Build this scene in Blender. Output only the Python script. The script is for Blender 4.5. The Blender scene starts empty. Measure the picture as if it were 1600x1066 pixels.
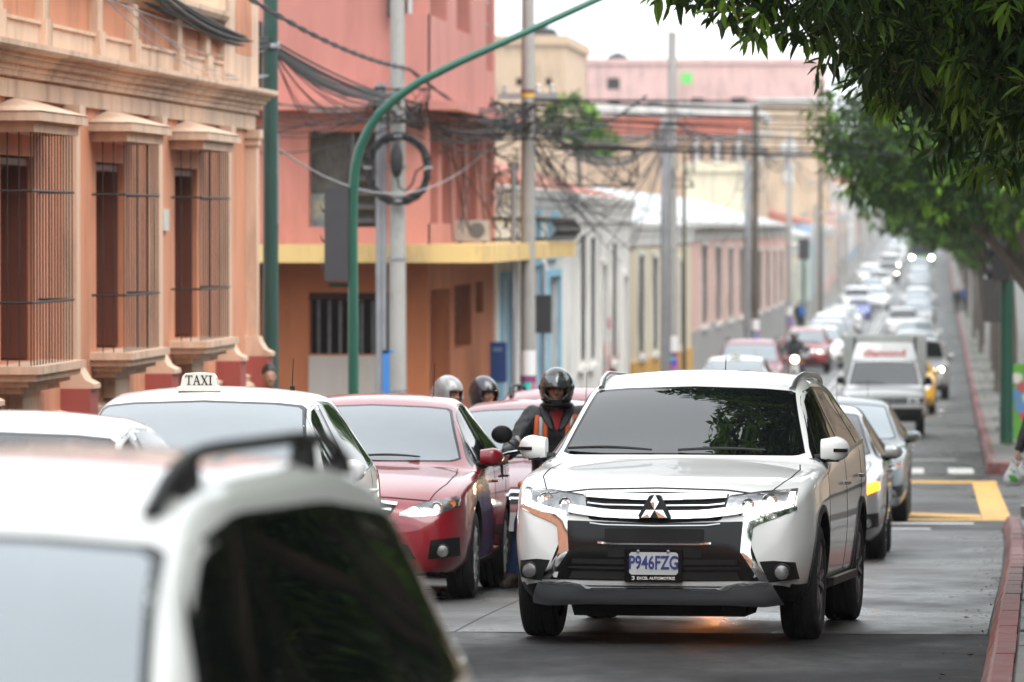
import bpy, bmesh, math, random
import numpy as np
from mathutils import Vector, Matrix
from mathutils.bvhtree import BVHTree

S = bpy.context.scene
COL = S.collection
R = math.radians
rnd = random.Random(7)

# ------------------------------------------------------------------ camera
FPX, XV, YH, CZ = 8889.0, 1448.0, 356.0, 2.43
PITCH = math.atan((533 - YH) / FPX)
YAW = math.atan((XV - 800) * math.cos(PITCH) / FPX)
cam = bpy.data.cameras.new('camera')
camo = bpy.data.objects.new('camera', cam); COL.objects.link(camo); S.camera = camo
cam.sensor_width = 36; cam.lens = 200; cam.clip_start = .5; cam.clip_end = 6000
camo.location = (0, 0, CZ); camo.rotation_euler = (math.pi / 2 - PITCH, 0, YAW)
cam.dof.use_dof = True; cam.dof.focus_distance = 34.5; cam.dof.aperture_fstop = 4.5

# ------------------------------------------------------------------ sky, sun, exposure
W = bpy.data.worlds.new('World'); S.world = W; W.use_nodes = True
wn = W.node_tree.nodes; wl = W.node_tree.links
bg = wn['Background']
sky = wn.new('ShaderNodeTexSky'); sky.sky_type = 'NISHITA'; sky.sun_disc = False
SUN_EL, SUN_AZ = R(56), R(138)
sky.sun_elevation = SUN_EL; sky.sun_rotation = SUN_AZ
sky.air_density = 1.6; sky.dust_density = 6; sky.ozone_density = 1
hs = wn.new('ShaderNodeHueSaturation'); hs.inputs['Saturation'].default_value = .12
mixc = wn.new('ShaderNodeMixRGB'); mixc.inputs[0].default_value = .75
mixc.inputs[2].default_value = (11.0, 11.6, 12.1, 1)          # the even cloud deck
wl.new(sky.outputs[0], hs.inputs['Color']); wl.new(hs.outputs[0], mixc.inputs[1])
wl.new(mixc.outputs[0], bg.inputs[0]); bg.inputs[1].default_value = .1
sl = bpy.data.lights.new('sun', 'SUN'); sl.energy = 1.4; sl.angle = R(50); sl.color = (1, .97, .93)
so = bpy.data.objects.new('sun', sl); COL.objects.link(so)
_d = Vector((math.sin(SUN_AZ) * math.cos(SUN_EL), math.cos(SUN_AZ) * math.cos(SUN_EL), math.sin(SUN_EL)))
so.rotation_euler = _d.to_track_quat('Z', 'Y').to_euler()
S.view_settings.view_transform = 'Standard'; S.view_settings.look = 'None'
S.view_settings.exposure = 1.0; S.view_settings.gamma = 1; S.view_settings.use_curve_mapping = False
S.render.engine = 'CYCLES'
S.cycles.use_denoising = True
try: S.cycles.denoiser = 'OPENIMAGEDENOISE'
except Exception: pass
S.cycles.max_bounces = 6; S.cycles.diffuse_bounces = 3; S.cycles.glossy_bounces = 4
S.cycles.transmission_bounces = 5; S.cycles.transparent_max_bounces = 12; S.cycles.volume_bounces = 1
S.cycles.caustics_reflective = False; S.cycles.caustics_refractive = False
S.cycles.use_adaptive_sampling = True; S.cycles.adaptive_threshold = .02
S.cycles.sample_clamp_indirect = 6

# ------------------------------------------------------------------ geometry of the view and of the ground
_r = Vector((math.cos(YAW), math.sin(YAW), 0)); _fh = Vector((-math.sin(YAW), math.cos(YAW), 0))
_f = _fh * math.cos(PITCH) - Vector((0, 0, math.sin(PITCH)))
_u = _fh * math.sin(PITCH) + Vector((0, 0, math.cos(PITCH)))
def at(px, py, Y):
    d = _f + _r * ((px - 800) / FPX) + _u * ((533 - py) / FPX)
    return Vector((0, 0, CZ)) + d * (Y / d.y)
def pchip(keys):
    xs = np.array([k[0] for k in keys], float); ys = np.array([k[1] for k in keys], float)
    h = np.diff(xs); dl = np.diff(ys) / h; m = np.zeros(len(xs)); m[0], m[-1] = dl[0], dl[-1]
    for i in range(1, len(xs) - 1):
        if dl[i - 1] * dl[i] > 0:
            a, b = 2 * h[i] + h[i - 1], h[i] + 2 * h[i - 1]
            m[i] = (a + b) / (a / dl[i - 1] + b / dl[i])
    def f(x):
        if x <= xs[0]: return float(ys[0])
        if x >= xs[-1]: return float(ys[-1])
        i = int(np.searchsorted(xs, x) - 1); t = (x - xs[i]) / h[i]
        return float((1 + 2 * t) * (1 - t) ** 2 * ys[i] + t * (1 - t) ** 2 * h[i] * m[i] + t * t * (3 - 2 * t) * ys[i + 1] + t * t * (t - 1) * h[i] * m[i + 1])
    return f
gz = pchip([(-30, .9), (10, .42), (24, .17), (33.5, 0), (42, -.26), (53, -.66), (67, -1.03), (88, -1.38), (112, -1.67), (150, -2.25),
            (211, -2.85), (300, -3.3), (386, -3.3), (485, -1.9), (560, -1.2), (700, .5), (900, 3.2), (1300, 8)])
kerbX = pchip([(-20, -.3), (20, .1), (33, .36), (50, .68), (64, .86), (88, .93), (160, 1.25), (323, 1.85), (700, 2.2), (1300, 2.2)])

# ------------------------------------------------------------------ mesh builder
class G:
    def __init__(s): s.v = []; s.f = []; s.m = []
    def add(s, vs, fs, mi=0):
        o = len(s.v); s.v += [tuple(v) for v in vs]; s.f += [tuple(i + o for i in f) for f in fs]; s.m += [mi] * len(fs); return s
    def box(s, x0, x1, y0, y1, z0, z1, mi=0):
        return s.add([(x, y, z) for z in (z0, z1) for y in (y0, y1) for x in (x0, x1)],
                     [(0, 2, 3, 1), (4, 5, 7, 6), (0, 1, 5, 4), (2, 6, 7, 3), (0, 4, 6, 2), (1, 3, 7, 5)], mi)
    def obox(s, c, a, b, d, mi=0):
        c, a, b, d = map(Vector, (c, a, b, d))
        return s.add([c + a * i + b * j + d * k for k in (-1, 1) for j in (-1, 1) for i in (-1, 1)],
                     [(0, 2, 3, 1), (4, 5, 7, 6), (0, 1, 5, 4), (2, 6, 7, 3), (0, 4, 6, 2), (1, 3, 7, 5)], mi)
    def tube(s, pts, r, n=8, cap=True, mi=0, flat=1.0):
        pts = [Vector(p) for p in pts]; k = len(pts); rr = r if isinstance(r, (list, tuple)) else [r] * k
        t0 = (pts[1] - pts[0]).normalized(); up = Vector((0, 0, 1)) if abs(t0.z) < .9 else Vector((1, 0, 0))
        a = t0.cross(up).normalized(); vs = []
        for i in range(k):
            t = (pts[min(i + 1, k - 1)] - pts[max(i - 1, 0)]).normalized()
            a = (a - t * a.dot(t)).normalized(); b = t.cross(a)
            for j in range(n):
                q = 2 * math.pi * j / n; vs.append(pts[i] + a * (math.cos(q) * rr[i]) + b * (math.sin(q) * rr[i] * flat))
        fs = [(i * n + j, i * n + (j + 1) % n, (i + 1) * n + (j + 1) % n, (i + 1) * n + j) for i in range(k - 1) for j in range(n)]
        if cap: fs += [tuple(range(n - 1, -1, -1)), tuple(range((k - 1) * n, k * n))]
        return s.add(vs, fs, mi)
    def lathe(s, prof, c=(0, 0, 0), axis='z', n=24, mi=0, cap=False, sc=(1, 1)):
        vs = []; k = len(prof)
        for (r, h) in prof:
            for j in range(n):
                q = 2 * math.pi * j / n; p, w = r * math.cos(q) * sc[0], r * math.sin(q) * sc[1]
                v = {'z': (p, w, h), 'y': (p, h, w), 'x': (h, p, w)}[axis]
                vs.append((v[0] + c[0], v[1] + c[1], v[2] + c[2]))
        fs = [(i * n + j, i * n + (j + 1) % n, (i + 1) * n + (j + 1) % n, (i + 1) * n + j) for i in range(k - 1) for j in range(n)]
        if cap: fs += [tuple(range(n)), tuple(range((k - 1) * n, k * n))]
        return s.add(vs, fs, mi)
    def prism(s, poly, axis, a, b, mi=0):
        def P(u, w, t): return {'x': (t, u, w), 'y': (u, t, w), 'z': (u, w, t)}[axis]
        n = len(poly); vs = [P(u, w, a) for u, w in poly] + [P(u, w, b) for u, w in poly]
        fs = [(i, (i + 1) % n, n + (i + 1) % n, n + i) for i in range(n)] + [tuple(range(n)), tuple(range(2 * n - 1, n - 1, -1))]
        return s.add(vs, fs, mi)
    def grid(s, rows, mi=0, closed=False):
        n = len(rows[0]); m = n if closed else n - 1
        return s.add([p for r in rows for p in r], [(i * n + j, i * n + (j + 1) % n, (i + 1) * n + (j + 1) % n, (i + 1) * n + j) for i in range(len(rows) - 1) for j in range(m)], mi)
    def ell(s, c, r, n=16, m=10, mi=0, rot=None):
        vs = []; rx, ry, rz = r if isinstance(r, (tuple, list)) else (r, r, r)
        for i in range(m + 1):
            th = math.pi * i / m
            for j in range(n):
                ph = 2 * math.pi * j / n
                p = Vector((rx * math.sin(th) * math.cos(ph), ry * math.sin(th) * math.sin(ph), rz * math.cos(th)))
                if rot: p = rot @ p
                vs.append(p + Vector(c))
        return s.add(vs, [(i * n + j, (i + 1) * n + j, (i + 1) * n + (j + 1) % n, i * n + (j + 1) % n) for i in range(m) for j in range(n)], mi)
    def cap(s, a, b, ra, rb, n=12):                                    # tapered capsule
        a, b = Vector(a), Vector(b); t = (b - a); L = t.length or 1e-4; t = t / L; pts = []; rr = []
        for q in (80, 50, 25): pts.append(a - t * ra * math.sin(R(q))); rr.append(ra * math.cos(R(q)))
        for q in (0, .5, 1): pts.append(a + t * L * q); rr.append(ra + (rb - ra) * q)
        for q in (25, 50, 80): pts.append(b + t * rb * math.sin(R(q))); rr.append(rb * math.cos(R(q)))
        return s.tube(pts, rr, n)
    def mesh(s, name, mats, smooth=35, recalc=True):
        me = bpy.data.meshes.new(name); me.from_pydata(s.v, [], s.f)
        mats = mats if isinstance(mats, (list, tuple)) else [mats]
        for m in mats: me.materials.append(m)
        if len(mats) > 1: me.polygons.foreach_set('material_index', s.m)
        if recalc or True:
            bm = bmesh.new(); bm.from_mesh(me)
            bmesh.ops.remove_doubles(bm, verts=bm.verts, dist=1e-5)
            if recalc: bmesh.ops.recalc_face_normals(bm, faces=bm.faces)
            bm.to_mesh(me); bm.free()
        if smooth:
            me.polygons.foreach_set('use_smooth', [True] * len(me.polygons)); me.set_sharp_from_angle(angle=R(smooth))
        me.update(); return me
    def build(s, name, mats, parent=None, smooth=35, recalc=True):
        return link(name, s.mesh(name, mats, smooth, recalc), parent)
def link(name, me, parent=None, loc=None):
    o = bpy.data.objects.new(name, me); COL.objects.link(o)
    if parent is not None: o.parent = parent
    if loc is not None: o.location = loc
    return o
def tag(o, label=None, cat=None, group=None, kind=None):
    for k, v in (('label', label), ('category', cat), ('group', group), ('kind', kind)):
        if v: o[k] = v
    return o
def thing(name, label, cat, loc=(0, 0, 0), rz=0, group=None):
    o = bpy.data.objects.new(name, None); COL.objects.link(o); o.location = loc; o.rotation_euler = (0, 0, rz); o.empty_display_size = .2
    return tag(o, label, cat, group)
def copy_tree(o, parent=None):
    c = o.copy(); COL.objects.link(c)
    if parent is not None: c.parent = parent
    for ch in list(o.children): copy_tree(ch, c)
    return c
def evaluated(me, mods, loc=None):
    o = bpy.data.objects.new('temporary', me); COL.objects.link(o)
    for typ, kw in mods:
        m = o.modifiers.new(typ, typ)
        for k, v in kw.items(): setattr(m, k, v)
    dg = bpy.context.evaluated_depsgraph_get(); ev = o.evaluated_get(dg)
    out = bpy.data.meshes.new_from_object(ev)
    bpy.data.objects.remove(o); return out

# ------------------------------------------------------------------ materials
def NT(name):
    m = bpy.data.materials.new(name); m.use_nodes = True
    return m, m.node_tree.nodes, m.node_tree.links, m.node_tree.nodes['Principled BSDF']
def M(name, col, rough=.5, metal=0, coat=0, var=0, vs=3.0, stretch=(1, 1, 1), bump=0, bs=60, emit=None, es=0, dirt=None, dcov=.5, ds=1.2, rvar=0, ior=1.5, crough=.03, spec=None):
    m, n, l, p = NT(name); c = (*col, 1)
    p.inputs['Base Color'].default_value = c; p.inputs['Roughness'].default_value = rough; p.inputs['Metallic'].default_value = metal
    p.inputs['Coat Weight'].default_value = coat; p.inputs['Coat Roughness'].default_value = crough; p.inputs['IOR'].default_value = ior
    if spec is not None: p.inputs['Specular IOR Level'].default_value = spec
    if emit: p.inputs['Emission Color'].default_value = (*emit, 1); p.inputs['Emission Strength'].default_value = es
    if var or bump or dirt or rvar:
        tc = n.new('ShaderNodeTexCoord'); mp = n.new('ShaderNodeMapping'); mp.inputs['Scale'].default_value = stretch
        l.new(tc.outputs['Object'], mp.inputs[0])
    out = None
    if var:
        nz = n.new('ShaderNodeTexNoise'); nz.inputs['Scale'].default_value = vs; nz.inputs['Detail'].default_value = 6; nz.inputs['Roughness'].default_value = .62
        l.new(mp.outputs[0], nz.inputs[0])
        mr = n.new('ShaderNodeMapRange'); mr.inputs[1].default_value = .3; mr.inputs[2].default_value = .7
        mr.inputs[3].default_value = 1 - var; mr.inputs[4].default_value = 1 + var * .7; l.new(nz.outputs[0], mr.inputs[0])
        mx = n.new('ShaderNodeMixRGB'); mx.blend_type = 'MULTIPLY'; mx.inputs[0].default_value = 1; mx.inputs[1].default_value = c
        l.new(mr.outputs[0], mx.inputs[2]); out = mx.outputs[0]
    if dirt:
        nz = n.new('ShaderNodeTexNoise'); nz.inputs['Scale'].default_value = ds; nz.inputs['Detail'].default_value = 8; nz.inputs['Roughness'].default_value = .7
        l.new(mp.outputs[0], nz.inputs[0])
        mr = n.new('ShaderNodeMapRange'); mr.inputs[1].default_value = .62 - dcov * .25; mr.inputs[2].default_value = .78 - dcov * .2; l.new(nz.outputs[0], mr.inputs[0])
        mx = n.new('ShaderNodeMixRGB'); mx.inputs[2].default_value = (*dirt, 1); mx.inputs[1].default_value = c
        if out: l.new(out, mx.inputs[1])
        l.new(mr.outputs[0], mx.inputs[0]); out = mx.outputs[0]
    if out: l.new(out, p.inputs['Base Color'])
    if rvar:
        nz = n.new('ShaderNodeTexNoise'); nz.inputs['Scale'].default_value = vs * .6; nz.inputs['Detail'].default_value = 5
        l.new(mp.outputs[0], nz.inputs[0])
        mr = n.new('ShaderNodeMapRange'); mr.inputs[1].default_value = .35; mr.inputs[2].default_value = .65
        mr.inputs[3].default_value = max(.02, rough - rvar); mr.inputs[4].default_value = rough + rvar; l.new(nz.outputs[0], mr.inputs[0]); l.new(mr.outputs[0], p.inputs['Roughness'])
    if bump:
        nz = n.new('ShaderNodeTexNoise'); nz.inputs['Scale'].default_value = bs; nz.inputs['Detail'].default_value = 4
        l.new(tc.outputs['Object'], nz.inputs[0])
        b = n.new('ShaderNodeBump'); b.inputs['Strength'].default_value = bump; b.inputs['Distance'].default_value = .01
        l.new(nz.outputs[0], b.inputs['Height']); l.new(b.outputs[0], p.inputs['Normal'])
    return m
def clear_mat(name, tint=(1, 1, 1), rough=.02):
    m, n, l, p = NT(name); n.remove(p)
    tr = n.new('ShaderNodeBsdfTransparent'); tr.inputs[0].default_value = (*tint, 1)
    gl = n.new('ShaderNodeBsdfGlossy'); gl.inputs['Roughness'].default_value = rough
    fr = n.new('ShaderNodeFresnel'); fr.inputs[0].default_value = 1.5; mx = n.new('ShaderNodeMixShader'); hf = n.new('ShaderNodeMath'); hf.operation = 'MULTIPLY'; hf.inputs[1].default_value = .55; l.new(fr.outputs[0], hf.inputs[0])
    l.new(hf.outputs[0], mx.inputs[0]); l.new(tr.outputs[0], mx.inputs[1]); l.new(gl.outputs[0], mx.inputs[2])
    l.new(mx.outputs[0], n['Material Output'].inputs[0]); return m
m_white = M('white_paint', (.80, .82, .81), .38, coat=1, var=.03, vs=1.5)
m_white2 = M('white_paint_plain', (.78, .79, .79), .4, coat=.9, var=.05, vs=2)
m_red = M('red_paint', (.29, .008, .018), .36, coat=1, var=.05, vs=2)
m_darkred = M('dull_red_paint', (.2, .03, .045), .4, coat=.8, var=.06)
m_silver = M('silver_paint', (.42, .43, .44), .34, metal=.55, coat=.9, var=.05)
m_steel = M('grey_green_paint', (.12, .145, .15), .32, metal=.5, coat=.9, var=.05)
m_dark = M('charcoal_paint', (.035, .038, .042), .35, coat=.9)
m_blue = M('blue_paint', (.03, .07, .42), .36, coat=.9)
m_yellow = M('yellow_paint', (.75, .40, .02), .4, coat=.8)
m_cream = M('cream_paint', (.62, .60, .52), .45, coat=.6)
m_champ = M('champagne_paint', (.55, .56, .545), .42, metal=.25, coat=.9, var=.04)
m_glass = M('dark_glass', (.004, .005, .006), .012, ior=2.0)
m_glasss = M('side_glass', (.004, .005, .005), .02, ior=1.42)
m_glassp = M('sky_sheen_glass', (.20, .235, .26), .05, ior=1.95, var=.1, vs=1.2)  # sky reflection partly put into the pale base colour
m_glassm = M('tinted_glass', (.02, .025, .028), .03, ior=1.6)
m_rubber = M('black_rubber', (.012, .012, .013), .75, bump=.25, bs=90)
m_plastic = M('black_plastic', (.010, .0105, .011), .5, bump=.1, bs=200, spec=.28)
m_gloss = M('gloss_black', (.004, .004, .005), .16, spec=.32)
m_under = M('underbody', (.008, .008, .008), .9)
m_chrome = M('chrome', (.86, .87, .88), .07, metal=1)
m_satin = M('satin_silver', (.55, .57, .59), .30, metal=.9)
m_alloy = M('alloy', (.55, .56, .58), .3, metal=.8)
m_alloyd = M('dark_alloy', (.10, .10, .105), .35, metal=.6)
m_clear = clear_mat('lamp_lens')
m_refl = M('lamp_reflector', (.34, .35, .36), .25, metal=.8, var=.5, vs=18)
m_bulb = M('lamp_lit', (1, 1, 1), .4, emit=(1, .97, .93), es=16)
m_bulbw = M('lamp_warm', (1, .9, .7), .4, emit=(1, .82, .5), es=7)
m_amber = M('lamp_amber', (.9, .32, .02), .25, emit=(1, .25, .012), es=3.2)
m_amberhot = M('lamp_amber_bright', (.9, .32, .02), .25, emit=(1, .28, .012), es=420)
m_amberoff = M('amber_lens', (.75, .2, .02), .2, coat=.6)
m_redlens = M('red_lens', (.35, .01, .012), .2, coat=.6)
m_plate = M('plate_face', (.55, .57, .58), .4, var=.06, vs=20)
m_ink = M('plate_ink', (.035, .045, .22), .5)
m_whiteink = M('white_print', (.8, .8, .8), .5)
m_blackink = M('black_print', (.012, .012, .012), .5)
# ------------------------------------------------------------------ text as flat mesh
def text_mesh(txt, size, mat, name, align='CENTER', bold=0.0, xs=1.0, ext=.001):
    c = bpy.data.curves.new(name, 'FONT'); c.body = txt; c.size = size; c.align_x = align; c.align_y = 'CENTER'; c.extrude = ext; c.offset = bold; c.resolution_u = 3
    o = bpy.data.objects.new(name, c); COL.objects.link(o)
    dg = bpy.context.evaluated_depsgraph_get(); me = bpy.data.meshes.new_from_object(o.evaluated_get(dg))
    bpy.data.objects.remove(o); bpy.data.curves.remove(c)
    me.transform(Matrix.Diagonal((xs, 1, 1, 1))); me.materials.clear(); me.materials.append(mat); return me

# ------------------------------------------------------------------ car bodies: a loft of rounded sections along the length
def rpoly(P, Rr, N, m=5):
    out = [P[0]]
    for i in range(1, len(P) - 1):
        a, b, c = Vector(P[i - 1]), Vector(P[i]), Vector(P[i + 1]); la, lc = max((a - b).length, 1e-6), max((c - b).length, 1e-6)
        r = min(Rr[i], .48 * la, .48 * lc); p = b + (a - b) / la * r; q = b + (c - b) / lc * r; o = Vector(out[-1])
        for k in range(1, N[i - 1] + 1): out.append(tuple(o.lerp(p, k / N[i - 1])))
        for k in range(1, m + 1):
            t = k / m; out.append(tuple(p * (1 - t) ** 2 + b * 2 * t * (1 - t) + q * t * t))
    o, e = Vector(out[-1]), Vector(P[-1])
    for k in range(1, N[-1] + 1): out.append(tuple(o.lerp(e, k / N[-1])))
    return out
class Shell:
    def __init__(s, L, w, plan, zt, zs, zb, wr, crown, shoulder=.03, bulge=.45):
        s.L, s.w = L, w; s.plan, s.zt, s.zs, s.zb, s.wr, s.crown = map(pchip, (plan, zt, zs, zb, wr, crown)); s.sh, s.bulge = shoulder, bulge
        n1 = [L * .0002 + .0 * i for i in range(1)]
        ys = sorted(set([0, .006, .015, .03, .05, .08, .12, .17, .23, .3, .38, .47, .57] + [.57 + (L - 1.0) * i / 78 for i in range(1, 78)] + [L - q for q in (0, .006, .015, .03, .05, .08, .12, .17, .23, .3, .37, .43)]))
        rows = []
        for y in ys:
            half = s.section(y)
            rows.append([(x, y, z) for x, z in half] + [(-x, y, z) for x, z in half[-2:0:-1]])
        g = G(); g.grid(rows, closed=True); n = len(rows[0])
        for row, off, fl in ((rows[0], 0, 1), (rows[-1], (len(rows) - 1) * n, 0)):
            c = len(g.v); g.v.append((0, row[0][1], (row[0][2] + max(p[2] for p in row)) / 2))
            for j in range(n):
                a, b = off + j, off + (j + 1) % n; g.f.append((b, a, c) if fl else (a, b, c)); g.m.append(0)
        s.g = g; s.bvh = BVHTree.FromPolygons(g.v, g.f)
    def section(s, y):
        w = s.w * s.plan(y); zb = s.zb(y); zt = s.zt(y); zs = min(s.zs(y), zt - .02); wr = min(s.wr(y), w * .94); cr = s.crown(y)
        ze = max(zt - cr, zs + .012); cr = zt - ze; h = max(zs - zb, .05)
        P = [(0, zb), (w * .84, zb), (w * .955, zb + min(.09, h * .25)), (w, zb + h * s.bulge), (w * .995 - .003, zb + h * .80), (w * .975, zs), (wr, ze),
             (wr * .78, zt - cr * .6), (wr * .52, zt - cr * .27), (wr * .26, zt - cr * .07), (0, zt)]
        return rpoly(P, [0, .05, .06, .25, .06, s.sh + .02, .07, .2, .2, .2, 0], [3, 2, 3, 4, 3, 8, 3, 2, 2, 3])
    def hit(s, axis, u, v, sg=1):
        o, d = {'front': ((u, -2, v), (0, 1, 0)), 'side': ((sg * 3, u, v), (-sg, 0, 0)), 'top': ((u, v, 4), (0, 0, -1)), 'rear': ((u, s.L + 2, v), (0, -1, 0))}[axis]
        loc, nor, i, dist = s.bvh.ray_cast(Vector(o), Vector(d))
        if loc is None:
            q = {'front': (u, .2, v), 'side': (sg * s.w, u, v), 'top': (u, v, 1), 'rear': (u, s.L - .2, v)}[axis]
            loc, nor, i, dist = s.bvh.find_nearest(Vector(q))
        if nor.dot(Vector(d)) > 0: nor = -nor
        return loc, nor
def resample(pl, n):
    P = [Vector(p) for p in pl]; d = [0]
    for a, b in zip(P, P[1:]): d.append(d[-1] + (b - a).length)
    out = []
    for k in range(n + 1):
        t = d[-1] * k / n; i = 0
        while i < len(P) - 2 and d[i + 1] < t: i += 1
        sg = d[i + 1] - d[i]; out.append(P[i].lerp(P[i + 1], (t - d[i]) / sg if sg > 1e-9 else 0))
    return out
def patch(g, sh, bot, top, axis, off=.004, nu=16, nv=6, sg=1, th=.012, mi=0):
    """a conformal panel between two boundary polylines, laid on the body and given an edge"""
    b, t = resample(bot, nu), resample(top, nu); rows = []; back = []
    for j in range(nv + 1):
        row = []; br = []
        for i in range(nu + 1):
            p = b[i].lerp(t[i], j / nv); loc, nor = sh.hit(axis, p.x, p.y, sg); row.append(loc + nor * off); br.append(loc + nor * (off - th))
        rows.append(row); back.append(br)
    g.grid(rows, mi)
    rim = [rows[0][i] for i in range(nu + 1)] + [rows[j][nu] for j in range(1, nv + 1)] + [rows[nv][i] for i in range(nu - 1, -1, -1)] + [rows[j][0] for j in range(nv - 1, 0, -1)]
    rimb = [back[0][i] for i in range(nu + 1)] + [back[j][nu] for j in range(1, nv + 1)] + [back[nv][i] for i in range(nu - 1, -1, -1)] + [back[j][0] for j in range(nv - 1, 0, -1)]
    g.grid([rim, rimb], mi, closed=True); return g
def strip(g, sh, pl, axis, wd, off=.003, n=None, sg=1, th=.008, mi=0):
    """a narrow band following a polyline on the body"""
    P = resample(pl, n or max(6, len(pl) * 6)); lo, hi = [], []
    for i, p in enumerate(P):
        t = (P[min(i + 1, len(P) - 1)] - P[max(i - 1, 0)]).normalized(); q = Vector((-t.y, t.x)) * wd / 2; lo.append(p - q); hi.append(p + q)
    return patch(g, sh, lo, hi, axis, off, len(P) - 1, 1, sg, th, mi)
def mx(pl, s): return [(p[0] * s, p[1]) for p in pl]

def wheel_meshes(r, wd, rim_r, spokes=5, dark=False):
    t = G(); h = wd / 2
    t.lathe([(rim_r - .005, -h * .85), (rim_r + .012, -h * .96), ((r + rim_r) / 2, -h), (r - .025, -h * .93), (r - .006, -h * .78), (r, -h * .55), (r, -h * .30), (r - .008, -h * .28), (r - .008, -h * .22), (r, -h * .20), (r, h * .20), (r - .008, h * .22), (r - .008, h * .28), (r, h * .30), (r, h * .55), (r - .006, h * .78), (r - .025, h * .93),
             ((r + rim_r) / 2, h), (rim_r + .012, h * .96), (rim_r - .005, h * .85)], axis='x', n=40)
    q = G(); q.lathe([(rim_r, h * .86), (rim_r - .006, h * .9), (rim_r - .022, h * .82), (rim_r - .03, h * .4), (rim_r - .035, -h * .8)], axis='x', n=40)
    q.lathe([(0.001, h * .3), (rim_r - .03, h * .3)], axis='x', n=24, mi=1)
    q.lathe([(.001, h * .80), (.045, h * .78), (.06, h * .62), (.06, h * .3)], axis='x', n=20)
    for k in range(spokes):
        a = 2 * math.pi * k / spokes
        for da in (-.13, .13):
            c, s_ = math.cos(a + da), math.sin(a + da); c2, s2 = math.cos(a + da * 1.6), math.sin(a + da * 1.6)
            A = Vector((h * .66, .05 * c, .05 * s_)); B = Vector((h * .76, (rim_r - .015) * c2, (rim_r - .015) * s2)); tdir = (B - A)
            q.obox((A + B) / 2, tdir / 2, tdir.cross(Vector((1, 0, 0))).normalized() * .016, Vector((.02, 0, 0)))
    return t.mesh('tyre', m_rubber), q.mesh('rim', [m_alloyd if dark else m_alloy, m_under])

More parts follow.
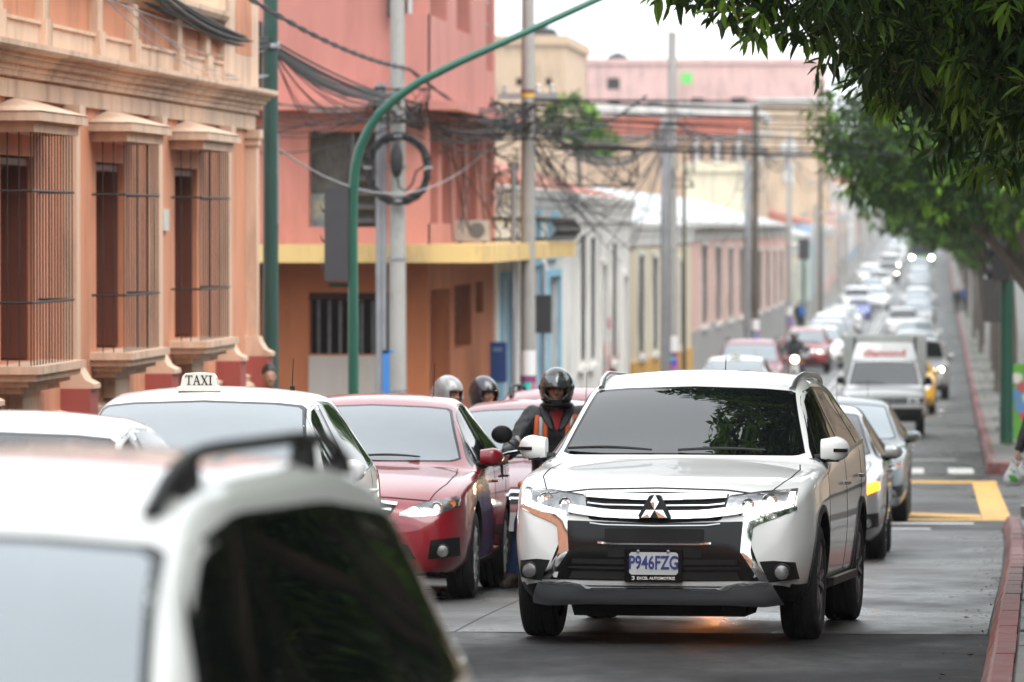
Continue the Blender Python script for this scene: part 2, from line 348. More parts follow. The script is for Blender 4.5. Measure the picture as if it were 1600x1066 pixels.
def make_car(spec, name, label, cat, paint, group=None, glass=None, side_glass=None):
    """spec: shell, wheels, panels ... ; returns the thing at the origin, front towards -Y"""
    sh = spec['shell']; glass = glass or m_glass; side_glass = side_glass or m_glasss
    root = thing(name, label, cat, group=group)
    wr_, wx, ya, yb, tw = spec['wheels']; ar = wr_ + .055
    cut = G()
    for y in (ya, yb):
        for sg in (1, -1):
            xs = sorted((sg * (sh.w - .30), sg * (sh.w + .3)))
            cut.lathe([(ar, xs[0]), (ar, xs[1])], (0, y, wr_ + .01), 'x', 48, cap=True)
    cm = cut.mesh('cutter', m_under, 0); co = link('cutter', cm)
    me = evaluated(sh.g.mesh('shell', [paint, m_under, m_plastic], 0), [('BOOLEAN', dict(object=co, operation='DIFFERENCE', solver='EXACT'))])
    bpy.data.objects.remove(co)
    me.materials.clear()
    for m in (paint, m_under, m_plastic): me.materials.append(m)
    lowz = spec.get('clad', 0)
    for p in me.polygons:
        c = p.center; dd = min(math.hypot(c.y - ya, c.z - wr_ - .01), math.hypot(c.y - yb, c.z - wr_ - .01))
        p.material_index = 1 if (dd < ar * .9993 and abs(c.x) > sh.w - .32) or p.normal.z < -.8 and c.z < .45 else (2 if c.z < lowz else 0)
        p.use_smooth = True
    me.set_sharp_from_angle(angle=R(32)); link('body', me, root)
    tm, rm = spec['wheel_meshes']
    for y in (ya, yb):
        for sg in (1, -1):
            w = bpy.data.objects.new('wheel', None); COL.objects.link(w); w.parent = root; w.location = (sg * wx, y, wr_)
            w.rotation_euler = (0, 0, 0 if sg > 0 else math.pi)
            link('tyre', tm, w); link('rim', rm, w)
    # windows
    wsb, wst = spec['windscreen']
    g = G(); patch(g, sh, [(-x, z) for x, z in wsb][::-1] + wsb[1:], [(-x, z) for x, z in wst][::-1] + wst[1:], 'front', .004, 40, 16)
    link_ws = g.build('windscreen', glass, root, 60)
    g = G(); b2 = [(x * 1.028, z - .006) for x, z in wsb]; t2 = [(x * 1.028, z + .014) for x, z in wst]
    patch(g, sh, [(-x, z) for x, z in b2][::-1] + b2[1:], [(-x, z) for x, z in t2][::-1] + t2[1:], 'front', .0015, 40, 16); g.build('windscreen_seal', m_gloss, root, 60)
    for bot, top in spec['side_windows']:
        for sg in (1, -1):
            g = G(); patch(g, sh, bot, top, 'side', .003, 14, 8, sg); g.build('side_window', side_glass, root, 60)
    for sg in (1, -1):
        for bot, top in spec['side_surround']: g = G(); patch(g, sh, bot, top, 'side', .0012, 24, 8, sg); g.build('window_surround', m_gloss, root, 60)
        for pl in spec.get('belt_trim', []): g = G(); strip(g, sh, pl, 'side', .018, .006, 30, sg); g.build('belt_trim', m_satin, root, 60)
    if 'rear_window' in spec:
        g = G(); b, t = spec['rear_window']; patch(g, sh, [(-x, z) for x, z in b][::-1] + b[1:], [(-x, z) for x, z in t][::-1] + t[1:], 'rear', .003, 20, 8); g.build('rear_window', side_glass, root, 60)
    # seams between the panels
    for sg in (1, -1):
        for pl in spec['seams_side']: g = G(); strip(g, sh, pl, 'side', .007, .0015, 24, sg, .003); g.build('panel_gap', m_under, root, 60)
        for pl in spec['seams_top']: g = G(); strip(g, sh, mx(pl, sg), 'top', .008, .0015, 30, 1, .003); g.build('panel_gap', m_under, root, 60)
    for pl in spec.get('seams_front', []): g = G(); strip(g, sh, pl, 'front', .008, .0015, 40, 1, .003); g.build('panel_gap', m_under, root, 60)
    # lamps
    for sg in (1, -1):
        bot, top = spec['headlight']
        g = G(); patch(g, sh, mx(bot, sg), mx(top, sg), 'front', .002, 20, 8, th=.02)
        hl = g.build('headlight', spec.get('lamp_mat', m_refl), root, 60)
        g = G(); patch(g, sh, mx(bot, sg), mx(top, sg), 'front', .012, 20, 8, th=.012); g.build('lens', m_clear, hl, 60)
        for (bx, bz, br, mt) in spec['bulbs']:
            loc, nor = sh.hit('front', bx * sg, bz); g = G(); q = nor.to_track_quat('Z', 'Y').to_matrix()
            nn = Vector((0, -1, 0)).lerp(nor, .3).normalized(); q = nn.to_track_quat('Z', 'Y').to_matrix()
            for a, b in (((br, .004), (br * .92, .010)), ((br * .92, .010), (br * .55, .003)), ((br * .55, .003), (.001, .006))):
                g2 = G(); g2.lathe([a, b], n=16)
                g.add([q @ Vector(v) + loc for v in g2.v], g2.f)
            g.build('bulb', mt, hl, 50)
        for bot, top, mt, nm in spec.get('pairs', []):
            g = G(); patch(g, sh, mx(bot, sg), mx(top, sg), 'front', .006, 14, 5, th=.014); g.build(nm, mt, root, 50)
        for (bx, bz, br, mt, nm) in spec.get('round_lamps', []):
            loc, nor = sh.hit('front', bx * sg, bz); nn = Vector((0, -1, 0)).lerp(nor, .08).normalized(); q = nn.to_track_quat('Z', 'Y').to_matrix(); g = G()
            loc = loc + nn * .022; g2 = G(); g2.lathe([(br * 1.22, -.03), (br * 1.22, .012), (br, .016), (br, .008)], n=22); g.add([q @ Vector(v) + loc for v in g2.v], g2.f, 0)
            g2 = G(); g2.lathe([(br, .009), (br * .8, .011), (br * .4, .013), (.001, .0135)], n=22); g.add([q @ Vector(v) + loc for v in g2.v], g2.f, 1)
            g.build(nm, [m_plastic, mt], root, 50)
        if 'tail' in spec:
            bot, top = spec['tail']; g = G(); patch(g, sh, bot, top, 'side', .005, 8, 6, sg); g.build('tail_lamp', m_redlens, root, 50)
    for bot, top, mt, nm, off in spec['centre']:
        g = G(); patch(g, sh, [(-x, z) for x, z in bot][::-1] + bot[1:], [(-x, z) for x, z in top][::-1] + top[1:], 'front', off, 32, 5, th=.016); g.build(nm, mt, root, 50)
    for pl, wd, mt, nm, off in spec.get('bars', []):
        g = G(); strip(g, sh, [(-x, z) for x, z in pl][::-1] + pl[1:], 'front', wd, off, 40, 1, .014); g.build(nm, mt, root, 50)
    # mirrors
    my, mz, mw, mh = spec['mirror']
    for sg in (1, -1):
        loc, nor = sh.hit('side', my + .06, mz - .04, sg); x0 = abs(loc.x)
        g = G(); rows = []
        for k in range(9):
            t = k / 8; a = math.sin(math.pi * min(1, .12 + t * .90)) ** .45 if t > .5 else 1
            x = x0 + .035 + mw * t; hh = mh / 2 * (.86 + .22 * t) * (a if t > .5 else (.9 + .1 * t * 2)); dd = .075 * (a if t > .5 else 1)
            rows.append([(sg * x, my + dd * (.9 * math.cos(q) if math.cos(q) > 0 else 1.15 * math.cos(q)) * abs(math.cos(q)) ** -.35 if abs(math.cos(q)) > 1e-3 else my, mz + hh * math.sin(q) * (abs(math.sin(q)) ** -.3 if abs(math.sin(q)) > 1e-3 else 1)) for q in [2 * math.pi * j / 20 + .01 for j in range(20)]])
        g.grid(rows, closed=True); g.add(rows[0], [tuple(range(20))]); g.add(rows[-1], [tuple(range(20))])
        mo = g.build('wing_mirror', paint if spec.get('mirror_paint', 1) else m_plastic, root, 50)
        b = G(); b.tube([(sg * (x0 - .03), my + .05, mz - .07), (sg * (x0 + .05), my + .03, mz - .055), (sg * (x0 + .12), my + .01, mz - .03)], [.035, .03, .025], 10)
        b.box(*sorted((sg * (x0 + .07), sg * (x0 + mw * .8))), my - .055, my + .05, mz - mh * .50, mz - mh * .36)
        b.build('mirror_arm', m_plastic, mo, 40)
        if spec.get('mirror_lamp'):
            b = G(); b.box(*sorted((sg * (x0 + .035 + mw * .45), sg * (x0 + .035 + mw * .93))), my - .088, my - .05, mz - mh * .12, mz + mh * .02); b.build('side_repeater', m_gloss, mo, 0)
    # wipers
    for x0, z0, x1, z1 in spec.get('wipers', []):
        pts = []
        for k in range(9):
            t = k / 8; loc, nor = sh.hit('front', x0 + (x1 - x0) * t, z0 + (z1 - z0) * t); pts.append(loc + nor * (.02 + .012 * math.sin(math.pi * t)))
        g = G(); g.tube(pts, [.011, .011, .012, .013, .013, .012, .011, .010, .008], 6, flat=.8); g.build('wiper', m_plastic, root, 40)
    for y, z in spec.get('handles', []):
        for sg in (1, -1):
            loc, nor = sh.hit('side', y, z, sg); g = G(); g.tube([loc + Vector((sg * .0, -.09, 0)), loc + Vector((sg * .028, -.06, 0)), loc + Vector((sg * .03, .05, 0)), loc + Vector((sg * .0, .09, 0))], .011, 8)
            g.build('door_handle', spec.get('handle_mat', paint), root, 50)
    if 'rails' in spec:
        rx, y0, y1, zup, mt = spec['rails']
        for sg in (1, -1):
            pts = []; rr = []; ff = spec.get('rail_feet', ())
            for k in range(17):
                t = k / 16; y = y0 + (y1 - y0) * t; xx = rx + .03 * math.sin(math.pi * t); loc, nor = sh.hit('top', sg * xx, y)
                pts.append((sg * xx, y, loc.z + zup * min(1, math.sin(math.pi * t) * 3.2) + .004)); rr.append((.012 if ff else .015) + .005 * (abs(t - .5) > .42))
            g = G(); g.tube(pts, rr, 10, flat=1.2); rl_ = g.build('roof_rail', mt, root, 50)
            for k in ff:
                q_ = pts[k]; g = G(); g.prism([(q_[1] - .08, q_[2] - zup - .02), (q_[1] + .08, q_[2] - zup - .02), (q_[1] + .05, q_[2]), (q_[1] - .05, q_[2])], 'x', q_[0] - .018, q_[0] + .018); g.build('rail_foot', mt, rl_, 30)
    if 'antenna' in spec:
        ax, ay, al = spec['antenna']; loc, nor = sh.hit('top', ax, ay); g = G(); g.lathe([(.016, -.005), (.014, .02), (.004, .028)], loc, n=10); g.tube([loc + Vector((0, 0, .02)), loc + Vector((0, al * .3, al))], [.004, .0025], 6); g.build('antenna', m_plastic, root)
    if 'plate' in spec:
        pz, pw, ph = spec['plate']; y = min(sh.hit('front', -pw / 2, pz)[0].y, sh.hit('front', 0, pz)[0].y); g = G(); g.box(-pw / 2, pw / 2, y - .018, y + .02, pz - ph / 2, pz + ph / 2); g.build('number_plate', m_plate, root, 0)
    return root

def repaint(o, paint):
    for c in list(o.children):
        if c.type == 'MESH' and c.name.split('.')[0] in ('body', 'wing_mirror', 'door_handle') and c.material_slots and c.data.materials[0] != m_plastic:
            c.material_slots[0].link = 'OBJECT'; c.material_slots[0].material = paint
    return o
def reglass(o, mat):
    for c in list(o.children):
        if c.name.split('.')[0] == 'windscreen': c.material_slots[0].link = 'OBJECT'; c.material_slots[0].material = mat
    return o
def place(o, px, Y, yaw=0, dz=0):
    """px is where the middle of the front bumper is seen, Y its distance down the street"""
    p = at(px, 500, Y); o.location = (p.x, Y, gz(Y + 1.6) + dz); sl_ = (gz(Y + 3.4) - gz(Y + .8)) / 2.6
    o.rotation_euler = (math.atan(sl_), 0, -R(yaw)); o.rotation_euler[0] = math.atan(sl_); o.location.z = gz(Y + .9) - .9 * sl_ + dz
    return o
# ------------------------------------------------------------------ the models of car in the queue
W5 = wheel_meshes(.345, .225, .235, 5, True); W6 = wheel_meshes(.315, .2, .205, 6); W7 = wheel_meshes(.30, .185, .19, 7); W8 = wheel_meshes(.34, .21, .215, 5)
BIG = dict(shell=Shell(4.69, .90,
    plan=[(0, .66), (.03, .76), (.08, .84), (.17, .90), (.35, .955), (.6, .985), (.95, 1), (3.8, 1), (4.4, .96), (4.6, .9), (4.69, .8)],
    zt=[(0, .60), (.02, .70), (.06, .80), (.12, .875), (.18, .915), (.32, .955), (.7, 1.0), (1.2, 1.055), (1.30, 1.07), (1.38, 1.115), (2.05, 1.485), (2.25, 1.545), (2.7, 1.595), (3.2, 1.60), (3.9, 1.57), (4.25, 1.53), (4.38, 1.46), (4.58, 1.08), (4.66, .95), (4.69, .70)],
    zs=[(0, .5), (.05, .6), (.12, .74), (.25, .86), (.6, .945), (1.2, 1.0), (1.5, 1.02), (2.5, 1.05), (3.6, 1.10), (4.3, 1.13), (4.6, 1.0), (4.69, .6)],
    zb=[(0, .34), (.06, .25), (.3, .22), (4.3, .24), (4.69, .42)],
    wr=[(0, .5), (.15, .66), (.4, .73), (1.0, .77), (1.3, .77), (1.6, .725), (2.05, .655), (2.6, .635), (3.9, .615), (4.4, .62), (4.69, .55)],
    crown=[(0, .03), (.12, .04), (.3, .05), (1.2, .05), (1.38, .075), (1.7, .06), (2.05, .05), (2.6, .045), (4.2, .05), (4.69, .08)]),
    wheels=(.345, .775, .93, 3.6, .225), wheel_meshes=W5, clad=.345,
    windscreen=([(0, 1.088), (.40, 1.086), (.67, 1.084), (.715, 1.10)], [(0, 1.478), (.4, 1.466), (.575, 1.452), (.598, 1.44)]),
    side_windows=[([(1.52, 1.065), (2.50, 1.085)], [(1.54, 1.08), (2.05, 1.40), (2.2, 1.445), (2.50, 1.475)]), ([(2.60, 1.087), (3.52, 1.12)], [(2.60, 1.475), (3.2, 1.47), (3.48, 1.44)]), ([(3.60, 1.125), (4.12, 1.16)], [(3.58, 1.43), (3.85, 1.40), (4.12, 1.28)])],
    side_surround=[([(1.42, 1.045), (2.5, 1.07), (4.25, 1.15)], [(1.44, 1.06), (2.02, 1.415), (2.2, 1.465), (2.6, 1.495), (3.4, 1.49), (3.9, 1.43), (4.25, 1.24)])],
    belt_trim=[[(1.42, 1.05), (2.5, 1.075), (4.2, 1.15)]],
    rear_window=([(0, 1.08), (.62, 1.1)], [(0, 1.45), (.52, 1.43)]),
    seams_side=[[(1.5, .36), (1.38, .6), (1.40, 1.04)], [(2.55, .36), (2.56, 1.08)], [(3.62, 1.12), (3.60, .85), (3.25, .45), (3.2, .36)]],
    seams_top=[[(.665, .24), (.735, .6), (.75, 1.0), (.72, 1.3)]], seams_front=[[(-.69, .858), (-.4, .893), (0, .903), (.4, .893), (.69, .858)], [(.365, .78), (.43, .860), (.60, .884), (.80, .899)], [(-.365, .78), (-.43, .860), (-.60, .884), (-.80, .899)]],
    headlight=([(.365, .785), (.46, .757), (.535, .738), (.65, .762), (.795, .80)], [(.425, .855), (.60, .878), (.80, .892)]), lamp_mat=m_refl,
    bulbs=[(.655, .832, .045, m_chrome), (.535, .812, .036, m_chrome)],
    pairs=[([(.53, .742), (.65, .766), (.785, .803)], [(.53, .764), (.65, .793), (.76, .823)], m_bulb, 'daytime_lamp'), ([(.752, .82), (.787, .822)], [(.765, .876), (.79, .880)], m_bulb, 'daytime_lamp'),
           ([(.805, .778), (.69, .733), (.572, .69), (.555, .53), (.672, .372)], [(.805, .799), (.66, .758), (.515, .738), (.50, .54), (.612, .374)], m_chrome, 'chrome_fang'),
           ([(.66, .366), (.815, .38)], [(.61, .485), (.69, .490), (.80, .478)], m_plastic, 'fog_lamp_recess')],
    round_lamps=[(.735, .424, .042, m_refl, 'fog_lamp')],
    centre=[([(0, .366), (.64, .374)], [(0, .70), (.508, .714)], m_gloss, 'lower_fascia', .004), ([(0, .70), (.38, .72), (.40, .745)], [(0, .880), (.42, .868)], m_under, 'grille', .004),
            ([(0, .60), (.29, .60)], [(0, .672), (.29, .668)], m_under, 'air_intake', .006), ([(0, .505), (.27, .505)], [(0, .57), (.27, .57)], m_under, 'air_intake', .006), ([(0, .372), (.50, .38)], [(0, .42), (.48, .42)], m_under, 'air_intake', .006),
            ([(0, .255), (.42, .255), (.62, .243), (.72, .25)], [(0, .338), (.40, .338), (.50, .362), (.67, .366)], m_satin, 'skid_plate', .028)],
    bars=[([(0, .842), (.26, .846), (.41, .856)], .034, m_chrome, 'grille_bar', .02), ([(0, .744), (.3, .750), (.42, .765), (.505, .778)], .046, m_chrome, 'grille_bar', .02), ([(0, .798), (.3, .802), (.40, .812)], .008, m_satin, 'grille_bar', .012),
          ([(0, .582), (.24, .582), (.33, .588)], .009, m_chrome, 'trim_line', .012), ([(0, .685), (.30, .69), (.38, .70)], .006, m_satin, 'trim_line', .010), ([(0, .334), (.40, .334), (.50, .357), (.655, .362)], .010, m_chrome, 'skid_edge', .033), ([(0, .475), (.48, .48)], .028, m_plastic, 'intake_slat', .012), ([(0, .44), (.5, .445)], .012, m_plastic, 'intake_slat', .012)],
    mirror=(1.46, 1.12, .175, .155), mirror_lamp=1, wipers=[(-.70, 1.10, -.18, 1.094), (-.02, 1.094, .50, 1.094)], handles=[(2.42, .90), (3.46, .93)], handle_mat=m_chrome,
    rails=(.59, 2.12, 4.0, .022, m_satin), antenna=(-.02, 3.95, .12))
SEDAN = dict(shell=Shell(4.54, .88,
    plan=[(0, .64), (.03, .75), (.1, .84), (.22, .915), (.45, .97), (.9, 1), (3.6, 1), (4.2, .95), (4.42, .86), (4.5, .78), (4.54, .66)],
    zt=[(0, .56), (.03, .64), (.10, .715), (.3, .79), (.7, .875), (1.1, .945), (1.2, .965), (1.28, 1.0), (2.0, 1.355), (2.25, 1.43), (2.7, 1.465), (3.1, 1.45), (3.45, 1.38), (4.0, 1.09), (4.12, 1.06), (4.42, 1.04), (4.5, .95), (4.54, .75)],
    zs=[(0, .5), (.1, .65), (.4, .78), (.9, .865), (1.3, .90), (2.5, .93), (3.6, .98), (4.3, .97), (4.54, .68)],
    zb=[(0, .30), (.08, .2), (.4, .17), (4.2, .19), (4.54, .36)],
    wr=[(0, .5), (.2, .63), (.5, .70), (1.0, .735), (1.25, .735), (1.6, .69), (2.0, .61), (2.6, .575), (3.1, .57), (3.6, .60), (4.1, .68), (4.54, .55)],
    crown=[(0, .03), (.3, .05), (1.1, .05), (1.3, .08), (1.7, .06), (2.0, .05), (2.7, .045), (3.3, .05), (4.0, .04), (4.54, .06)]),
    wheels=(.315, .765, .92, 3.52, .2), wheel_meshes=W6,
    windscreen=([(0, .975), (.40, .973), (.64, .972), (.69, .99)], [(0, 1.365), (.4, 1.35), (.545, 1.335), (.565, 1.32)]),
    side_windows=[([(1.46, .95), (2.38, .955)], [(1.48, .965), (1.98, 1.27), (2.12, 1.325), (2.38, 1.365)]), ([(2.48, .957), (3.35, .99)], [(2.48, 1.368), (2.95, 1.365), (3.25, 1.31), (3.35, 1.24)])],
    side_surround=[([(1.36, .93), (2.4, .94), (3.62, .99)], [(1.38, .945), (1.95, 1.285), (2.12, 1.345), (2.5, 1.388), (3.0, 1.38), (3.3, 1.32), (3.62, 1.08)])],
    rear_window=([(0, 1.1), (.58, 1.1)], [(0, 1.38), (.5, 1.37)]), tail=([(4.2, .72), (4.48, .72)], [(4.15, .92), (4.47, .9)]),
    seams_side=[[(1.4, .32), (1.28, .5), (1.32, .92)], [(2.43, .3), (2.43, .95)], [(3.4, .98), (3.35, .72), (3.1, .42), (3.05, .3)]],
    seams_top=[[(.60, .16), (.69, .5), (.72, .9), (.70, 1.22)]], seams_front=[[(-.60, .70), (-.3, .725), (0, .73), (.3, .725), (.60, .70)]],
    headlight=([(.40, .60), (.48, .588), (.65, .60), (.80, .665)], [(.405, .625), (.52, .675), (.66, .71), (.80, .728)]), lamp_mat=m_refl,
    bulbs=[(.655, .652, .045, m_chrome), (.50, .625, .035, m_bulbw), (.755, .682, .028, m_amberoff)],
    pairs=[([(.60, .30), (.80, .32)], [(.62, .43), (.80, .45)], m_plastic, 'fog_lamp_recess')], round_lamps=[(.70, .355, .042, m_refl, 'fog_lamp')],
    centre=[([(0, .60), (.34, .61)], [(0, .69), (.38, .675)], m_gloss, 'grille', .004), ([(0, .28), (.52, .30)], [(0, .40), (.46, .40)], m_under, 'air_intake', .004)],
    bars=[([(0, .695), (.25, .69), (.38, .675)], .02, m_chrome, 'grille_bar', .012), ([(0, .645), (.34, .64)], .012, m_chrome, 'grille_bar', .010)],
    mirror=(1.5, 1.00, .17, .135), wipers=[(-.60, 1.0, -.02, .988), (-.02, .99, .42, .984)], handles=[(2.3, .82), (3.22, .85)], plate=(.46, .30, .15), antenna=(.34, 3.2, .27))
HATCH = dict(shell=Shell(3.95, .85,
    plan=[(0, .64), (.03, .75), (.1, .85), (.2, .92), (.4, .97), (.8, 1), (3.2, 1), (3.7, .95), (3.88, .86), (3.95, .72)],
    zt=[(0, .58), (.03, .66), (.09, .74), (.25, .83), (.6, .93), (.9, .99), (1.0, 1.01), (1.08, 1.05), (1.8, 1.395), (2.05, 1.465), (2.5, 1.50), (3.0, 1.49), (3.4, 1.43), (3.55, 1.37), (3.8, 1.02), (3.9, .9), (3.95, .72)],
    zs=[(0, .5), (.1, .67), (.35, .80), (.8, .88), (1.2, .92), (2.3, .95), (3.2, 1.0), (3.7, 1.0), (3.95, .66)],
    zb=[(0, .30), (.08, .2), (.4, .17), (3.6, .19), (3.95, .36)],
    wr=[(0, .5), (.2, .63), (.5, .69), (.95, .72), (1.1, .72), (1.5, .675), (1.8, .60), (2.5, .575), (3.2, .57), (3.6, .58), (3.95, .5)],
    crown=[(0, .03), (.3, .05), (1.0, .055), (1.1, .085), (1.5, .065), (1.8, .05), (2.5, .045), (3.4, .05), (3.95, .06)]),
    wheels=(.30, .735, .80, 3.28, .185), wheel_meshes=W7,
    windscreen=([(0, 1.02), (.40, 1.018), (.62, 1.016), (.67, 1.03)], [(0, 1.408), (.4, 1.395), (.54, 1.38), (.56, 1.365)]),
    side_windows=[([(1.30, .97), (2.12, .98)], [(1.32, .985), (1.8, 1.31), (1.92, 1.36), (2.12, 1.39)]), ([(2.22, .982), (2.98, 1.02)], [(2.22, 1.395), (2.7, 1.39), (2.95, 1.35), (2.98, 1.30)]), ([(3.05, 1.03), (3.3, 1.06)], [(3.04, 1.32), (3.15, 1.26), (3.3, 1.14)])],
    side_surround=[([(1.2, .95), (2.2, .965), (3.40, 1.04)], [(1.22, .965), (1.77, 1.325), (1.92, 1.38), (2.3, 1.415), (2.8, 1.405), (3.05, 1.36), (3.40, 1.10)])],
    rear_window=([(0, 1.06), (.56, 1.06)], [(0, 1.36), (.5, 1.35)]), tail=([(3.55, .78), (3.85, .78)], [(3.5, 1.0), (3.8, .98)]),
    seams_side=[[(1.25, .32), (1.12, .5), (1.16, .94)], [(2.17, .3), (2.17, .97)], [(3.02, 1.0), (2.95, .7), (2.78, .4)]],
    seams_top=[[(.60, .16), (.67, .5), (.70, .85), (.68, 1.02)]], seams_front=[[(-.60, .72), (-.3, .75), (0, .755), (.3, .75), (.60, .72)]],
    headlight=([(.40, .62), (.55, .61), (.76, .67)], [(.42, .66), (.6, .73), (.77, .80)]), lamp_mat=m_refl, bulbs=[(.62, .68, .05, m_chrome), (.50, .64, .03, m_amberoff)],
    round_lamps=[(.66, .36, .04, m_refl, 'fog_lamp')],
    centre=[([(0, .63), (.3, .64)], [(0, .70), (.36, .69)], m_gloss, 'grille', .004), ([(0, .28), (.46, .30)], [(0, .45), (.42, .44)], m_under, 'air_intake', .004)],
    bars=[([(0, .665), (.32, .668)], .016, m_chrome, 'grille_bar', .010)],
    mirror=(1.34, 1.04, .165, .135), wipers=[(-.58, 1.045, .0, 1.035), (.02, 1.034, .44, 1.03)], handles=[(2.05, .86), (2.9, .89)], plate=(.5, .30, .15), antenna=(.40, 2.7, .18))
SUV = dict(shell=Shell(4.4, .88,
    plan=[(0, .68), (.03, .78), (.08, .86), (.18, .92), (.4, .97), (.8, 1), (3.7, 1), (4.15, .97), (4.33, .92), (4.4, .84)],
    zt=[(0, .62), (.03, .74), (.08, .83), (.2, .91), (.6, .98), (1.0, 1.04), (1.1, 1.06), (1.18, 1.10), (1.75, 1.46), (1.98, 1.545), (2.4, 1.60), (3.2, 1.61), (3.8, 1.58), (4.05, 1.53), (4.16, 1.45), (4.32, 1.05), (4.38, .9), (4.4, .75)],
    zs=[(0, .5), (.08, .72), (.3, .86), (.8, .93), (1.2, .97), (2.5, 1.0), (3.6, 1.04), (4.2, 1.06), (4.4, .66)],
    zb=[(0, .36), (.08, .27), (.4, .24), (4.0, .26), (4.4, .42)],
    wr=[(0, .55), (.2, .68), (.6, .74), (1.05, .755), (1.2, .755), (1.5, .72), (1.75, .665), (2.4, .64), (3.6, .635), (4.1, .64), (4.4, .6)],
    crown=[(0, .03), (.3, .05), (1.0, .05), (1.2, .075), (1.5, .06), (1.75, .05), (2.5, .045), (3.9, .05), (4.4, .07)]),
    wheels=(.34, .755, .85, 3.45, .21), wheel_meshes=W8, clad=.36,
    windscreen=([(0, 1.075), (.40, 1.073), (.66, 1.07), (.70, 1.085)], [(0, 1.47), (.4, 1.455), (.595, 1.44), (.615, 1.425)]),
    side_windows=[([(1.38, 1.02), (2.25, 1.03)], [(1.40, 1.035), (1.78, 1.36), (1.92, 1.43), (2.25, 1.475)]), ([(2.33, 1.032), (3.2, 1.06)], [(2.33, 1.478), (2.8, 1.485), (3.2, 1.465)]), ([(3.28, 1.065), (4.02, 1.10)], [(3.28, 1.462), (3.8, 1.43), (3.98, 1.39)])],
    side_surround=[([(1.28, 1.0), (2.3, 1.01), (4.14, 1.09)], [(1.30, 1.015), (1.74, 1.37), (1.9, 1.45), (2.3, 1.498), (3.2, 1.492), (3.85, 1.45), (4.10, 1.40)])],
    rear_window=([(0, 1.08), (.62, 1.08)], [(0, 1.45), (.55, 1.44)]), tail=([(4.1, .8), (4.34, .8)], [(4.05, 1.05), (4.3, 1.04)]),
    seams_side=[[(1.35, .38), (1.22, .6), (1.26, .98)], [(2.29, .38), (2.29, 1.02)], [(3.24, 1.04), (3.2, .8), (2.95, .5), (2.9, .38)]],
    seams_top=[[(.64, .16), (.71, .5), (.735, .9), (.71, 1.12)]], seams_front=[[(-.62, .83), (-.3, .865), (0, .875), (.3, .865), (.62, .83)]],
    headlight=([(.44, .70), (.6, .695), (.79, .74)], [(.44, .80), (.62, .84), (.80, .865)]), lamp_mat=m_refl, bulbs=[(.66, .77, .05, m_chrome), (.52, .755, .035, m_bulbw)],
    round_lamps=[(.69, .43, .042, m_refl, 'fog_lamp')],
    centre=[([(0, .70), (.40, .71)], [(0, .83), (.41, .815)], m_gloss, 'grille', .004), ([(0, .40), (.5, .41)], [(0, .56), (.46, .55)], m_under, 'air_intake', .004)],
    bars=[([(0, .79), (.40, .785)], .018, m_chrome, 'grille_bar', .012), ([(0, .74), (.40, .738)], .018, m_chrome, 'grille_bar', .012)],
    mirror=(1.42, 1.10, .175, .155), wipers=[(-.60, 1.10, .0, 1.088), (.02, 1.086, .46, 1.084)], handles=[(2.15, .9), (3.1, .93)], plate=(.63, .30, .15), rails=(.575, 1.95, 3.95, .055, m_plastic), rail_feet=(2, 11, 15))
PICK = dict(shell=Shell(4.5, .82,
    plan=[(0, .80), (.02, .86), (.06, .91), (.15, .95), (.4, .98), (.8, 1), (4.2, 1), (4.45, .98), (4.5, .95)],
    zt=[(0, .70), (.02, .80), (.06, .87), (.15, .91), (.6, .96), (1.0, .99), (1.12, 1.0), (1.2, 1.04), (1.65, 1.46), (1.8, 1.545), (2.1, 1.57), (2.5, 1.56), (2.62, 1.50), (2.74, 1.1), (2.8, .98), (4.4, .97), (4.5, .9)],
    zs=[(0, .6), (.06, .8), (.3, .87), (.8, .91), (1.2, .93), (2.6, .95), (4.5, .90)],
    zb=[(0, .42), (.08, .34), (.4, .3), (4.1, .34), (4.5, .45)],
    wr=[(0, .62), (.2, .68), (.6, .70), (1.1, .72), (1.3, .71), (1.65, .635), (2.1, .61), (2.5, .61), (2.8, .75), (4.5, .75)],
    crown=[(0, .02), (.3, .035), (1.1, .04), (1.3, .05), (1.65, .045), (2.5, .04), (2.8, .02), (4.5, .02)]),
    wheels=(.33, .70, .80, 3.45, .2), wheel_meshes=W7, clad=.44,
    windscreen=([(0, 1.015), (.40, 1.013), (.64, 1.012), (.68, 1.03)], [(0, 1.46), (.4, 1.45), (.56, 1.44), (.585, 1.425)]),
    side_windows=[([(1.35, .97), (2.45, .98)], [(1.37, .985), (1.66, 1.34), (1.78, 1.42), (2.45, 1.46)])], side_surround=[([(1.28, .955), (2.55, .965)], [(1.30, .97), (1.62, 1.35), (1.76, 1.44), (2.55, 1.48)])],
    seams_side=[[(1.3, .45), (1.25, .6), (1.26, .94)], [(2.5, .45), (2.5, .96)]], seams_top=[[(.66, .1), (.69, .6), (.70, 1.05)]], seams_front=[[(-.66, .82), (0, .85), (.66, .82)]],
    headlight=([(.50, .66), (.78, .665)], [(.50, .77), (.78, .775)]), lamp_mat=m_refl, bulbs=[(.64, .717, .05, m_chrome), (.755, .72, .022, m_amberoff)],
    centre=[([(0, .66), (.46, .66)], [(0, .78), (.46, .78)], m_gloss, 'grille', .004), ([(0, .36), (.72, .38)], [(0, .58), (.74, .58)], m_plastic, 'bumper', .02)],
    bars=[([(0, .72), (.45, .72)], .014, m_satin, 'grille_bar', .01)], mirror=(1.42, 1.10, .16, .17), mirror_paint=0, wipers=[(-.55, 1.04, .0, 1.03)], handles=[(2.38, .85)], plate=(.5, .30, .15))

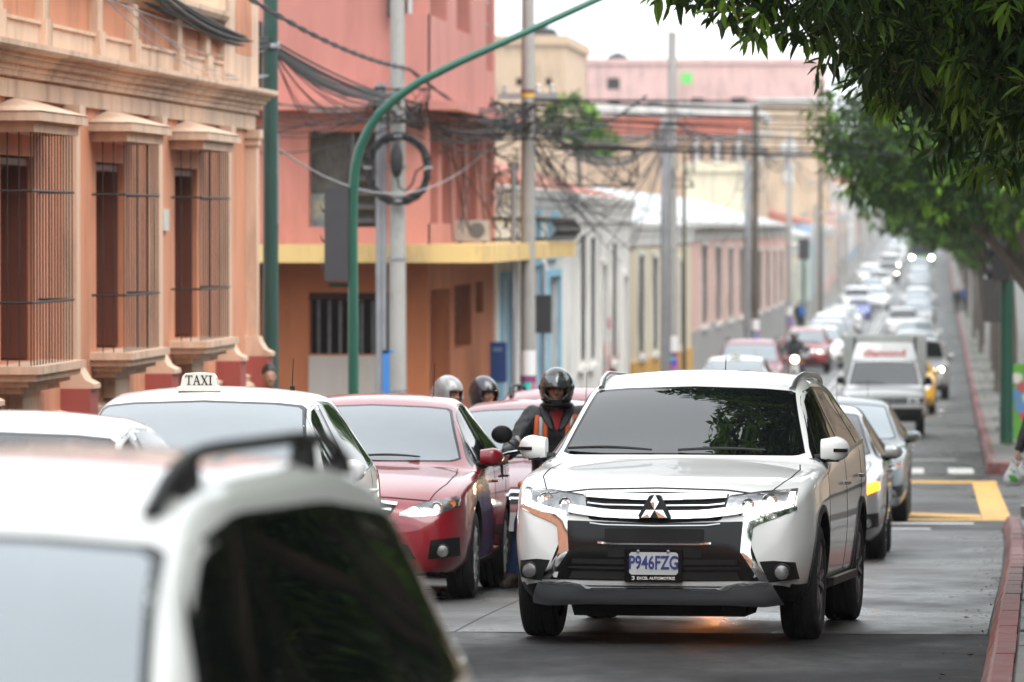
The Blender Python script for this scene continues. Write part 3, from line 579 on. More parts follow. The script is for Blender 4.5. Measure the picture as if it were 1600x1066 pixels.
# --- the sharp white SUV in the middle
hero = make_car(BIG, 'sport_utility_vehicle', 'white SUV with chrome grille bars, lit headlamps and plate P946FZG', 'car', m_white, glass=m_glass)
hero_sh = BIG['shell']
y = hero_sh.hit('front', 0, .455)[0].y
g = G(); g.box(-.168, .168, y - .03, y + .03, .362, .552); fr = g.build('plate_frame', m_gloss, hero, 0)
g = G(); g.prism([(-.142 + .012, .405), (.142 - .012, .405), (.142, .417), (.142, .523), (.130, .535), (-.130, .535), (-.142, .523), (-.142, .417)], 'y', y - .034, y - .028); plt = g.build('number_plate', m_plate, fr, 0)
for sx in (-.09, .085):
    g = G(); g.lathe([(.009, 0), (.008, -.006), (.001, -.008)], (sx, y - .034, .541), 'y', 10); g.build('bolt', m_satin, fr)
def front_text(txt, size, mat, name, parent, x, yy, z, align='CENTER', bold=0, xs=1.0):
    o = link(name, text_mesh(txt, size, mat, name, align, bold, xs), parent); o.location = (x, yy, z); o.rotation_euler = (math.pi / 2, 0, 0); return o
front_text('P946FZG', .108, m_ink, 'plate_number', fr, 0, y - .036, .472, bold=.0022, xs=.70)
front_text('EXCEL AUTOMOTRIZ', .0225, m_whiteink, 'dealer_name', fr, .014, y - .032, .384, bold=.0006, xs=1.02)
g = G(); g.box(-.127, -.112, y - .032, y - .030, .390, .396); g.box(-.118, -.111, y - .032, y - .030, .376, .394); g.box(-.127, -.118, y - .032, y - .030, .374, .379); g.build('dealer_mark', m_whiteink, fr, 0)
# three-diamond emblem on its dark triangular base
ey = min(hero_sh.hit('front', 0, .75)[0].y, hero_sh.hit('front', 0, .84)[0].y) - .03; ez = .797
g = G(); g.prism([(-.088, -.062), (.088, -.062), (.094, -.05), (.034, .062), (.022, .068), (-.022, .068), (-.034, .062), (-.094, -.05)], 'y', ey - .002, ey + .05)
g.v = [(v[0], v[1] + (v[2]) * .25, v[2] + ez) for v in g.v]; em = g.build('emblem_base', m_plastic, hero, 0)
s_ = .047; cx, cz_ = 0, ez - .018
for a in (90, 210, 330):
    d = Vector((math.cos(R(a)), 0, math.sin(R(a)))); p = Vector((-d.z, 0, d.x)); o_ = Vector((cx, 0, cz_))
    q = [o_, o_ + d * s_ * .95 + p * s_ * .55, o_ + d * s_ * 1.9, o_ + d * s_ * .95 - p * s_ * .55]
    vs = [(v.x * .97, ey - .010 + (v.z - ez) * .25, v.z) for v in q] + [(v.x, ey + .004 + (v.z - ez) * .25, v.z) for v in q]; mid = o_ + d * s_ * .95
    g = G(); g.add(vs + [(mid.x, ey - .014 + (mid.z - ez) * .25, mid.z)], [(0, 1, 8), (1, 2, 8), (2, 3, 8), (3, 0, 8), (0, 4, 5, 1), (1, 5, 6, 2), (2, 6, 7, 3), (3, 7, 4, 0)]); g.build('diamond', m_chrome, em, 0)
for sg in (1, -1):
    g = G(); g.box(*sorted((sg * .80, sg * .915)), 1.42, 3.12, .30, .345); st = g.build('side_step', m_plastic, hero, 0)
    g = G(); g.box(*sorted((sg * .895, sg * .917)), 1.55, 2.98, .3455, .350); g.build('tread_strip', m_satin, st, 0)
g = G(); g.prism([(-.50, .155), (.50, .155), (.53, .26), (-.53, .26)], 'y', .25, .9); g.box(-.38, .38, .2, .26, .19, .27); g.box(-.75, .75, .88, .98, .29, .37); g.build('undertray', m_under, hero, 0)
for sg in (1, -1):
    for yy in (.93, 3.6):                                              # dark lips round the wheel arches
        rows = []
        for k in range(25):
            a = R(-12 + 204 * k / 24); pz, py_ = .355 + .402 * math.sin(a), yy + .402 * math.cos(a); pz2, py2 = .355 + .440 * math.sin(a), yy + .440 * math.cos(a)
            l1, n1 = hero_sh.hit('side', py_, max(pz, .3), sg); l2, n2 = hero_sh.hit('side', py2, max(pz2, .3), sg)
            rows.append([(sg * .80, py_, pz), (l1.x + sg * .012, py_, pz), (l2.x + sg * .010, py2, pz2), (l2.x - sg * .02, py2, pz2)])
        g = G(); g.grid(rows); g.build('arch_lip', m_plastic, hero, 60)
place(hero, 1022, 32.85, 4.2)

# --- the rest of the near queue
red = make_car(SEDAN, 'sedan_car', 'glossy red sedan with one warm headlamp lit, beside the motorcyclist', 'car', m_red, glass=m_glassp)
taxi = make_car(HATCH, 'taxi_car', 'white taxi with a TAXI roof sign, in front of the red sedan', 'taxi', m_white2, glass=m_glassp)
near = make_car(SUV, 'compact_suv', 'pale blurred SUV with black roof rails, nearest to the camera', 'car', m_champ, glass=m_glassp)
truck = make_car(PICK, 'cargo_pickup', 'white pickup truck with tall cargo box and red lettered visor', 'truck', m_white2, glass=m_glass)
place(red, 533, 39.3, .4); place(taxi, 242, 30.0, .6); place(near, -775, 8.55, 4.6, -.02); place(truck, 1381, 110.8, 0)
# TAXI sign on the roof
sg_ = HATCH['shell']; tz = sg_.hit('top', 0, 2.2)[0].z
prof = [(-.17, 0), (.17, 0), (.172, .012), (.155, .02), (.14, .085), (.115, .108), (.0, .116), (-.115, .108), (-.14, .085), (-.155, .02), (-.172, .012)]
m_lampbox = M('taxi_sign_white', (.72, .72, .66), .4, coat=.4)
sgn = thing('taxi_sign', 'white TAXI roof sign standing on the taxi in front of the red sedan', 'taxi sign', (0, 0, 0))
g = G(); g.prism(prof, 'y', -.045, .07); g.box(-.185, .185, -.06, .08, -.02, .012); b = g.build('sign_box', m_lampbox, sgn, 0)
bm_ = b.modifiers.new('b', 'BEVEL'); bm_.width = .008; bm_.segments = 2
def serif_letters(txt, h, w):
    gg = G(); x = 0; t = h * .16; th = h * .07
    def bar(a, b_, wd):
        a, b_ = Vector((a[0], 0, a[1])), Vector((b_[0], 0, b_[1])); d = (b_ - a); n = Vector((-d.z, 0, d.x)).normalized() * wd / 2
        gg.obox((a + b_) / 2, d / 2, n, Vector((0, .0015, 0)))
    for ch in txt:
        if ch == 'T': bar((x + w / 2, th), (x + w / 2, h), t); bar((x, h - th / 2), (x + w, h - th / 2), th); bar((x + th / 2, h * .76), (x + th / 2, h), th); bar((x + w - th / 2, h * .76), (x + w - th / 2, h), th); bar((x + w * .25, th / 2), (x + w * .75, th / 2), th); x += w * 1.12
        if ch == 'A': bar((x + w * .14, th), (x + w * .5, h), th * 1.1); bar((x + w * .5, h), (x + w * .88, th), t); bar((x + w * .26, h * .36), (x + w * .76, h * .36), th); bar((x - w * .02, th / 2), (x + w * .32, th / 2), th); bar((x + w * .66, th / 2), (x + w * 1.06, th / 2), th); x += w * 1.14
        if ch == 'X': bar((x + w * .14, h), (x + w * .86, 0), t); bar((x + w * .84, h), (x + w * .16, 0), th * 1.1); bar((x, h - th / 2), (x + w * .34, h - th / 2), th); bar((x + w * .68, h - th / 2), (x + w, h - th / 2), th); bar((x, th / 2), (x + w * .32, th / 2), th); bar((x + w * .64, th / 2), (x + w, th / 2), th); x += w * 1.12
        if ch == 'I': bar((x + w * .25, 0), (x + w * .25, h), t); bar((x, th / 2), (x + w * .5, th / 2), th); bar((x, h - th / 2), (x + w * .5, h - th / 2), th); x += w * .6
    return gg, x
gg, tw = serif_letters('TAXI', .066, .058); gg.v = [(v[0] - tw / 2 + .004, v[1] - .0475, v[2] + .026) for v in gg.v]; gg.build('lettering', m_blackink, sgn, 0)
taxi_top = taxi.matrix_basis @ Vector((0, 1.98, 0)); bpy.context.view_layer.update()
sgn.scale = (.68, .8, .8); sgn.location = taxi.matrix_world @ Vector((-.06, 2.12, sg_.hit('top', -.06, 2.12)[0].z + .015)); sgn.rotation_euler = taxi.rotation_euler
# cargo box, visor and straps of the pickup
g = G(); g.box(-.83, .83, 2.86, 4.46, .98, 1.96); g.box(-.80, .80, 2.9, 4.4, 1.961, 1.99); b = g.build('cargo_box', M('box_grey', (.40, .42, .40), .55, var=.12), truck, 0); md = b.modifiers.new('b', 'BEVEL'); md.width = .03; md.segments = 2
for sx in (-.60, .60): g = G(); g.box(sx - .018, sx + .018, 2.83, 2.856, 1.3, 1.95); g.build('box_strap', m_plastic, truck, 0)
g = G(); g.prism([(-.64, 1.50), (.64, 1.50), (.56, 1.80), (.50, 1.84), (-.50, 1.84), (-.56, 1.80)], 'y', 1.72, 1.80); g.v = [(v[0], v[1] + (v[2] - 1.5) * .5, v[2]) for v in g.v]; vz = g.build('visor', m_white2, truck, 0)
m_redink = M('red_lettering', (.55, .05, .03), .5)
o = front_text('diamond', .22, m_redink, 'lettering', vz, 0, 1.735, 1.60, bold=.004, xs=1.1); o.rotation_euler = (R(64), 0, 0); o.location = (0, 1.775, 1.63)

whitesedan = make_car({k: v for k, v in SEDAN.items() if k != 'antenna'}, 'sedan_car', 'white sedan with wet roof, behind the blurred SUV and left of the taxi', 'car', m_white2, glass=m_glassm)
place(whitesedan, 1448 + (-4.12) * FPX / 22.6, 22.6, .8)
def dup(src, label, paint, px, Y, yaw=0, glass=None, cat=None, group='cars waiting in the queue', sc=1, name=None):
    c = copy_tree(src); c['label'] = label; c['group'] = group
    if cat: c['category'] = cat
    repaint(c, paint)
    if glass: reglass(c, glass)
    c.scale = (sc, sc, sc); return place(c, px, Y, yaw)
silver = dup(SEDAN_SRC if 'SEDAN_SRC' in globals() else red, 'silver sedan with amber indicator flashing, close behind the white SUV', m_silver, 1235, 52.2, .6, m_glass)
for sg in (1, -1):
    g = G(); patch(g, SEDAN['shell'], mx([(.69, .612), (.80, .662)], sg), mx([(.70, .708), (.80, .726)], sg), 'front', .016, 10, 6, th=.02); g.build('indicator', m_amber if sg > 0 else m_amberhot, silver, 50)
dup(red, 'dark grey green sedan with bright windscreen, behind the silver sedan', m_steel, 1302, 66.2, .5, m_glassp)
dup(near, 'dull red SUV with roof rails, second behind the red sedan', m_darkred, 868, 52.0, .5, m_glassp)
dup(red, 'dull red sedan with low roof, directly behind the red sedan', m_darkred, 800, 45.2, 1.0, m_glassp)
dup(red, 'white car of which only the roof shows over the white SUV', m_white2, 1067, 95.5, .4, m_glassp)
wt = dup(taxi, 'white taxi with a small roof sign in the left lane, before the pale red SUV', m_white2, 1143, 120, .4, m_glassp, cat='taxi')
s2 = copy_tree(sgn); s2['label'] = 'small blurred TAXI roof sign on the farther white taxi'; bpy.context.view_layer.update()
s2.location = wt.matrix_world @ Vector((0, 1.98, sg_.hit('top', 0, 1.98)[0].z + .015))
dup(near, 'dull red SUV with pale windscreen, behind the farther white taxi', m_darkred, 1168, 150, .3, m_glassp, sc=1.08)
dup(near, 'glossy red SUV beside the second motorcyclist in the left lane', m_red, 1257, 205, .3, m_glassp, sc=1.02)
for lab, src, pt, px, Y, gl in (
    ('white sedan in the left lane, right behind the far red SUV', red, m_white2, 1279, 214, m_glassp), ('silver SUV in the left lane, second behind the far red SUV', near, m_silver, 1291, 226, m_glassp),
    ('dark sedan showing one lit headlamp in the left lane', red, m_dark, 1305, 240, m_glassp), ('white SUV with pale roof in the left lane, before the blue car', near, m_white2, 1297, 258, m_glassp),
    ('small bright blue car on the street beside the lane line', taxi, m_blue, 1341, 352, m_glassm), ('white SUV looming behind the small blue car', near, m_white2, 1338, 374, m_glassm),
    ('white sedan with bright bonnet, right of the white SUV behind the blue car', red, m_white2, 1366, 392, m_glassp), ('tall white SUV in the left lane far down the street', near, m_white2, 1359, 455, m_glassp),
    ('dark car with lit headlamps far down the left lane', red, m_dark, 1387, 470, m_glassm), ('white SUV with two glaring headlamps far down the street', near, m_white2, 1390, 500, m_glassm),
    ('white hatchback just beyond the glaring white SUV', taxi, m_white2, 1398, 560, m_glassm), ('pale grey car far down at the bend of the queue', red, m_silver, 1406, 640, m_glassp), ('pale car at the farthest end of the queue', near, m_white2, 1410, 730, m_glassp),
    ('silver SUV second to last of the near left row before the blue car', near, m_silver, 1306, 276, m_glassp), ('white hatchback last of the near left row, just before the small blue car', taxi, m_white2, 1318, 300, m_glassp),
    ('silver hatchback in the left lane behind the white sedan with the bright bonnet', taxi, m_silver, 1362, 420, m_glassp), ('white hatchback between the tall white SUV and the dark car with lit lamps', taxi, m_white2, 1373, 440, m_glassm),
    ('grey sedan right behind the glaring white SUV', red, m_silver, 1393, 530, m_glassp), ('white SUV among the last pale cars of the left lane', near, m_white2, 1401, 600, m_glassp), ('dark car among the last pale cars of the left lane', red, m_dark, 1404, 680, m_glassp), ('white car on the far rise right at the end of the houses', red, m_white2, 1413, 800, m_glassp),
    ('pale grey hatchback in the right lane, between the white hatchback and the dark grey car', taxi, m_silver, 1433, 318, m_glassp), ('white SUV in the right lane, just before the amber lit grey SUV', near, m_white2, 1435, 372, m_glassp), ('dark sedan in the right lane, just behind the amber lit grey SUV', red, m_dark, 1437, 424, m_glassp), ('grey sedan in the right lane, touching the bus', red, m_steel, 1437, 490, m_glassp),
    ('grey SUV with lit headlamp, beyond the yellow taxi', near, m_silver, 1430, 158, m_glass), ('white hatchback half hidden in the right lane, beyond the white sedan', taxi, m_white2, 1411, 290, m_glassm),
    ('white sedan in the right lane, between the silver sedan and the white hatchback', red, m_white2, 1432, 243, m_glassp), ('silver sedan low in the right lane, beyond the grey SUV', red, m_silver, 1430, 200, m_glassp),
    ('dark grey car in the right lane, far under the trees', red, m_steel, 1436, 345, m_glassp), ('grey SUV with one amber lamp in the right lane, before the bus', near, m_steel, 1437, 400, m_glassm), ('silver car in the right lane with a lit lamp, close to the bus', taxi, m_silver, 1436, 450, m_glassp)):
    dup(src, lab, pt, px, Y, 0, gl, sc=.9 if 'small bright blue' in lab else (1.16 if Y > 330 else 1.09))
yt = dup(taxi, 'yellow taxi peeping out right of the white cargo pickup', m_yellow, 1408, 137, 0, m_glassm, cat='taxi')
ys_ = thing('roof_sign', 'olive yellow roof sign on the yellow taxi behind the pickup', 'roof sign'); g = G(); g.prism([(-.36, 0), (.36, 0), (.33, .20), (-.33, .20)], 'y', -.08, .08); g.build('sign_box', M('olive_sign', (.28, .25, .06), .5, var=.1), ys_, 0)
g = G(); g.box(-.40, .40, -.10, .10, -.05, -.001); g.build('sign_foot', m_plastic, ys_, 0)
bpy.context.view_layer.update(); ys_.location = yt.matrix_world @ Vector((0, 2.1, sg_.hit('top', 0, 2.1)[0].z + .04))
# lamps that are switched on far down the street
m_glare = M('lamp_glare', (1, 1, 1), .5, emit=(1, .94, .82), es=45); m_glarew = M('lamp_glare_amber', (1, .8, .5), .5, emit=(1, .62, .22), es=30)
def light_up(car, mat, sides=(1, -1)):
    for h in car.children:
        if h.name.split('.')[0] == 'headlight':
            bs = [b for b in h.children if b.name.split('.')[0] == 'bulb'][:1]
            for b in bs:
                if (1 if b.data.vertices[0].co.x > 0 else -1) in sides: b.material_slots[0].link = 'OBJECT'; b.material_slots[0].material = mat
for o in [o for o in COL.objects if o.type == 'EMPTY' and o.get('label')]:
    L_ = o['label']
    if 'one lit headlamp' in L_ or L_.startswith('grey SUV with lit headlamp') or 'with a lit lamp' in L_: light_up(o, m_glare, (1,))
    elif 'dark car with lit headlamps' in L_ or 'glaring headlamps' in L_: light_up(o, m_glare)
    elif L_.startswith('grey SUV with one amber lamp'): light_up(o, m_glarew, (1,))
# a bus with two lit headlamps closing the view
bus = thing('city_bus', 'grey green bus with two lit headlamps far down the right lane', 'bus')
g = G(); g.prism([(-1.2, .4), (1.2, .4), (1.25, .8), (1.22, 2.7), (1.1, 2.95), (-1.1, 2.95), (-1.22, 2.7), (-1.25, .8)], 'y', 0, 9); g.build('body', M('bus_green', (.10, .24, .10), .4, coat=.5), bus, 0)
g = G(); g.prism([(-1.08, 1.25), (1.08, 1.25), (1.06, 2.5), (-1.06, 2.5)], 'y', -.03, .02); g.build('windscreen', m_glassm, bus, 0)
g = G(); g.box(-1.0, 1.0, -.05, .01, .5, .72); g.build('bumper', m_steel, bus, 0)
for sx in (-.92, .92): g = G(); g.lathe([(.001, -.06), (.13, -.05), (.15, .0)], (sx, 0, .92), 'y', 16); g.build('headlight', M('bus_lamp', (1, 1, 1), .5, emit=(1, .95, .8), es=30), bus)
for sx in (-1.0, 1.0):
    for yy in (1.6, 7): g = G(); g.lathe([(.2, -.14), (.46, -.12), (.48, 0), (.46, .12), (.2, .14)], (sx, yy, .48), 'x', 24, cap=True); g.build('wheel', m_rubber, bus)
place(bus, 1440, 545, 0)
# ------------------------------------------------------------------ ground, road, kerbs
def ystep(a, b, s): 
    n = max(1, int(round((b - a) / s))); return [a + (b - a) * i / n for i in range(n + 1)]
YS = ystep(-8, 120, 2.0) + ystep(120, 400, 8)[1:] + ystep(400, 1320, 20)[1:]
def sheet(name, x0, x1, ys, dz, mat, parent=None, kind='structure', nx=2):
    g = G(); rows = []
    for y in ys:
        a = x0(y) if callable(x0) else x0; b = x1(y) if callable(x1) else x1
        rows.append([(a + (b - a) * i / (nx - 1), y, gz(y) + dz) for i in range(nx)])
    g.grid(rows); o = g.build(name, mat, parent, 60)
    if kind and not parent: o['kind'] = kind
    return o
m_ground = M('earth', (.11, .105, .095), .9, var=.3, vs=.4)
def road_mat(name, col, rough, var=.2, spec=.5):
    m, n, l, p = NT(name); p.inputs['Specular IOR Level'].default_value = spec
    tc = n.new('ShaderNodeTexCoord'); mp = n.new('ShaderNodeMapping'); mp.inputs['Scale'].default_value = (1, .45, 1); l.new(tc.outputs['Object'], mp.inputs[0])
    a = n.new('ShaderNodeTexNoise'); a.inputs['Scale'].default_value = .7; a.inputs['Detail'].default_value = 7; a.inputs['Roughness'].default_value = .65; l.new(mp.outputs[0], a.inputs[0])
    b = n.new('ShaderNodeTexNoise'); b.inputs['Scale'].default_value = 70; b.inputs['Detail'].default_value = 3; l.new(tc.outputs['Object'], b.inputs[0])
    cr = n.new('ShaderNodeMapRange'); cr.inputs[1].default_value = .3; cr.inputs[2].default_value = .7; cr.inputs[3].default_value = 1 - var; cr.inputs[4].default_value = 1 + var; l.new(a.outputs[0], cr.inputs[0])
    cb = n.new('ShaderNodeMapRange'); cb.inputs[1].default_value = .3; cb.inputs[2].default_value = .7; cb.inputs[3].default_value = .7; cb.inputs[4].default_value = 1.3; l.new(b.outputs[0], cb.inputs[0])
    mu = n.new('ShaderNodeMath'); mu.operation = 'MULTIPLY'; l.new(cr.outputs[0], mu.inputs[0]); l.new(cb.outputs[0], mu.inputs[1])
    mx_ = n.new('ShaderNodeMixRGB'); mx_.blend_type = 'MULTIPLY'; mx_.inputs[0].default_value = 1; mx_.inputs[1].default_value = (*col, 1); l.new(mu.outputs[0], mx_.inputs[2]); l.new(mx_.outputs[0], p.inputs['Base Color'])
    st = n.new('ShaderNodeTexNoise'); st.inputs['Scale'].default_value = 2.3; st.inputs['Detail'].default_value = 9; st.inputs['Roughness'].default_value = .72; l.new(mp.outputs[0], st.inputs[0])
    sr = n.new('ShaderNodeMapRange'); sr.inputs[1].default_value = .56; sr.inputs[2].default_value = .68; sr.inputs[3].default_value = 1; sr.inputs[4].default_value = .45; l.new(st.outputs[0], sr.inputs[0])
    m3 = n.new('ShaderNodeMixRGB'); m3.blend_type = 'MULTIPLY'; m3.inputs[0].default_value = 1; l.new(mx_.outputs[0], m3.inputs[1]); l.new(sr.outputs[0], m3.inputs[2]); l.new(m3.outputs[0], p.inputs['Base Color'])
    rr = n.new('ShaderNodeMapRange'); rr.inputs[1].default_value = .35; rr.inputs[2].default_value = .65; rr.inputs[3].default_value = rough - .25; rr.inputs[4].default_value = rough + .22; l.new(a.outputs[0], rr.inputs[0]); l.new(rr.outputs[0], p.inputs['Roughness'])
    bu = n.new('ShaderNodeBump'); bu.inputs['Strength'].default_value = .6; bu.inputs['Distance'].default_value = .012; l.new(b.outputs[0], bu.inputs['Height']); l.new(bu.outputs[0], p.inputs['Normal'])
    return m
m_asph = road_mat('wet_asphalt', (.014, .014, .015), .66, .35, .3)
m_conc = road_mat('wet_concrete', (.062, .061, .060), .44, .5, .42)
m_asph2 = road_mat('worn_asphalt', (.040, .040, .041), .6, .3, .3)
m_joint = M('joint_tar', (.018, .017, .016), .6)
m_walk = M('pavement_concrete', (.17, .165, .155), .6, var=.25, vs=1.5, bump=.2, bs=50, dirt=(.05, .047, .042), dcov=.4, rvar=.15)
m_kerb = M('kerb_red', (.19, .055, .052), .6, var=.25, vs=3, dirt=(.17, .15, .14), dcov=.55, ds=4, bump=.2, bs=40)
m_wline = M('road_white', (.48, .48, .46), .55, var=.12, vs=6, dirt=(.2, .2, .19), dcov=.35, ds=5)
m_yline = M('road_yellow', (.55, .31, .07), .6, var=.2, vs=6, dirt=(.20, .15, .08), dcov=.55, ds=4)
XL = -6.25
sheet('ground', -300, 300, [-40] + YS[1:] + [1390], -.30, m_ground, nx=3)
sheet('asphalt', XL, kerbX, ystep(-8, 34.3, 1.5), 0, m_asph, nx=6)
road = sheet('road', lambda y: XL - .1, lambda y: kerbX(y) + .1, [y for y in YS if y > 33] , -.012, m_joint, nx=6)
# concrete slabs with open joints between them
xl = lambda y: kerbX(y) - .02
cols = [(lambda y: XL, lambda y: -2.854), (lambda y: -2.846, xl)]
rows_ = [(34.32, 40.6), (40.62, 46.4), (46.42, 51.5), (51.52, 57.6), (57.62, 63.9)] + [(88 + 5.6 * i, 93.58 + 5.6 * i) for i in range(11)]
for (ya, yb) in rows_:
    for (xa, xb) in cols: sheet('slab', xa, xb, ystep(ya, yb - .02, 1.9), .002 + rnd.uniform(0, .003), m_conc, road, None, 4)
sheet('cross_street', -60, 60, ystep(63.92, 75, 2), .0, m_asph2, nx=8); sheet('cross_street', -60, 60, ystep(75.02, 87.98, 2), .0, m_conc, nx=8)
for (xa, xb) in cols: sheet('far_carriageway', xa, xb, [149.6] + [y for y in YS if y > 150], .002, m_conc, nx=3)
def mark(name, label, pts, mat, dz=.008, cat='road marking', group='painted road markings'):
    g = G(); g.add([(x, y, gz(y) + dz) for x, y in pts], [tuple(range(len(pts)))]); o = g.build(name, mat, None, 0); o['kind'] = 'structure'; return o
def mk(name, x0, x1, y0, y1, mat, dz=.008): return sheet(name, x0, x1, ystep(y0, y1, 2), dz, mat)
mk('stop_line', -2.7, .55, 66.0, 66.6, m_wline); mk('stop_line', -2.7, .05, 63.95, 64.4, m_wline)
# yellow box: border and diagonals
mk('yellow_box_line', .67, 1.02, 68.2, 83.4, m_yline); mk('yellow_box_line', -6, 1.03, 83.41, 84.6, m_yline); mk('yellow_box_line', -6, 1.0, 67.4, 68.19, m_yline)
mark('yellow_box_line', '', [(.66, 68.2), (.66, 69.6), (-6, 76), (-6, 74.2)], m_yline, .012)
for i in range(9): mk('crossing_bar', -5.9 + .78 * i, -5.5 + .78 * i, 88.3, 91.2, m_wline)
mk('stop_line', -2.7, .5, 95.5, 96.2, m_wline)
for dx in (-.16, .12): sheet('lane_line', -2.86 + dx - .05, -2.86 + dx + .05, ystep(96, 700, 8), .010, m_wline)
# pavement right: near block and far block, with red kerbs cut into stones
def kerb_run(parent, xf, ya, yb, ln, side=1, red=True, w=.17, h=.15):
    y = ya
    while y < yb - .1:
        e = min(y + ln, yb); a, b = y + .004, e - .004; g = G(); j = rnd.uniform(-.004, .004)
        P = [(0, -.2), (.0, .02), (side * .05, h - .02), (side * .07, h), (side * w, h), (side * w, -.2)]
        vs = [(xf(t) + p[0] + j, t, gz(t) + p[1] + j) for t in (a, b) for p in P]
        g.add(vs, [(i, (i + 1) % 6, 6 + (i + 1) % 6, 6 + i) for i in range(6)] + [(0, 1, 2, 3, 4, 5), (11, 10, 9, 8, 7, 6)]); g.build('kerb_stone', m_kerb if red else m_walk, parent, 0); y = e
def pave(name, x0, x1, ys, dz=.14): return sheet(name, x0, x1, ys, dz, m_walk, nx=4)
pn = pave('pavement', lambda y: kerbX(y) + .16, 9, ystep(-8, 64.6, 2), .10); kerb_run(pn, kerbX, 20, 64.6, .95)
y = 22
while y < 64:                                                           # paving flags of the near right pavement
    for k in range(3):
        x0 = lambda t, k=k: kerbX(t) + .185 + k * .92; x1 = lambda t, k=k: kerbX(t) + .185 + k * .92 + .905
        sheet('paving_flag', x0, x1, [y, y + 1.36], .135 + rnd.uniform(-.008, .008), m_walk, pn, None, 2)
    y += 1.38 + (.28 if rnd.random() < .2 else 0)
pf = pave('pavement', lambda y: kerbX(y) + .16, 12, [88.6] + [y for y in YS if y > 89]); kerb_run(pf, kerbX, 88.6, 190, 1.0)
sheet('kerb', kerbX, lambda y: kerbX(y) + .17, [190] + [y for y in YS if y > 190], .15, m_kerb)
# rounded kerb corner at the far side of the crossing
g = G(); A = []
for k in range(9):
    a = R(180 + 90 * k / 8); A.append((kerbX(88.6) + 1.0 + math.cos(a) * 1.0, 88.6 + .0 + math.sin(a) * 1.0))
A = A + [(6, 87.6)]
rows = []
for (x, y) in A: rows.append([(x, y, gz(y) - .1), (x, y, gz(y) + .18)])
for (x, y), r in zip(A, rows): r += [(x + .12, y + .15, gz(y) + .19), (x + .12, y + .16, gz(y) - .1)]
g.grid(rows); g.build('kerb_stone', m_kerb, pf, 30)
g = G(); g.add([(x + .1, y + .12, gz(88) + .17) for x, y in A] + [(6, 92, gz(92) + .16), (kerbX(88.6) + .1, 92, gz(92) + .16)], [tuple(range(len(A) + 2))]); g.build('corner_slab', m_walk, pf, 0)
g = G(); g.box(kerbX(64) + .2, 6, 64.0, 64.5, gz(64) - .2, gz(64) + .27); g.build('edge_block', m_walk, pn, 0)
# pavement left
XF = -7.72
pl_ = pave('pavement', XF - .6, XL - .16, ystep(-8, 66, 2)); kerb_run(pl_, lambda y: XL, 30, 66, 1.0, -1, False)
pl2 = pave('pavement', XF - .6, XL - .16, [86.5] + [y for y in YS if y > 87]); kerb_run(pl2, lambda y: XL, 86.5, 150, 1.2, -1, False)
sheet('kerb', XL - .17, XL, [150] + [y for y in YS if y > 150], .15, m_walk)
pl3 = sheet('pavement', -40, XL - .16, ystep(62, 66, 2), .15, m_walk)
sheet('pavement', -40, XL - .16, [86.5, 88.2], .15, m_walk)
# ------------------------------------------------------------------ facades
def wall_mat(name, col, dirt=None, cov=.35, var=.10):
    return M(name, col, .8, var=var, vs=1.3, stretch=(1.6, 1.6, .32), bump=.15, bs=35, dirt=dirt or tuple(c * .58 for c in col), dcov=cov + .12, ds=1.1)
m_orange = wall_mat('orange_plaster', (.63, .27, .15)); m_peach = wall_mat('peach_trim', (.68, .48, .35), (.40, .27, .19), .4)
m_plinthred = wall_mat('plinth_red', (.34, .075, .06)); m_iron = M('black_iron', (.018, .016, .016), .6, var=.2, vs=20)
m_brown = M('brown_wood', (.15, .045, .025), .55, var=.25, vs=4, stretch=(1, 1, .2)); m_void = M('dim_room', (.012, .011, .011), .8)
m_pane = M('window_pane', (.02, .022, .025), .06, ior=1.5)
m_stone = M('grey_stone', (.34, .31, .28), .8, var=.2, vs=5)
ob = thing('orange_house', 'peach orange colonial house with three barred bay windows and a moulded cornice', 'building', (-7.68, 64.4, 0), -.0071)
BY = [-21.25, -15.95, -10.65, -5.35]; OW, OZ0, OZ1 = .86, 1.27, 3.05
g = G(); e = -26.0
for yc in BY + [None]:
    n = yc - OW if yc else 0; g.box(-.5, 0, e, n, -1.6, 4.6)
    if yc: g.box(-.5, 0, n, yc + OW, -1.6, OZ0); g.box(-.5, 0, n, yc + OW, OZ1, 4.6); e = yc + OW
g.box(-9, -.5, -.5, 0, -1.6, 4.6); g.build('wall', m_orange, ob, 0)
g = G(); g.box(-9, -.52, -26, -.52, 4.3, 4.5); g.build('roof', m_stone, ob, 0)
CP = [(-.02, 3.54), (.05, 3.54), (.05, 3.695), (.03, 3.70), (.03, 3.72), (.09, 3.72), (.09, 3.765), (.115, 3.775), (.115, 3.82), (.175, 3.83), (.18, 3.87), (.215, 3.875), (.22, 3.905), (.29, 3.915), (.31, 3.94), (.31, 3.985), (-.02, 4.0)]
g = G(); g.prism(CP, 'y', -26, .08); 
g.build('cornice', m_peach, ob, 0)
g = G(); g.box(-.02, .05, -26, .0, 4.0, 4.22); g.box(-.02, .075, -26, .02, 4.205, 4.235); g.build('parapet_base', m_peach, ob, 0)
g = G(); g.prism([(-.1, 4.60), (.04, 4.60), (.07, 4.64), (.12, 4.67), (.15, 4.72), (.15, 4.77), (-.1, 4.79)], 'y', -26, -2.9); g.build('coping', m_peach, ob, 0)
g = G(); g.box(-.45, .09, -2.9, .04, 4.001, 5.6); g.build('corner_pier', m_peach, ob, 0)
g = G(); g.box(-.02, .094, -2.0, -.6, 4.36, 5.1); g.build('pier_panel', m_orange, ob, 0)
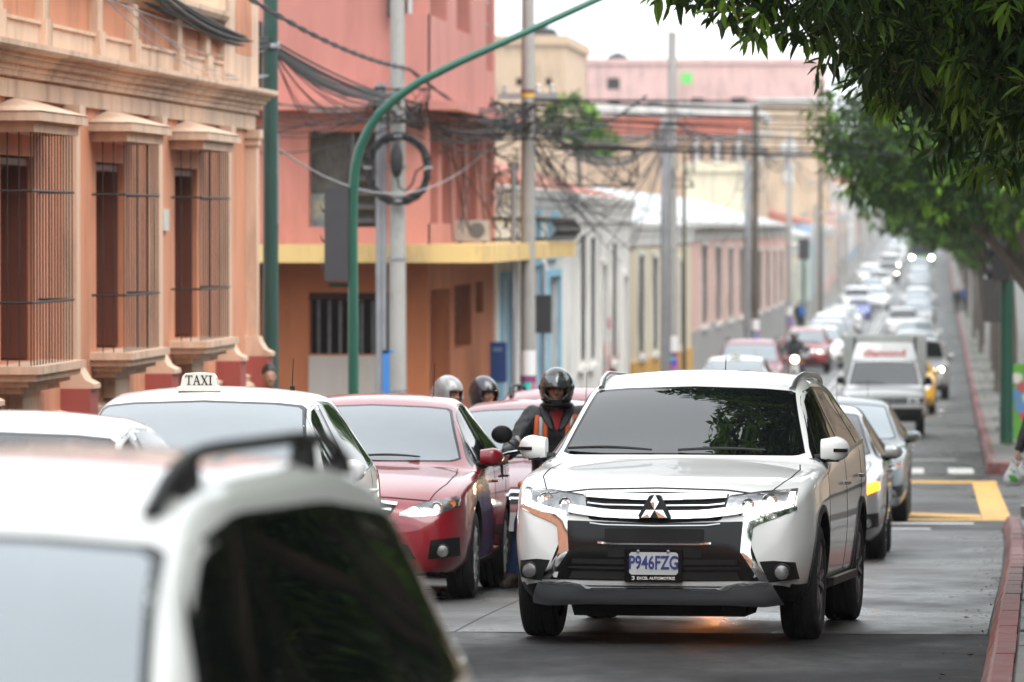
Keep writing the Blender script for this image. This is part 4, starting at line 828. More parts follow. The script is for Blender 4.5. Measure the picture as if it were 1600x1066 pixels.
for yp in (-23.5, -21, -19.1, -17.3, -14.9, -11.8, -9.5, -6.4, -4.2):
    g = G(); g.box(-.02, .085, yp - .16, yp + .16, 4.235, 4.60); g.box(-.02, .11, yp - .19, yp + .19, 4.01, 4.26); g.build('pilaster', m_peach, ob, 0)
for yc in BY:
    w = thing('bay_window', None, None); del_ = None
    w.parent = ob; w.location = (0, yc, 0)
    g = G(); g.box(-.48, -.40, -OW, OW, OZ0, OZ1); g.build('pane', m_pane, w, 0)
    g = G(); g.box(-.42, -.34, -.05, OW - .02, OZ0 + .01, OZ1 - .02); g.build('shutter', m_brown, w, 0)
    g = G()
    for a, b in (((-OW, -OW + .06)), (OW - .06, OW)): g.box(-.40, -.05, a, b, OZ0 + .02, OZ1 - .02)
    g.box(-.40, -.05, -OW + .06, OW - .06, OZ1 - .08, OZ1 - .02); g.build('frame', m_brown, w, 0)
    # hood: two steps and a hipped top
    g = G(); g.box(-.05, .345, -1.20, 1.20, 3.235, 3.325); g.box(-.05, .41, -1.33, 1.33, 3.327, 3.405)
    a = [(.0, -1.34, 3.41), (.42, -1.34, 3.41), (.42, 1.34, 3.41), (.0, 1.34, 3.41), (.0, -.30, 3.555), (.0, .30, 3.555)]
    g.add(a, [(0, 1, 4), (1, 2, 5, 4), (2, 3, 5), (0, 4, 5, 3), (0, 3, 2, 1)]); g.build('hood', m_peach, w, 0)
    g = G()
    for k, (x, hw, z0, z1) in enumerate(((.40, 1.25, 1.20, 1.268), (.36, 1.20, 1.14, 1.198), (.28, 1.12, 1.09, 1.138), (.20, 1.02, 1.03, 1.088), (.12, .45, .82, 1.028))): g.box(-.03, x, -hw, hw, z0, z1)
    g.build('sill', m_peach, w, 0)
    gr = G()
    for z in (1.80, 2.74): gr.tube([(-.02, -1.12, z), (.31, -1.12, z), (.31, 1.12, z), (-.02, 1.12, z)], .012, 6)
    gr = gr.build('grille_rails', m_iron, w)
    n = 15
    for k in range(n):
        yb = -1.1 + 2.2 * k / (n - 1); bend = rnd.uniform(-.01, .01) + (.05 if yc == BY[2] and k in (11, 12) else (-.06 if yc == BY[3] and k == 0 else 0))
        g = G(); g.tube([(.30, yb, 1.26), (.30, yb + bend * .6, 1.8), (.30, yb + bend, 2.3), (.30, yb + bend * .4, 2.74), (.30, yb, 3.24)], .0058, 5); g.build('bar', m_iron, w)
    for k in range(2):
        for yb in (-1.1, 1.1): g = G(); g.tube([(.20 - .10 * k, yb, 1.26), (.20 - .10 * k, yb, 3.24)], .0058, 5); g.build('bar', m_iron, w)
for yc in (-18.55, -13.4, -8.1, -2.75, -.35):
    g = G(); g.box(-.03, .13, yc - .11, yc + .11, 1.12, 3.44); g.build('pilaster', m_peach, ob, 0)
    g = G(); g.box(-.03, .17, yc - .17, yc + .17, 3.44, 3.54); g.box(-.03, .15, yc - .14, yc + .14, 3.36, 3.44); g.build('capital', m_peach, ob, 0)
    g = G(); g.prism([(-.03, .98), (.30, .98), (.30, 1.02), (.22, 1.06), (.17, 1.14), (.15, 1.2), (-.03, 1.2)], 'y', yc - .2, yc + .2); g.build('pilaster_base', m_peach, ob, 0)
    g = G(); g.box(-.03, .27, yc - .24, yc + .24, -1.6, .978); g.build('plinth', m_plinthred, ob, 0)
g = G(); g.prism([(-.03, -1.6), (.12, -1.6), (.12, .66), (.06, .70), (.08, .76), (-.03, .80)], 'y', -26, -.01); g.build('dado', m_peach, ob, 0)
g = G(); g.box(.0, .035, -7.25, -6.85, 2.40, 2.62); g.build('number_plaque', M('plaque', (.6, .57, .52), .6, var=.1), ob, 0)

# --- red corner building
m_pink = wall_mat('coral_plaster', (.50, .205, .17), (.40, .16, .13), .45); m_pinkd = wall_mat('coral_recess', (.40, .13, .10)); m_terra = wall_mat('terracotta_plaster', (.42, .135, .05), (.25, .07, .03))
m_yel = wall_mat('yellow_slab', (.72, .50, .20), (.42, .30, .16), .35); m_metal = M('louver_metal', (.16, .16, .16), .5, metal=.4, var=.3, vs=8)
m_counter = wall_mat('pale_counter', (.45, .40, .36)); m_curt = M('patterned_curtain', (.10, .105, .10), .8, var=.5, vs=6, stretch=(3, 3, 1.2))
Y0, Y1, XC = 88.0, 101.8, -7.72
rb = thing('coral_corner_building', 'coral red corner building with terracotta ground floor and yellow balcony slab', 'building', (0, 0, 0))
g = G(); zt_ = 9.5
def front_wall(g, x0, x1, z0, z1, holes, y, d=.35):
    """wall facing the camera with rectangular openings (x0,x1,z0,z1)"""
    xs = sorted({x0, x1, *[h[0] for h in holes], *[h[1] for h in holes]}); zs = sorted({z0, z1, *[h[2] for h in holes], *[h[3] for h in holes]})
    for a, b in zip(xs, xs[1:]):
        for c, e in zip(zs, zs[1:]):
            if not any(h[0] <= a and b <= h[1] and h[2] <= c and e <= h[3] for h in holes): g.box(a, b, y, y + d, c, e)
def side_wall(g, y0, y1, z0, z1, holes, x, d=.35):
    ys = sorted({y0, y1, *[h[0] for h in holes], *[h[1] for h in holes]}); zs = sorted({z0, z1, *[h[2] for h in holes], *[h[3] for h in holes]})
    for a, b in zip(ys, ys[1:]):
        for c, e in zip(zs, zs[1:]):
            if not any(h[0] <= a and b <= h[1] and h[2] <= c and e <= h[3] for h in holes): g.box(x - d, x, a, b, c, e)
fx = lambda px: (px - 1448) * Y0 / FPX; fz = lambda py: CZ + (YH - py) * Y0 / FPX
sy = lambda px: XC * FPX / (px - 1448)
H1 = (fx(480), fx(590), fz(355), fz(205)); Hg = (fx(480), fx(606), fz(555), fz(458)); Hl = (-10.6, fx(388), fz(560), fz(450)); Hl2 = (-10.8, fx(386), fz(352), fz(150))
front_wall(g, -22, XC, fz(394), zt_, [H1, Hl2], Y0)
slots = [(sy(668), sy(684), 2.5, 4.05), (sy(690), sy(706), 2.5, 4.0), (sy(712), sy(726), 2.5, 3.98), (sy(732), sy(745), 2.5, 3.96), (sy(748), sy(754), 3.35, 4.0), (sy(760), sy(769), 2.4, 3.95),
         (sy(667), sy(698), 5.75, 7.2), (sy(713), sy(735), 5.7, 7.2), (sy(760), sy(771), 5.2, 7.2)]
gs = G(); side_wall(gs, Y0 + .35, Y1, fz(394), zt_, slots, XC); g.v += []; o_ = len(g.v); g.add(gs.v, gs.f)
g.build('upper_wall', m_pink, rb, 0)
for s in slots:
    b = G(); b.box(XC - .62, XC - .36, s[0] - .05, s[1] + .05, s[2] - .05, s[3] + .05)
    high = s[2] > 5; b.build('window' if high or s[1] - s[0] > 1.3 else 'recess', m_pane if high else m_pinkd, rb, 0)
    if high:
        b = G(); mz = (s[2] + s[3]) / 2; b.box(XC - .3, XC - .24, (s[0] + s[1]) / 2 - .04, (s[0] + s[1]) / 2 + .04, s[2], s[3]); b.box(XC - .3, XC - .24, s[0], s[0] + .12, s[2], s[3]); b.build('window_frame', M('pale_frame', (.5, .5, .5), .5), rb, 0)
for z in (2.9, 3.25, 3.6, 5.6, 6.0, 6.4): g = G(); g.box(XC - .3, XC - .05, sy(760) + .0, sy(769), z, z + .06); g.build('louver', m_metal, rb, 0)
g = G(); g.box(H1[0] - .05, H1[1] + .05, Y0 + .36, Y0 + .42, H1[2] - .05, H1[3] + .05); g.build('curtain', m_curt, rb, 0)
g = G(); g.box(H1[0], H1[0] + .66, Y0 + .30, Y0 + .345, H1[2], H1[2] + .52); g.build('window_panel', M('blue_yellow_panel', (.25, .30, .30), .5, var=.5, vs=3, dirt=(.42, .38, .14), dcov=.6, ds=3), rb, 0)
for k in range(6):
    g = G(); g.obox(((H1[0] + .72 + H1[1]) / 2, Y0 + .25, H1[2] + .1 + .22 * k), ((H1[1] - H1[0] - .72) / 2, 0, 0), (0, .05, .04), (0, -.006, .008)); g.build('louver', m_metal, rb, 0)
g = G(); g.box(H1[0] + .64, H1[0] + .70, Y0 + .2, Y0 + .34, H1[2], H1[3]); g.build('window_frame', m_metal, rb, 0)
g = G(); g.box(-22, fx(386) , Y0 + .36, Y0 + .42, fz(352), fz(150)); g.build('window', m_pane, rb, 0)
g = G(); g.box(-22, XC + .05, Y0 - .55, Y0 - .001, fz(172), fz(158)); g.box(XC + .001, XC + .5, Y0 - .55, Y1, fz(172), fz(158)); g.build('ledge', m_pink, rb, 0)
g = G(); g.box(fx(486), fx(550), Y0 - .5, Y0 - .4, fz(163) - .12, fz(163) - .05); g.build('tube_lamp', M('tube_lamp', (.75, .75, .75), .4), rb, 0)
g = G(); front_wall(g, -22, XC, -1.6, fz(408), [Hg, Hl], Y0 + .02)
gr_ = [(sy(672), sy(705), -1.6, fz(455)), (sy(712), sy(738), fz(557), fz(452)), (sy(745), sy(757), fz(505), fz(450))]
gs = G(); side_wall(gs, Y0 + .37, Y1, -1.6, fz(408), gr_, XC - .02); g.add(gs.v, gs.f); g.build('ground_wall', m_terra, rb, 0)
g = G(); g.box(-22, Hg[1] + .1, Y0 + 1.6, Y0 + 1.7, -1.6, fz(420)); g.box(-22, Hl[1], Y0 + .5, Y0 + .55, -1.6, fz(420)); g.build('dim_interior', m_void, rb, 0)
for k in range(7): g = G(); g.box(Hg[0] + .1 + .17 * k, Hg[0] + .14 + .17 * k, Y0 + .30, Y0 + .33, fz(555), fz(468)); g.build('shutter_slat', m_metal, rb, 0)
g = G(); g.box(Hg[0], Hg[1], Y0 + .1, Y0 + .36, fz(470), fz(458)); g.build('shutter_box', m_gloss, rb, 0)
g = G(); g.box(Hg[0], Hg[1], Y0 - .03, Y0 + .5, -1.6, fz(557)); g.build('counter', m_counter, rb, 0)
g = G(); g.box(XC - .40, XC - .33, gr_[0][0], gr_[0][1], -1.6, gr_[0][3]); d_ = g.build('door', m_brown, rb, 0)
g = G(); g.box(XC - .33, XC - .3, gr_[0][1] - .3, gr_[0][1] - .25, -.6, -.2); g.build('handle', m_satin, d_, 0)
for h in gr_[1:]:
    g = G(); g.box(XC - .36, XC - .30, h[0], h[1], h[2], h[3]); w = g.build('window', m_pane, rb, 0); g = G()
    for k in range(1, 6): z = h[2] + (h[3] - h[2]) * k / 6; g.box(XC - .295, XC - .26, h[0], h[1], z - .012, z + .012)
    g.build('glazing_bars', m_iron, w, 0)
SX = -6.66
g = G(); g.box(-22, SX, 86.5, 88.0, fz(410), fz(382)); g.box(XC + .0, SX, 88.001, 108.0, fz(410), fz(382)); g.build('balcony_slab', m_yel, rb, 0)
ac = thing('air_conditioner', 'small beige air conditioner resting on the yellow balcony slab', 'air conditioner', (fx(718) * 1.03, 93.2, fz(382)))
ac.scale = (.66, .66, .66)
g = G(); g.box(-.42, .42, -.16, .16, .06, .58); b = g.build('case', M('beige_case', (.42, .39, .35), .5, var=.1), ac, 0)
g = G(); g.lathe([(.20, -.17), (.20, -.162), (.05, -.165), (.001, -.165)], (.12, 0, .32), 'y', 20); g.build('fan_grille', m_metal, ac)
for sx in (-.3, .3): g = G(); g.box(sx - .04, sx + .04, -.14, .14, 0, .06); g.build('foot', m_metal, ac, 0)
# wrought-iron balcony railing beyond the coral building
rl = thing('balcony_railing', 'black scrolled iron railing round the balcony of the pale blue house', 'railing', (0, 0, fz(382)))
g = G()
for z in (.05, .42): g.tube([(XC + .1, 99.6, z), (SX - .05, 99.6, z), (SX + .02, 100.2, z), (SX + .02, 107.2, z), (SX - .05, 107.8, z), (XC + .1, 107.8, z)], .028, 6)
g.build('rail', m_iron, rl)
for k in range(11):
    y_ = 100.4 + 6.8 * k / 10; g = G(); g.tube([(SX + .02 + .13 * math.sin(q * .62) ** 2 * (1 if q < 5 else 1), y_ + .14 * math.sin(q * 1.25), .05 + .37 * q / 5) for q in range(6)], .018, 5); g.build('scroll', m_iron, rl)
for k in range(5):
    x_ = XC + .2 + .8 * k / 4; g = G(); g.tube([(x_ + .07 * math.sin(q * 1.25), 99.58 - .05 * math.sin(q * .62), .05 + .37 * q / 5) for q in range(6)], .012, 5); g.build('scroll', m_iron, rl)

# --- the low houses along the left side
m_tile = M('red_roof_tile', (.34, .13, .09), .8, var=.3, vs=2.5, stretch=(4, 1, 1)); m_tin = M('pale_tin_roof', (.46, .47, .48), .5, var=.12, vs=1)
def house(label, Y0, Y1, h, mat, trim, base=None, bh=.9, wins=(), roof=None, door_mat=None, deep=9, rise=1.3, wmat=None, name='street_house', dz=0, sur=None, over=.06):
    t = thing(name, label, 'house'); zg = gz(Y1) - .2; z1 = CZ + 0
    zb = min(gz(Y0), gz(Y1)) - .4; zt_ = (gz(Y0) + gz(Y1)) / 2 + h; L = Y1 - Y0
    holes = [(Y0 + a * L, Y0 + b * L, gz(Y0 + a * L) + .15 + c, gz(Y0 + a * L) + .15 + d) for a, b, c, d, k in wins]
    g = G(); side_wall(g, Y0 + .01, Y1 - .01, zb, zt_, holes, XF, .4); g.box(XF - deep, XF - .4, Y0 + .01, Y0 + .4, zb, zt_); g.box(XF - deep, XF - .4, Y1 - .4, Y1 - .01, zb, zt_); g.build('wall', mat, t, 0)
    g = G(); g.prism([(XF - .05, zt_ - .62), (XF + .06, zt_ - .62), (XF + .08, zt_ - .40), (XF + .10, zt_ - .36), (XF + .12, zt_ - .22), (XF + over + .10, zt_ - .18), (XF + over + .13, zt_ - .02), (XF - .05, zt_ + .02)], 'y', Y0 + .02, Y1 - .02); g.build('cornice', trim, t, 0)
    if base:
        g = G(); n = 6
        for k in range(n):
            a, b = Y0 + .02 + (L - .04) * k / n, Y0 + .02 + (L - .04) * (k + 1) / n
            segs = [(a, b)]
            for hh in holes:
                if hh[2] < gz(hh[0]) + .4:
                    segs = [q for s in segs for q in (((s[0], min(s[1], hh[0])), (max(s[0], hh[1]), s[1])))]; segs = [s for s in segs if s[1] - s[0] > .02]
            for a2, b2 in segs: g.box(XF - .02, XF + .06, a2, b2, zb, gz((a + b) / 2) + .15 + bh)
        g.build('base_band', base, t, 0)
    for (a, b, c, d, k), hh in zip(wins, holes):
        g = G(); g.box(XF - .40, XF - .30, hh[0] - .02, hh[1] + .02, hh[2] - .02, hh[3] + .02)
        w = g.build('door' if k == 'd' else 'window', (door_mat or m_brown) if k == 'd' else (wmat or m_pane), t, 0)
        g = G(); g.box(XF + .002, XF + .07, hh[0] - .18, hh[0], hh[2] - (.0 if k == 'd' else .12), hh[3] + .14); g.box(XF + .002, XF + .07, hh[1], hh[1] + .18, hh[2] - (.0 if k == 'd' else .12), hh[3] + .14); g.box(XF + .002, XF + .09, hh[0], hh[1], hh[3], hh[3] + .14)
        if k != 'd': g.box(XF + .002, XF + .14, hh[0] - .22, hh[1] + .22, hh[2] - .24, hh[2] - .12)
        g.build('surround', sur or trim, w, 0)
        if k == 'g':
            g = G()
            for q in range(7): y_ = hh[0] + (hh[1] - hh[0]) * (q + .5) / 7; g.box(XF + .02, XF + .035, y_ - .012, y_ + .012, hh[2], hh[3])
            for q in range(4): z_ = hh[2] + (hh[3] - hh[2]) * (q + .5) / 4; g.box(XF + .018, XF + .037, hh[0], hh[1], z_ - .012, z_ + .012)
            g.build('window_bars', m_iron, w, 0)
    if roof:
        g = G(); zr = zt_ + .02
        g.add([(XF + .1, Y0, zr - .05), (XF + .1, Y1, zr - .05), (XF - deep / 2, Y1, zr + rise), (XF - deep / 2, Y0, zr + rise), (XF - deep, Y0, zr), (XF - deep, Y1, zr)], [(0, 1, 2, 3), (3, 2, 5, 4), (0, 3, 4), (1, 5, 2), (0, 4, 5, 1)]); g.build('roof', roof, t, 0)
    return t
m_wht = wall_mat('peeling_white', (.76, .75, .72), (.42, .40, .37), .45); m_blu = wall_mat('sky_blue_plaster', (.26, .52, .68)); m_crm = wall_mat('cream_plaster', (.64, .57, .42), (.42, .37, .29), .4)
m_pnk = wall_mat('pale_pink_plaster', (.66, .42, .36), (.45, .33, .29), .35); m_gry = wall_mat('grey_base', (.33, .33, .33)); m_ochre = wall_mat('ochre_base', (.58, .32, .07)); m_grn = wall_mat('pale_green', (.36, .46, .40)); m_bgr = wall_mat('blue_grey', (.30, .40, .52)); m_tan = wall_mat('tan_plaster', (.52, .38, .26)); m_trimw = wall_mat('white_trim', (.62, .62, .60), (.35, .34, .32), .45)
m_dblue = M('deep_blue_door', (.05, .22, .36), .5, var=.15)
house('white colonial house with sky blue doorway and pilasters next to the coral building', 102, 124, 4.9, m_wht, m_trimw, m_blu, .8, [(.05, .13, .0, 2.9, 'd'), (.42, .50, .0, 3.2, 'd'), (.62, .78, .0, 3.0, 'd'), (.43, .49, 3.6, 4.2, 'w'), (.64, .74, 3.6, 4.2, 'w')], None, m_dblue, sur=m_blu)
house('peeling white classical house with pilasters and graffiti', 124.2, 148, 5.2, m_wht, m_wht, None, .9, [(.08, .16, 1.2, 4.0, 'g'), (.24, .32, 1.2, 4.0, 'g'), (.44, .52, .0, 3.4, 'd'), (.62, .70, 1.2, 4.0, 'g'), (.84, .92, .0, 3.2, 'd')], m_tile, M('grey_door', (.09, .085, .08), .7, var=.3))
house('cream yellow house with ochre base panels', 148.2, 187, 5.0, m_crm, m_trimw, m_ochre, 1.0, [(.10, .17, 1.2, 3.8, 'g'), (.30, .37, 1.2, 3.8, 'g'), (.52, .60, .0, 3.0, 'd'), (.76, .83, 1.2, 3.8, 'g')], m_tin)
house('long pale pink house with grey base and tall barred windows', 187.2, 312, 5.6, m_pnk, m_trimw, m_gry, 1.6, [(.06 + .105 * k, .10 + .105 * k, 1.7, 4.4, 'g') for k in range(9)], m_tin, wmat=m_metal, over=.3)
specs = [('cream house with a green door after the long pink house', 344, m_crm, m_trimw, m_gry, m_tile), ('pale green house beyond the cream house', 384, m_grn, m_trimw, m_gry, m_tin), ('blue grey house in the hazy middle of the row', 430, m_bgr, m_trimw, m_gry, m_tile),
         ('tan house in the hazy part of the row', 482, m_tan, m_trimw, m_pnk, m_tin), ('second pale pink house far down the row', 545, m_pnk, m_trimw, m_gry, m_tile), ('white house far down the row', 620, m_wht, m_trimw, m_bgr, m_tin), ('terracotta house far down the row', 700, m_terra, m_trimw, m_gry, m_tile), ('green house close to the vanishing point', 800, m_grn, m_trimw, m_gry, m_tin), ('cream house at the very end of the row', 950, m_crm, m_trimw, m_gry, m_tile)]
prev = 312.2
m_gdoor = M('green_door', (.04, .25, .17), .5)
for i, (lab, ye, a, b, c, rf) in enumerate(specs):
    house(lab, prev, ye, 4.8 + .5 * (i % 3), a, b, c, 1.0, [(.10 + .2 * k, .17 + .2 * k, .0 if k == 2 else 1.1, 3.0 if k == 2 else 3.4, 'd' if k == 2 else 'w') for k in range(4)], rf, m_gdoor); prev = ye + .2
# graffiti on the white house
g = G(); rr = random.Random(3)
for k in range(9):
    y_, z_ = 139 + rr.uniform(-2.6, 2.6), gz(139) + rr.uniform(.7, 2.0); g.tube([(XF + .014, y_ + rr.uniform(-1.8, 1.8), z_ + rr.uniform(-.5, .5)) for q in range(5)], .15, 5, flat=1)
g.v = [(XF + .006 + (v[0] - XF - .014) * .03, v[1], v[2]) for v in g.v]; gf = g.build('graffiti', M('graffiti_red', (.45, .05, .06), .7, var=.4, vs=3)); tag(gf, 'red sprayed graffiti scrawl on the peeling white house', 'graffiti')
# --- big buildings behind the row
def block(label, x0, x1, y0, y1, z1, mat, wins=(), wm=None, roof=None, trim=None, bands=(), name='far_building'):
    t = thing(name, label, 'building'); zb = -4.5; g = G()
    front_wall(g, x0, x1, zb, z1, [w for w in wins], y0, .5); g.box(x1 - .5, x1, y0 + .5, y1, zb, z1); g.box(x0, x0 + .5, y0 + .5, y1, zb, z1); g.box(x0, x1, y1 - .5, y1, zb, z1); g.build('wall', mat, t, 0)
    for w in wins: g = G(); g.box(w[0] - .02, w[1] + .02, y0 + .4, y0 + .48, w[2] - .02, w[3] + .02); g.build('window', wm or m_pane, t, 0)
    g = G(); g.box(x0 - .2, x1 + .2, y0 - .2, y1, z1 + .001, z1 + .5); g.build('roof_edge', trim or mat, t, 0)
    for (z0, z2, m, d) in bands: g = G(); g.box(x0 - .1, x1 + .1, y0 - d, y0 - .002, z0, z2); g.build('band', m, t, 0)
    return t
def bx_(px0, px1, py0, py1, Y): a, b = at(px0, py1, Y), at(px1, py0, Y); return (a.x, b.x, a.z, b.z)
Yb = 510; q = bx_(905, 1290, 100, 170, Yb)
m_lpink = wall_mat('large_pink', (.62, .40, .37)); m_band = wall_mat('brick_red_band', (.42, .12, .075))
block('large pink block with a row of small dark windows, over the rooftops', q[0], q[1] - .5, Yb, Yb + 30, q[3], m_lpink, [bx_(948, 968, 122, 140, Yb), bx_(950, 970, 156, 166, Yb), bx_(1012, 1034, 156, 166, Yb), bx_(1080, 1100, 153, 164, Yb), bx_(1142, 1166, 152, 164, Yb)], wm=m_void, trim=m_lpink)
tk = thing('water_tank', 'black roof tank on the large pink block', 'water tank', at(965, 100, 522)); g = G(); g.lathe([(.9, 0), (.95, .5), (.8, .8), (.3, .95), (.25, 1.05), (.001, 1.06)], n=20, cap=True); g.build('tank', m_plastic, tk)
tk2 = copy_tree(tk); tk2['label'] = 'black roof tank on the tan block left of the sky'; tk2.location = at(845, 70, 302)
g = G(); p = at(1072, 122, 508); g.box(p.x - .52, p.x + .52, 508.6, 509, p.z - .5, p.z + .5); o = g.build('green_sign', M('green_sign', (.12, .55, .10), .5), None, 0); tag(o, 'small bright green sign hanging before the large pink block', 'sign')
Yc = 340; q = bx_(915, 1182, 165, 300, Yc); ar = block('long building with a brick red band over white arches', q[0], q[1], Yc, Yc + 25, q[3] - .62, m_tan, [bx_(1078 + 33 * k, 1098 + 33 * k, 224, 250, Yc) for k in range(3)], wm=m_void, trim=m_trimw,
    bands=[(at(0, 182, Yc).z, at(0, 163, Yc).z, m_trimw, .5), (at(0, 212, Yc).z, at(0, 184, Yc).z, m_band, .4), (at(0, 216, Yc).z, at(0, 212.5, Yc).z, m_trimw, .3)])
for k in range(4):
    c = at(1088 + 33 * k - 16, 222, Yc); g = G(); g.tube([(c.x + .62 * math.cos(R(a)), Yc - .12, c.z + .45 * math.sin(R(a))) for a in range(0, 181, 20)], .08, 6); g.build('arch', m_trimw, ar)
    g = G(); g.box(c.x - .17 + .62, c.x + .17 + .62, Yc - .2, Yc - .003, c.z - 1.2, c.z); g.build('arch_pier', m_trimw, ar, 0)
Yd = 480; q = bx_(1186, 1292, 162, 345, Yd); tw_ = block('tan church like front with white medallion and pilasters', q[0], q[1], Yd, Yd + 20, q[3], m_tan, [], trim=m_trimw)
for px in (1190, 1216, 1258, 1284): a = at(px, 200, Yd); g = G(); g.box(a.x - .17, a.x + .17, Yd - .15, Yd - .002, -3, q[3]); g.build('pilaster', m_tan, tw_, 0)
a = at(1233, 232, Yd); g = G(); g.lathe([(.001, -.12), (.65, -.12), (.75, -.06), (.75, 0)], (a.x, Yd - .01, a.z), 'y', 20); g.build('medallion', m_trimw, tw_)
g = G(); g.box(a.x - .4, a.x + .4, Yd - .2, Yd - .003, a.z - 2.8, a.z - 1.3); g.build('niche', m_trimw, tw_, 0)
Ye = 300; q = bx_(772, 882, 70, 260, Ye); block('tan block with a flat roof left of the open sky', q[0], q[1], Ye, Ye + 20, q[3], m_tan, [bx_(806, 818, 122, 134, Ye), bx_(852, 862, 122, 134, Ye)], wm=m_void, trim=m_tan)
q = bx_(1070, 1160, 268, 330, 300); block('small pale yellow annex over the pink house', q[0], q[1], 300, 312, q[3], m_crm, [], trim=m_crm)
# ------------------------------------------------------------------ the rest of the street round the camera: it shows in glass and paint
def plain_block(label, x0, x1, y0, y1, h, mat, holes, trim):
    t = thing('street_building', label, 'building'); zb = min(gz(y0), gz(y1)) - .5; g = G(); z1 = (gz(y0) + gz(y1)) / 2 + h
    xf, sg = (x0, -1) if x0 > 0 else (x1, 1); L = y1 - y0; gg = G()
    hs = [(y0 + L * a, y0 + L * b, gz(y0 + L * a) + .15 + c, gz(y0 + L * a) + .15 + d) for a, b, c, d in holes]
    side_wall(gg, y0, y1, zb, z1, hs, xf if sg > 0 else xf + .35); g.add(gg.v, gg.f)
    g.box(x0 + (.36 if sg < 0 else 0), x1 - (.36 if sg > 0 else 0), y0, y0 + .3, zb, z1); g.box(x0 + (.36 if sg < 0 else 0), x1 - (.36 if sg > 0 else 0), y1 - .3, y1, zb, z1); g.build('wall', mat, t, 0)
    for h_ in hs: g = G(); g.box(*sorted((xf - sg * .3, xf - sg * .36 + .0)), h_[0] - .02, h_[1] + .02, h_[2] - .02, h_[3] + .02); g.build('window', m_pane, t, 0)
    g = G(); g.box(x0 - (.3 if sg < 0 else 0), x1 + (.3 if sg > 0 else 0), y0, y1, z1, z1 + .25); g.build('roof', trim, t, 0); return t
W8_ = [(.06 + .12 * k, .11 + .12 * k, 1.1, 2.9) for k in range(8)]
plain_block('grey plastered building standing behind the trees of the near right block', 9.5, 18, -50, 63, 9.0, m_gry, W8_, m_trimw)
plain_block('tan plastered building standing behind the trees of the far right block', 9.0, 18, 89, 300, 10.0, m_tan, W8_, m_trimw)
plain_block('pale building behind the trees at the far right end of the street', 10.5, 18, 300.5, 800, 6.5, m_wht, W8_, m_trimw)
plain_block('orange plastered building left of the camera before the barred windows', -17, -7.9, -60, 37.8, 6.5, m_orange, W8_, m_peach)
t = thing('street_building', 'unseen cream building added to close the street behind the camera', 'building'); g = G(); hs_ = [(-22 + 4.5 * k, -20 + 4.5 * k, 2.2 + 3.4 * j, 4.2 + 3.4 * j) for k in range(10) for j in range(3)]; front_wall(g, -25, 25, 0, 12, hs_, -72, .4); g.build('wall', m_crm, t, 0)  # added out of view so the car fronts don't reflect bright sky
for h_ in hs_: g = G(); g.box(h_[0], h_[1], -72.1, -72.02, h_[2], h_[3]); g.build('window', m_pane, t, 0)
# ------------------------------------------------------------------ poles
m_pconc = M('pole_concrete', (.36, .35, .33), .8, var=.18, vs=3, stretch=(1, 1, .3), bump=.15, bs=40, dirt=(.20, .19, .175), dcov=.4, ds=3)
m_pgreen = M('pole_green', (.012, .10, .065), .38, coat=.3, var=.08); m_pdkg = M('pole_dark_green', (.018, .062, .050), .45, var=.1); m_galv = M('galvanised_pipe', (.34, .35, .37), .45, metal=.6, var=.15)
m_wood = M('wood_pole', (.10, .085, .06), .85, var=.3, vs=4, stretch=(1, 1, .15)); m_sig = M('signal_case', (.035, .036, .040), .6, var=.1); m_cable = M('cable_black', (.012, .012, .013), .6)
m_band = None
def stripe_mat(name):
    m, n, l, p = NT(name); tc = n.new('ShaderNodeTexCoord'); mp = n.new('ShaderNodeMapping'); mp.inputs['Scale'].default_value = (11, 11, 9); l.new(tc.outputs['Object'], mp.inputs[0])
    ch = n.new('ShaderNodeTexVoronoi'); ch.distance = 'MANHATTAN'; ch.inputs['Randomness'].default_value = .25; ch.inputs['Scale'].default_value = 1; l.new(mp.outputs[0], ch.inputs[0])
    hs_ = n.new('ShaderNodeHueSaturation'); hs_.inputs['Saturation'].default_value = 1.6; hs_.inputs['Value'].default_value = .7; l.new(ch.outputs['Color'], hs_.inputs['Color']); l.new(hs_.outputs[0], p.inputs['Base Color']); p.inputs['Roughness'].default_value = .6
    return m
m_band = stripe_mat('folk_pattern'); m_purple = M('band_purple', (.22, .05, .16), .6)
def pole(label, px, Y, ztop, r0, r1, mat, painted=False, arms=(), name='utility_pole', cat='pole', group=None, X=None):
    p = at(px, 400, Y); x = p.x if X is None else X; zb = gz(Y) + .12; t = thing(name, label, cat, (x, Y, zb), 0, group); H = ztop - zb
    g = G(); g.lathe([(r0, -.2), (r0 * .98, 0)] + [(r0 + (r1 - r0) * k / 8, H * k / 8) for k in range(1, 9)] + [(.001, H + .01)], n=14); g.build('shaft', mat, t)
    if painted:
        rr = lambda z: r0 + (r1 - r0) * z / H + .006
        for a, b, m, nm in ((.0, 1.18, m_band, 'painted_band'), (1.181, 1.30, m_purple, 'painted_ring'), (1.301, 1.72, m_whiteink, 'white_band')):
            g = G(); g.lathe([(rr(a), a), (rr(b), b)], n=14); g.build(nm, m, t)
    for (z, hw) in arms:
        g = G(); g.box(-hw, hw, -.05, .05, z - zb - .05, z - zb + .05); g.build('crossarm', m_galv, t, 0)
        for sx in (-.8, 0.35, .8): g = G(); g.lathe([(.03, 0), (.045, .04), (.03, .08), (.045, .12), (.02, .16)], (sx * hw, 0, z - zb + .05), n=10); g.build('insulator', m_trimw, t)
    return t
def zof(py, Y): return CZ + (YH - py) * Y / FPX
thick = pole('thick dark green traffic pole at the corner of the orange house', 423, 66, zof(-120, 66), .095, .085, m_pdkg, name='traffic_pole')
g = G(); g.box(.075, .098, -.04, .02, zof(350, 66) - thick.location.z, zof(210, 66) - thick.location.z); g.build('sticker_strip', m_galv, thick, 0)
g = G()
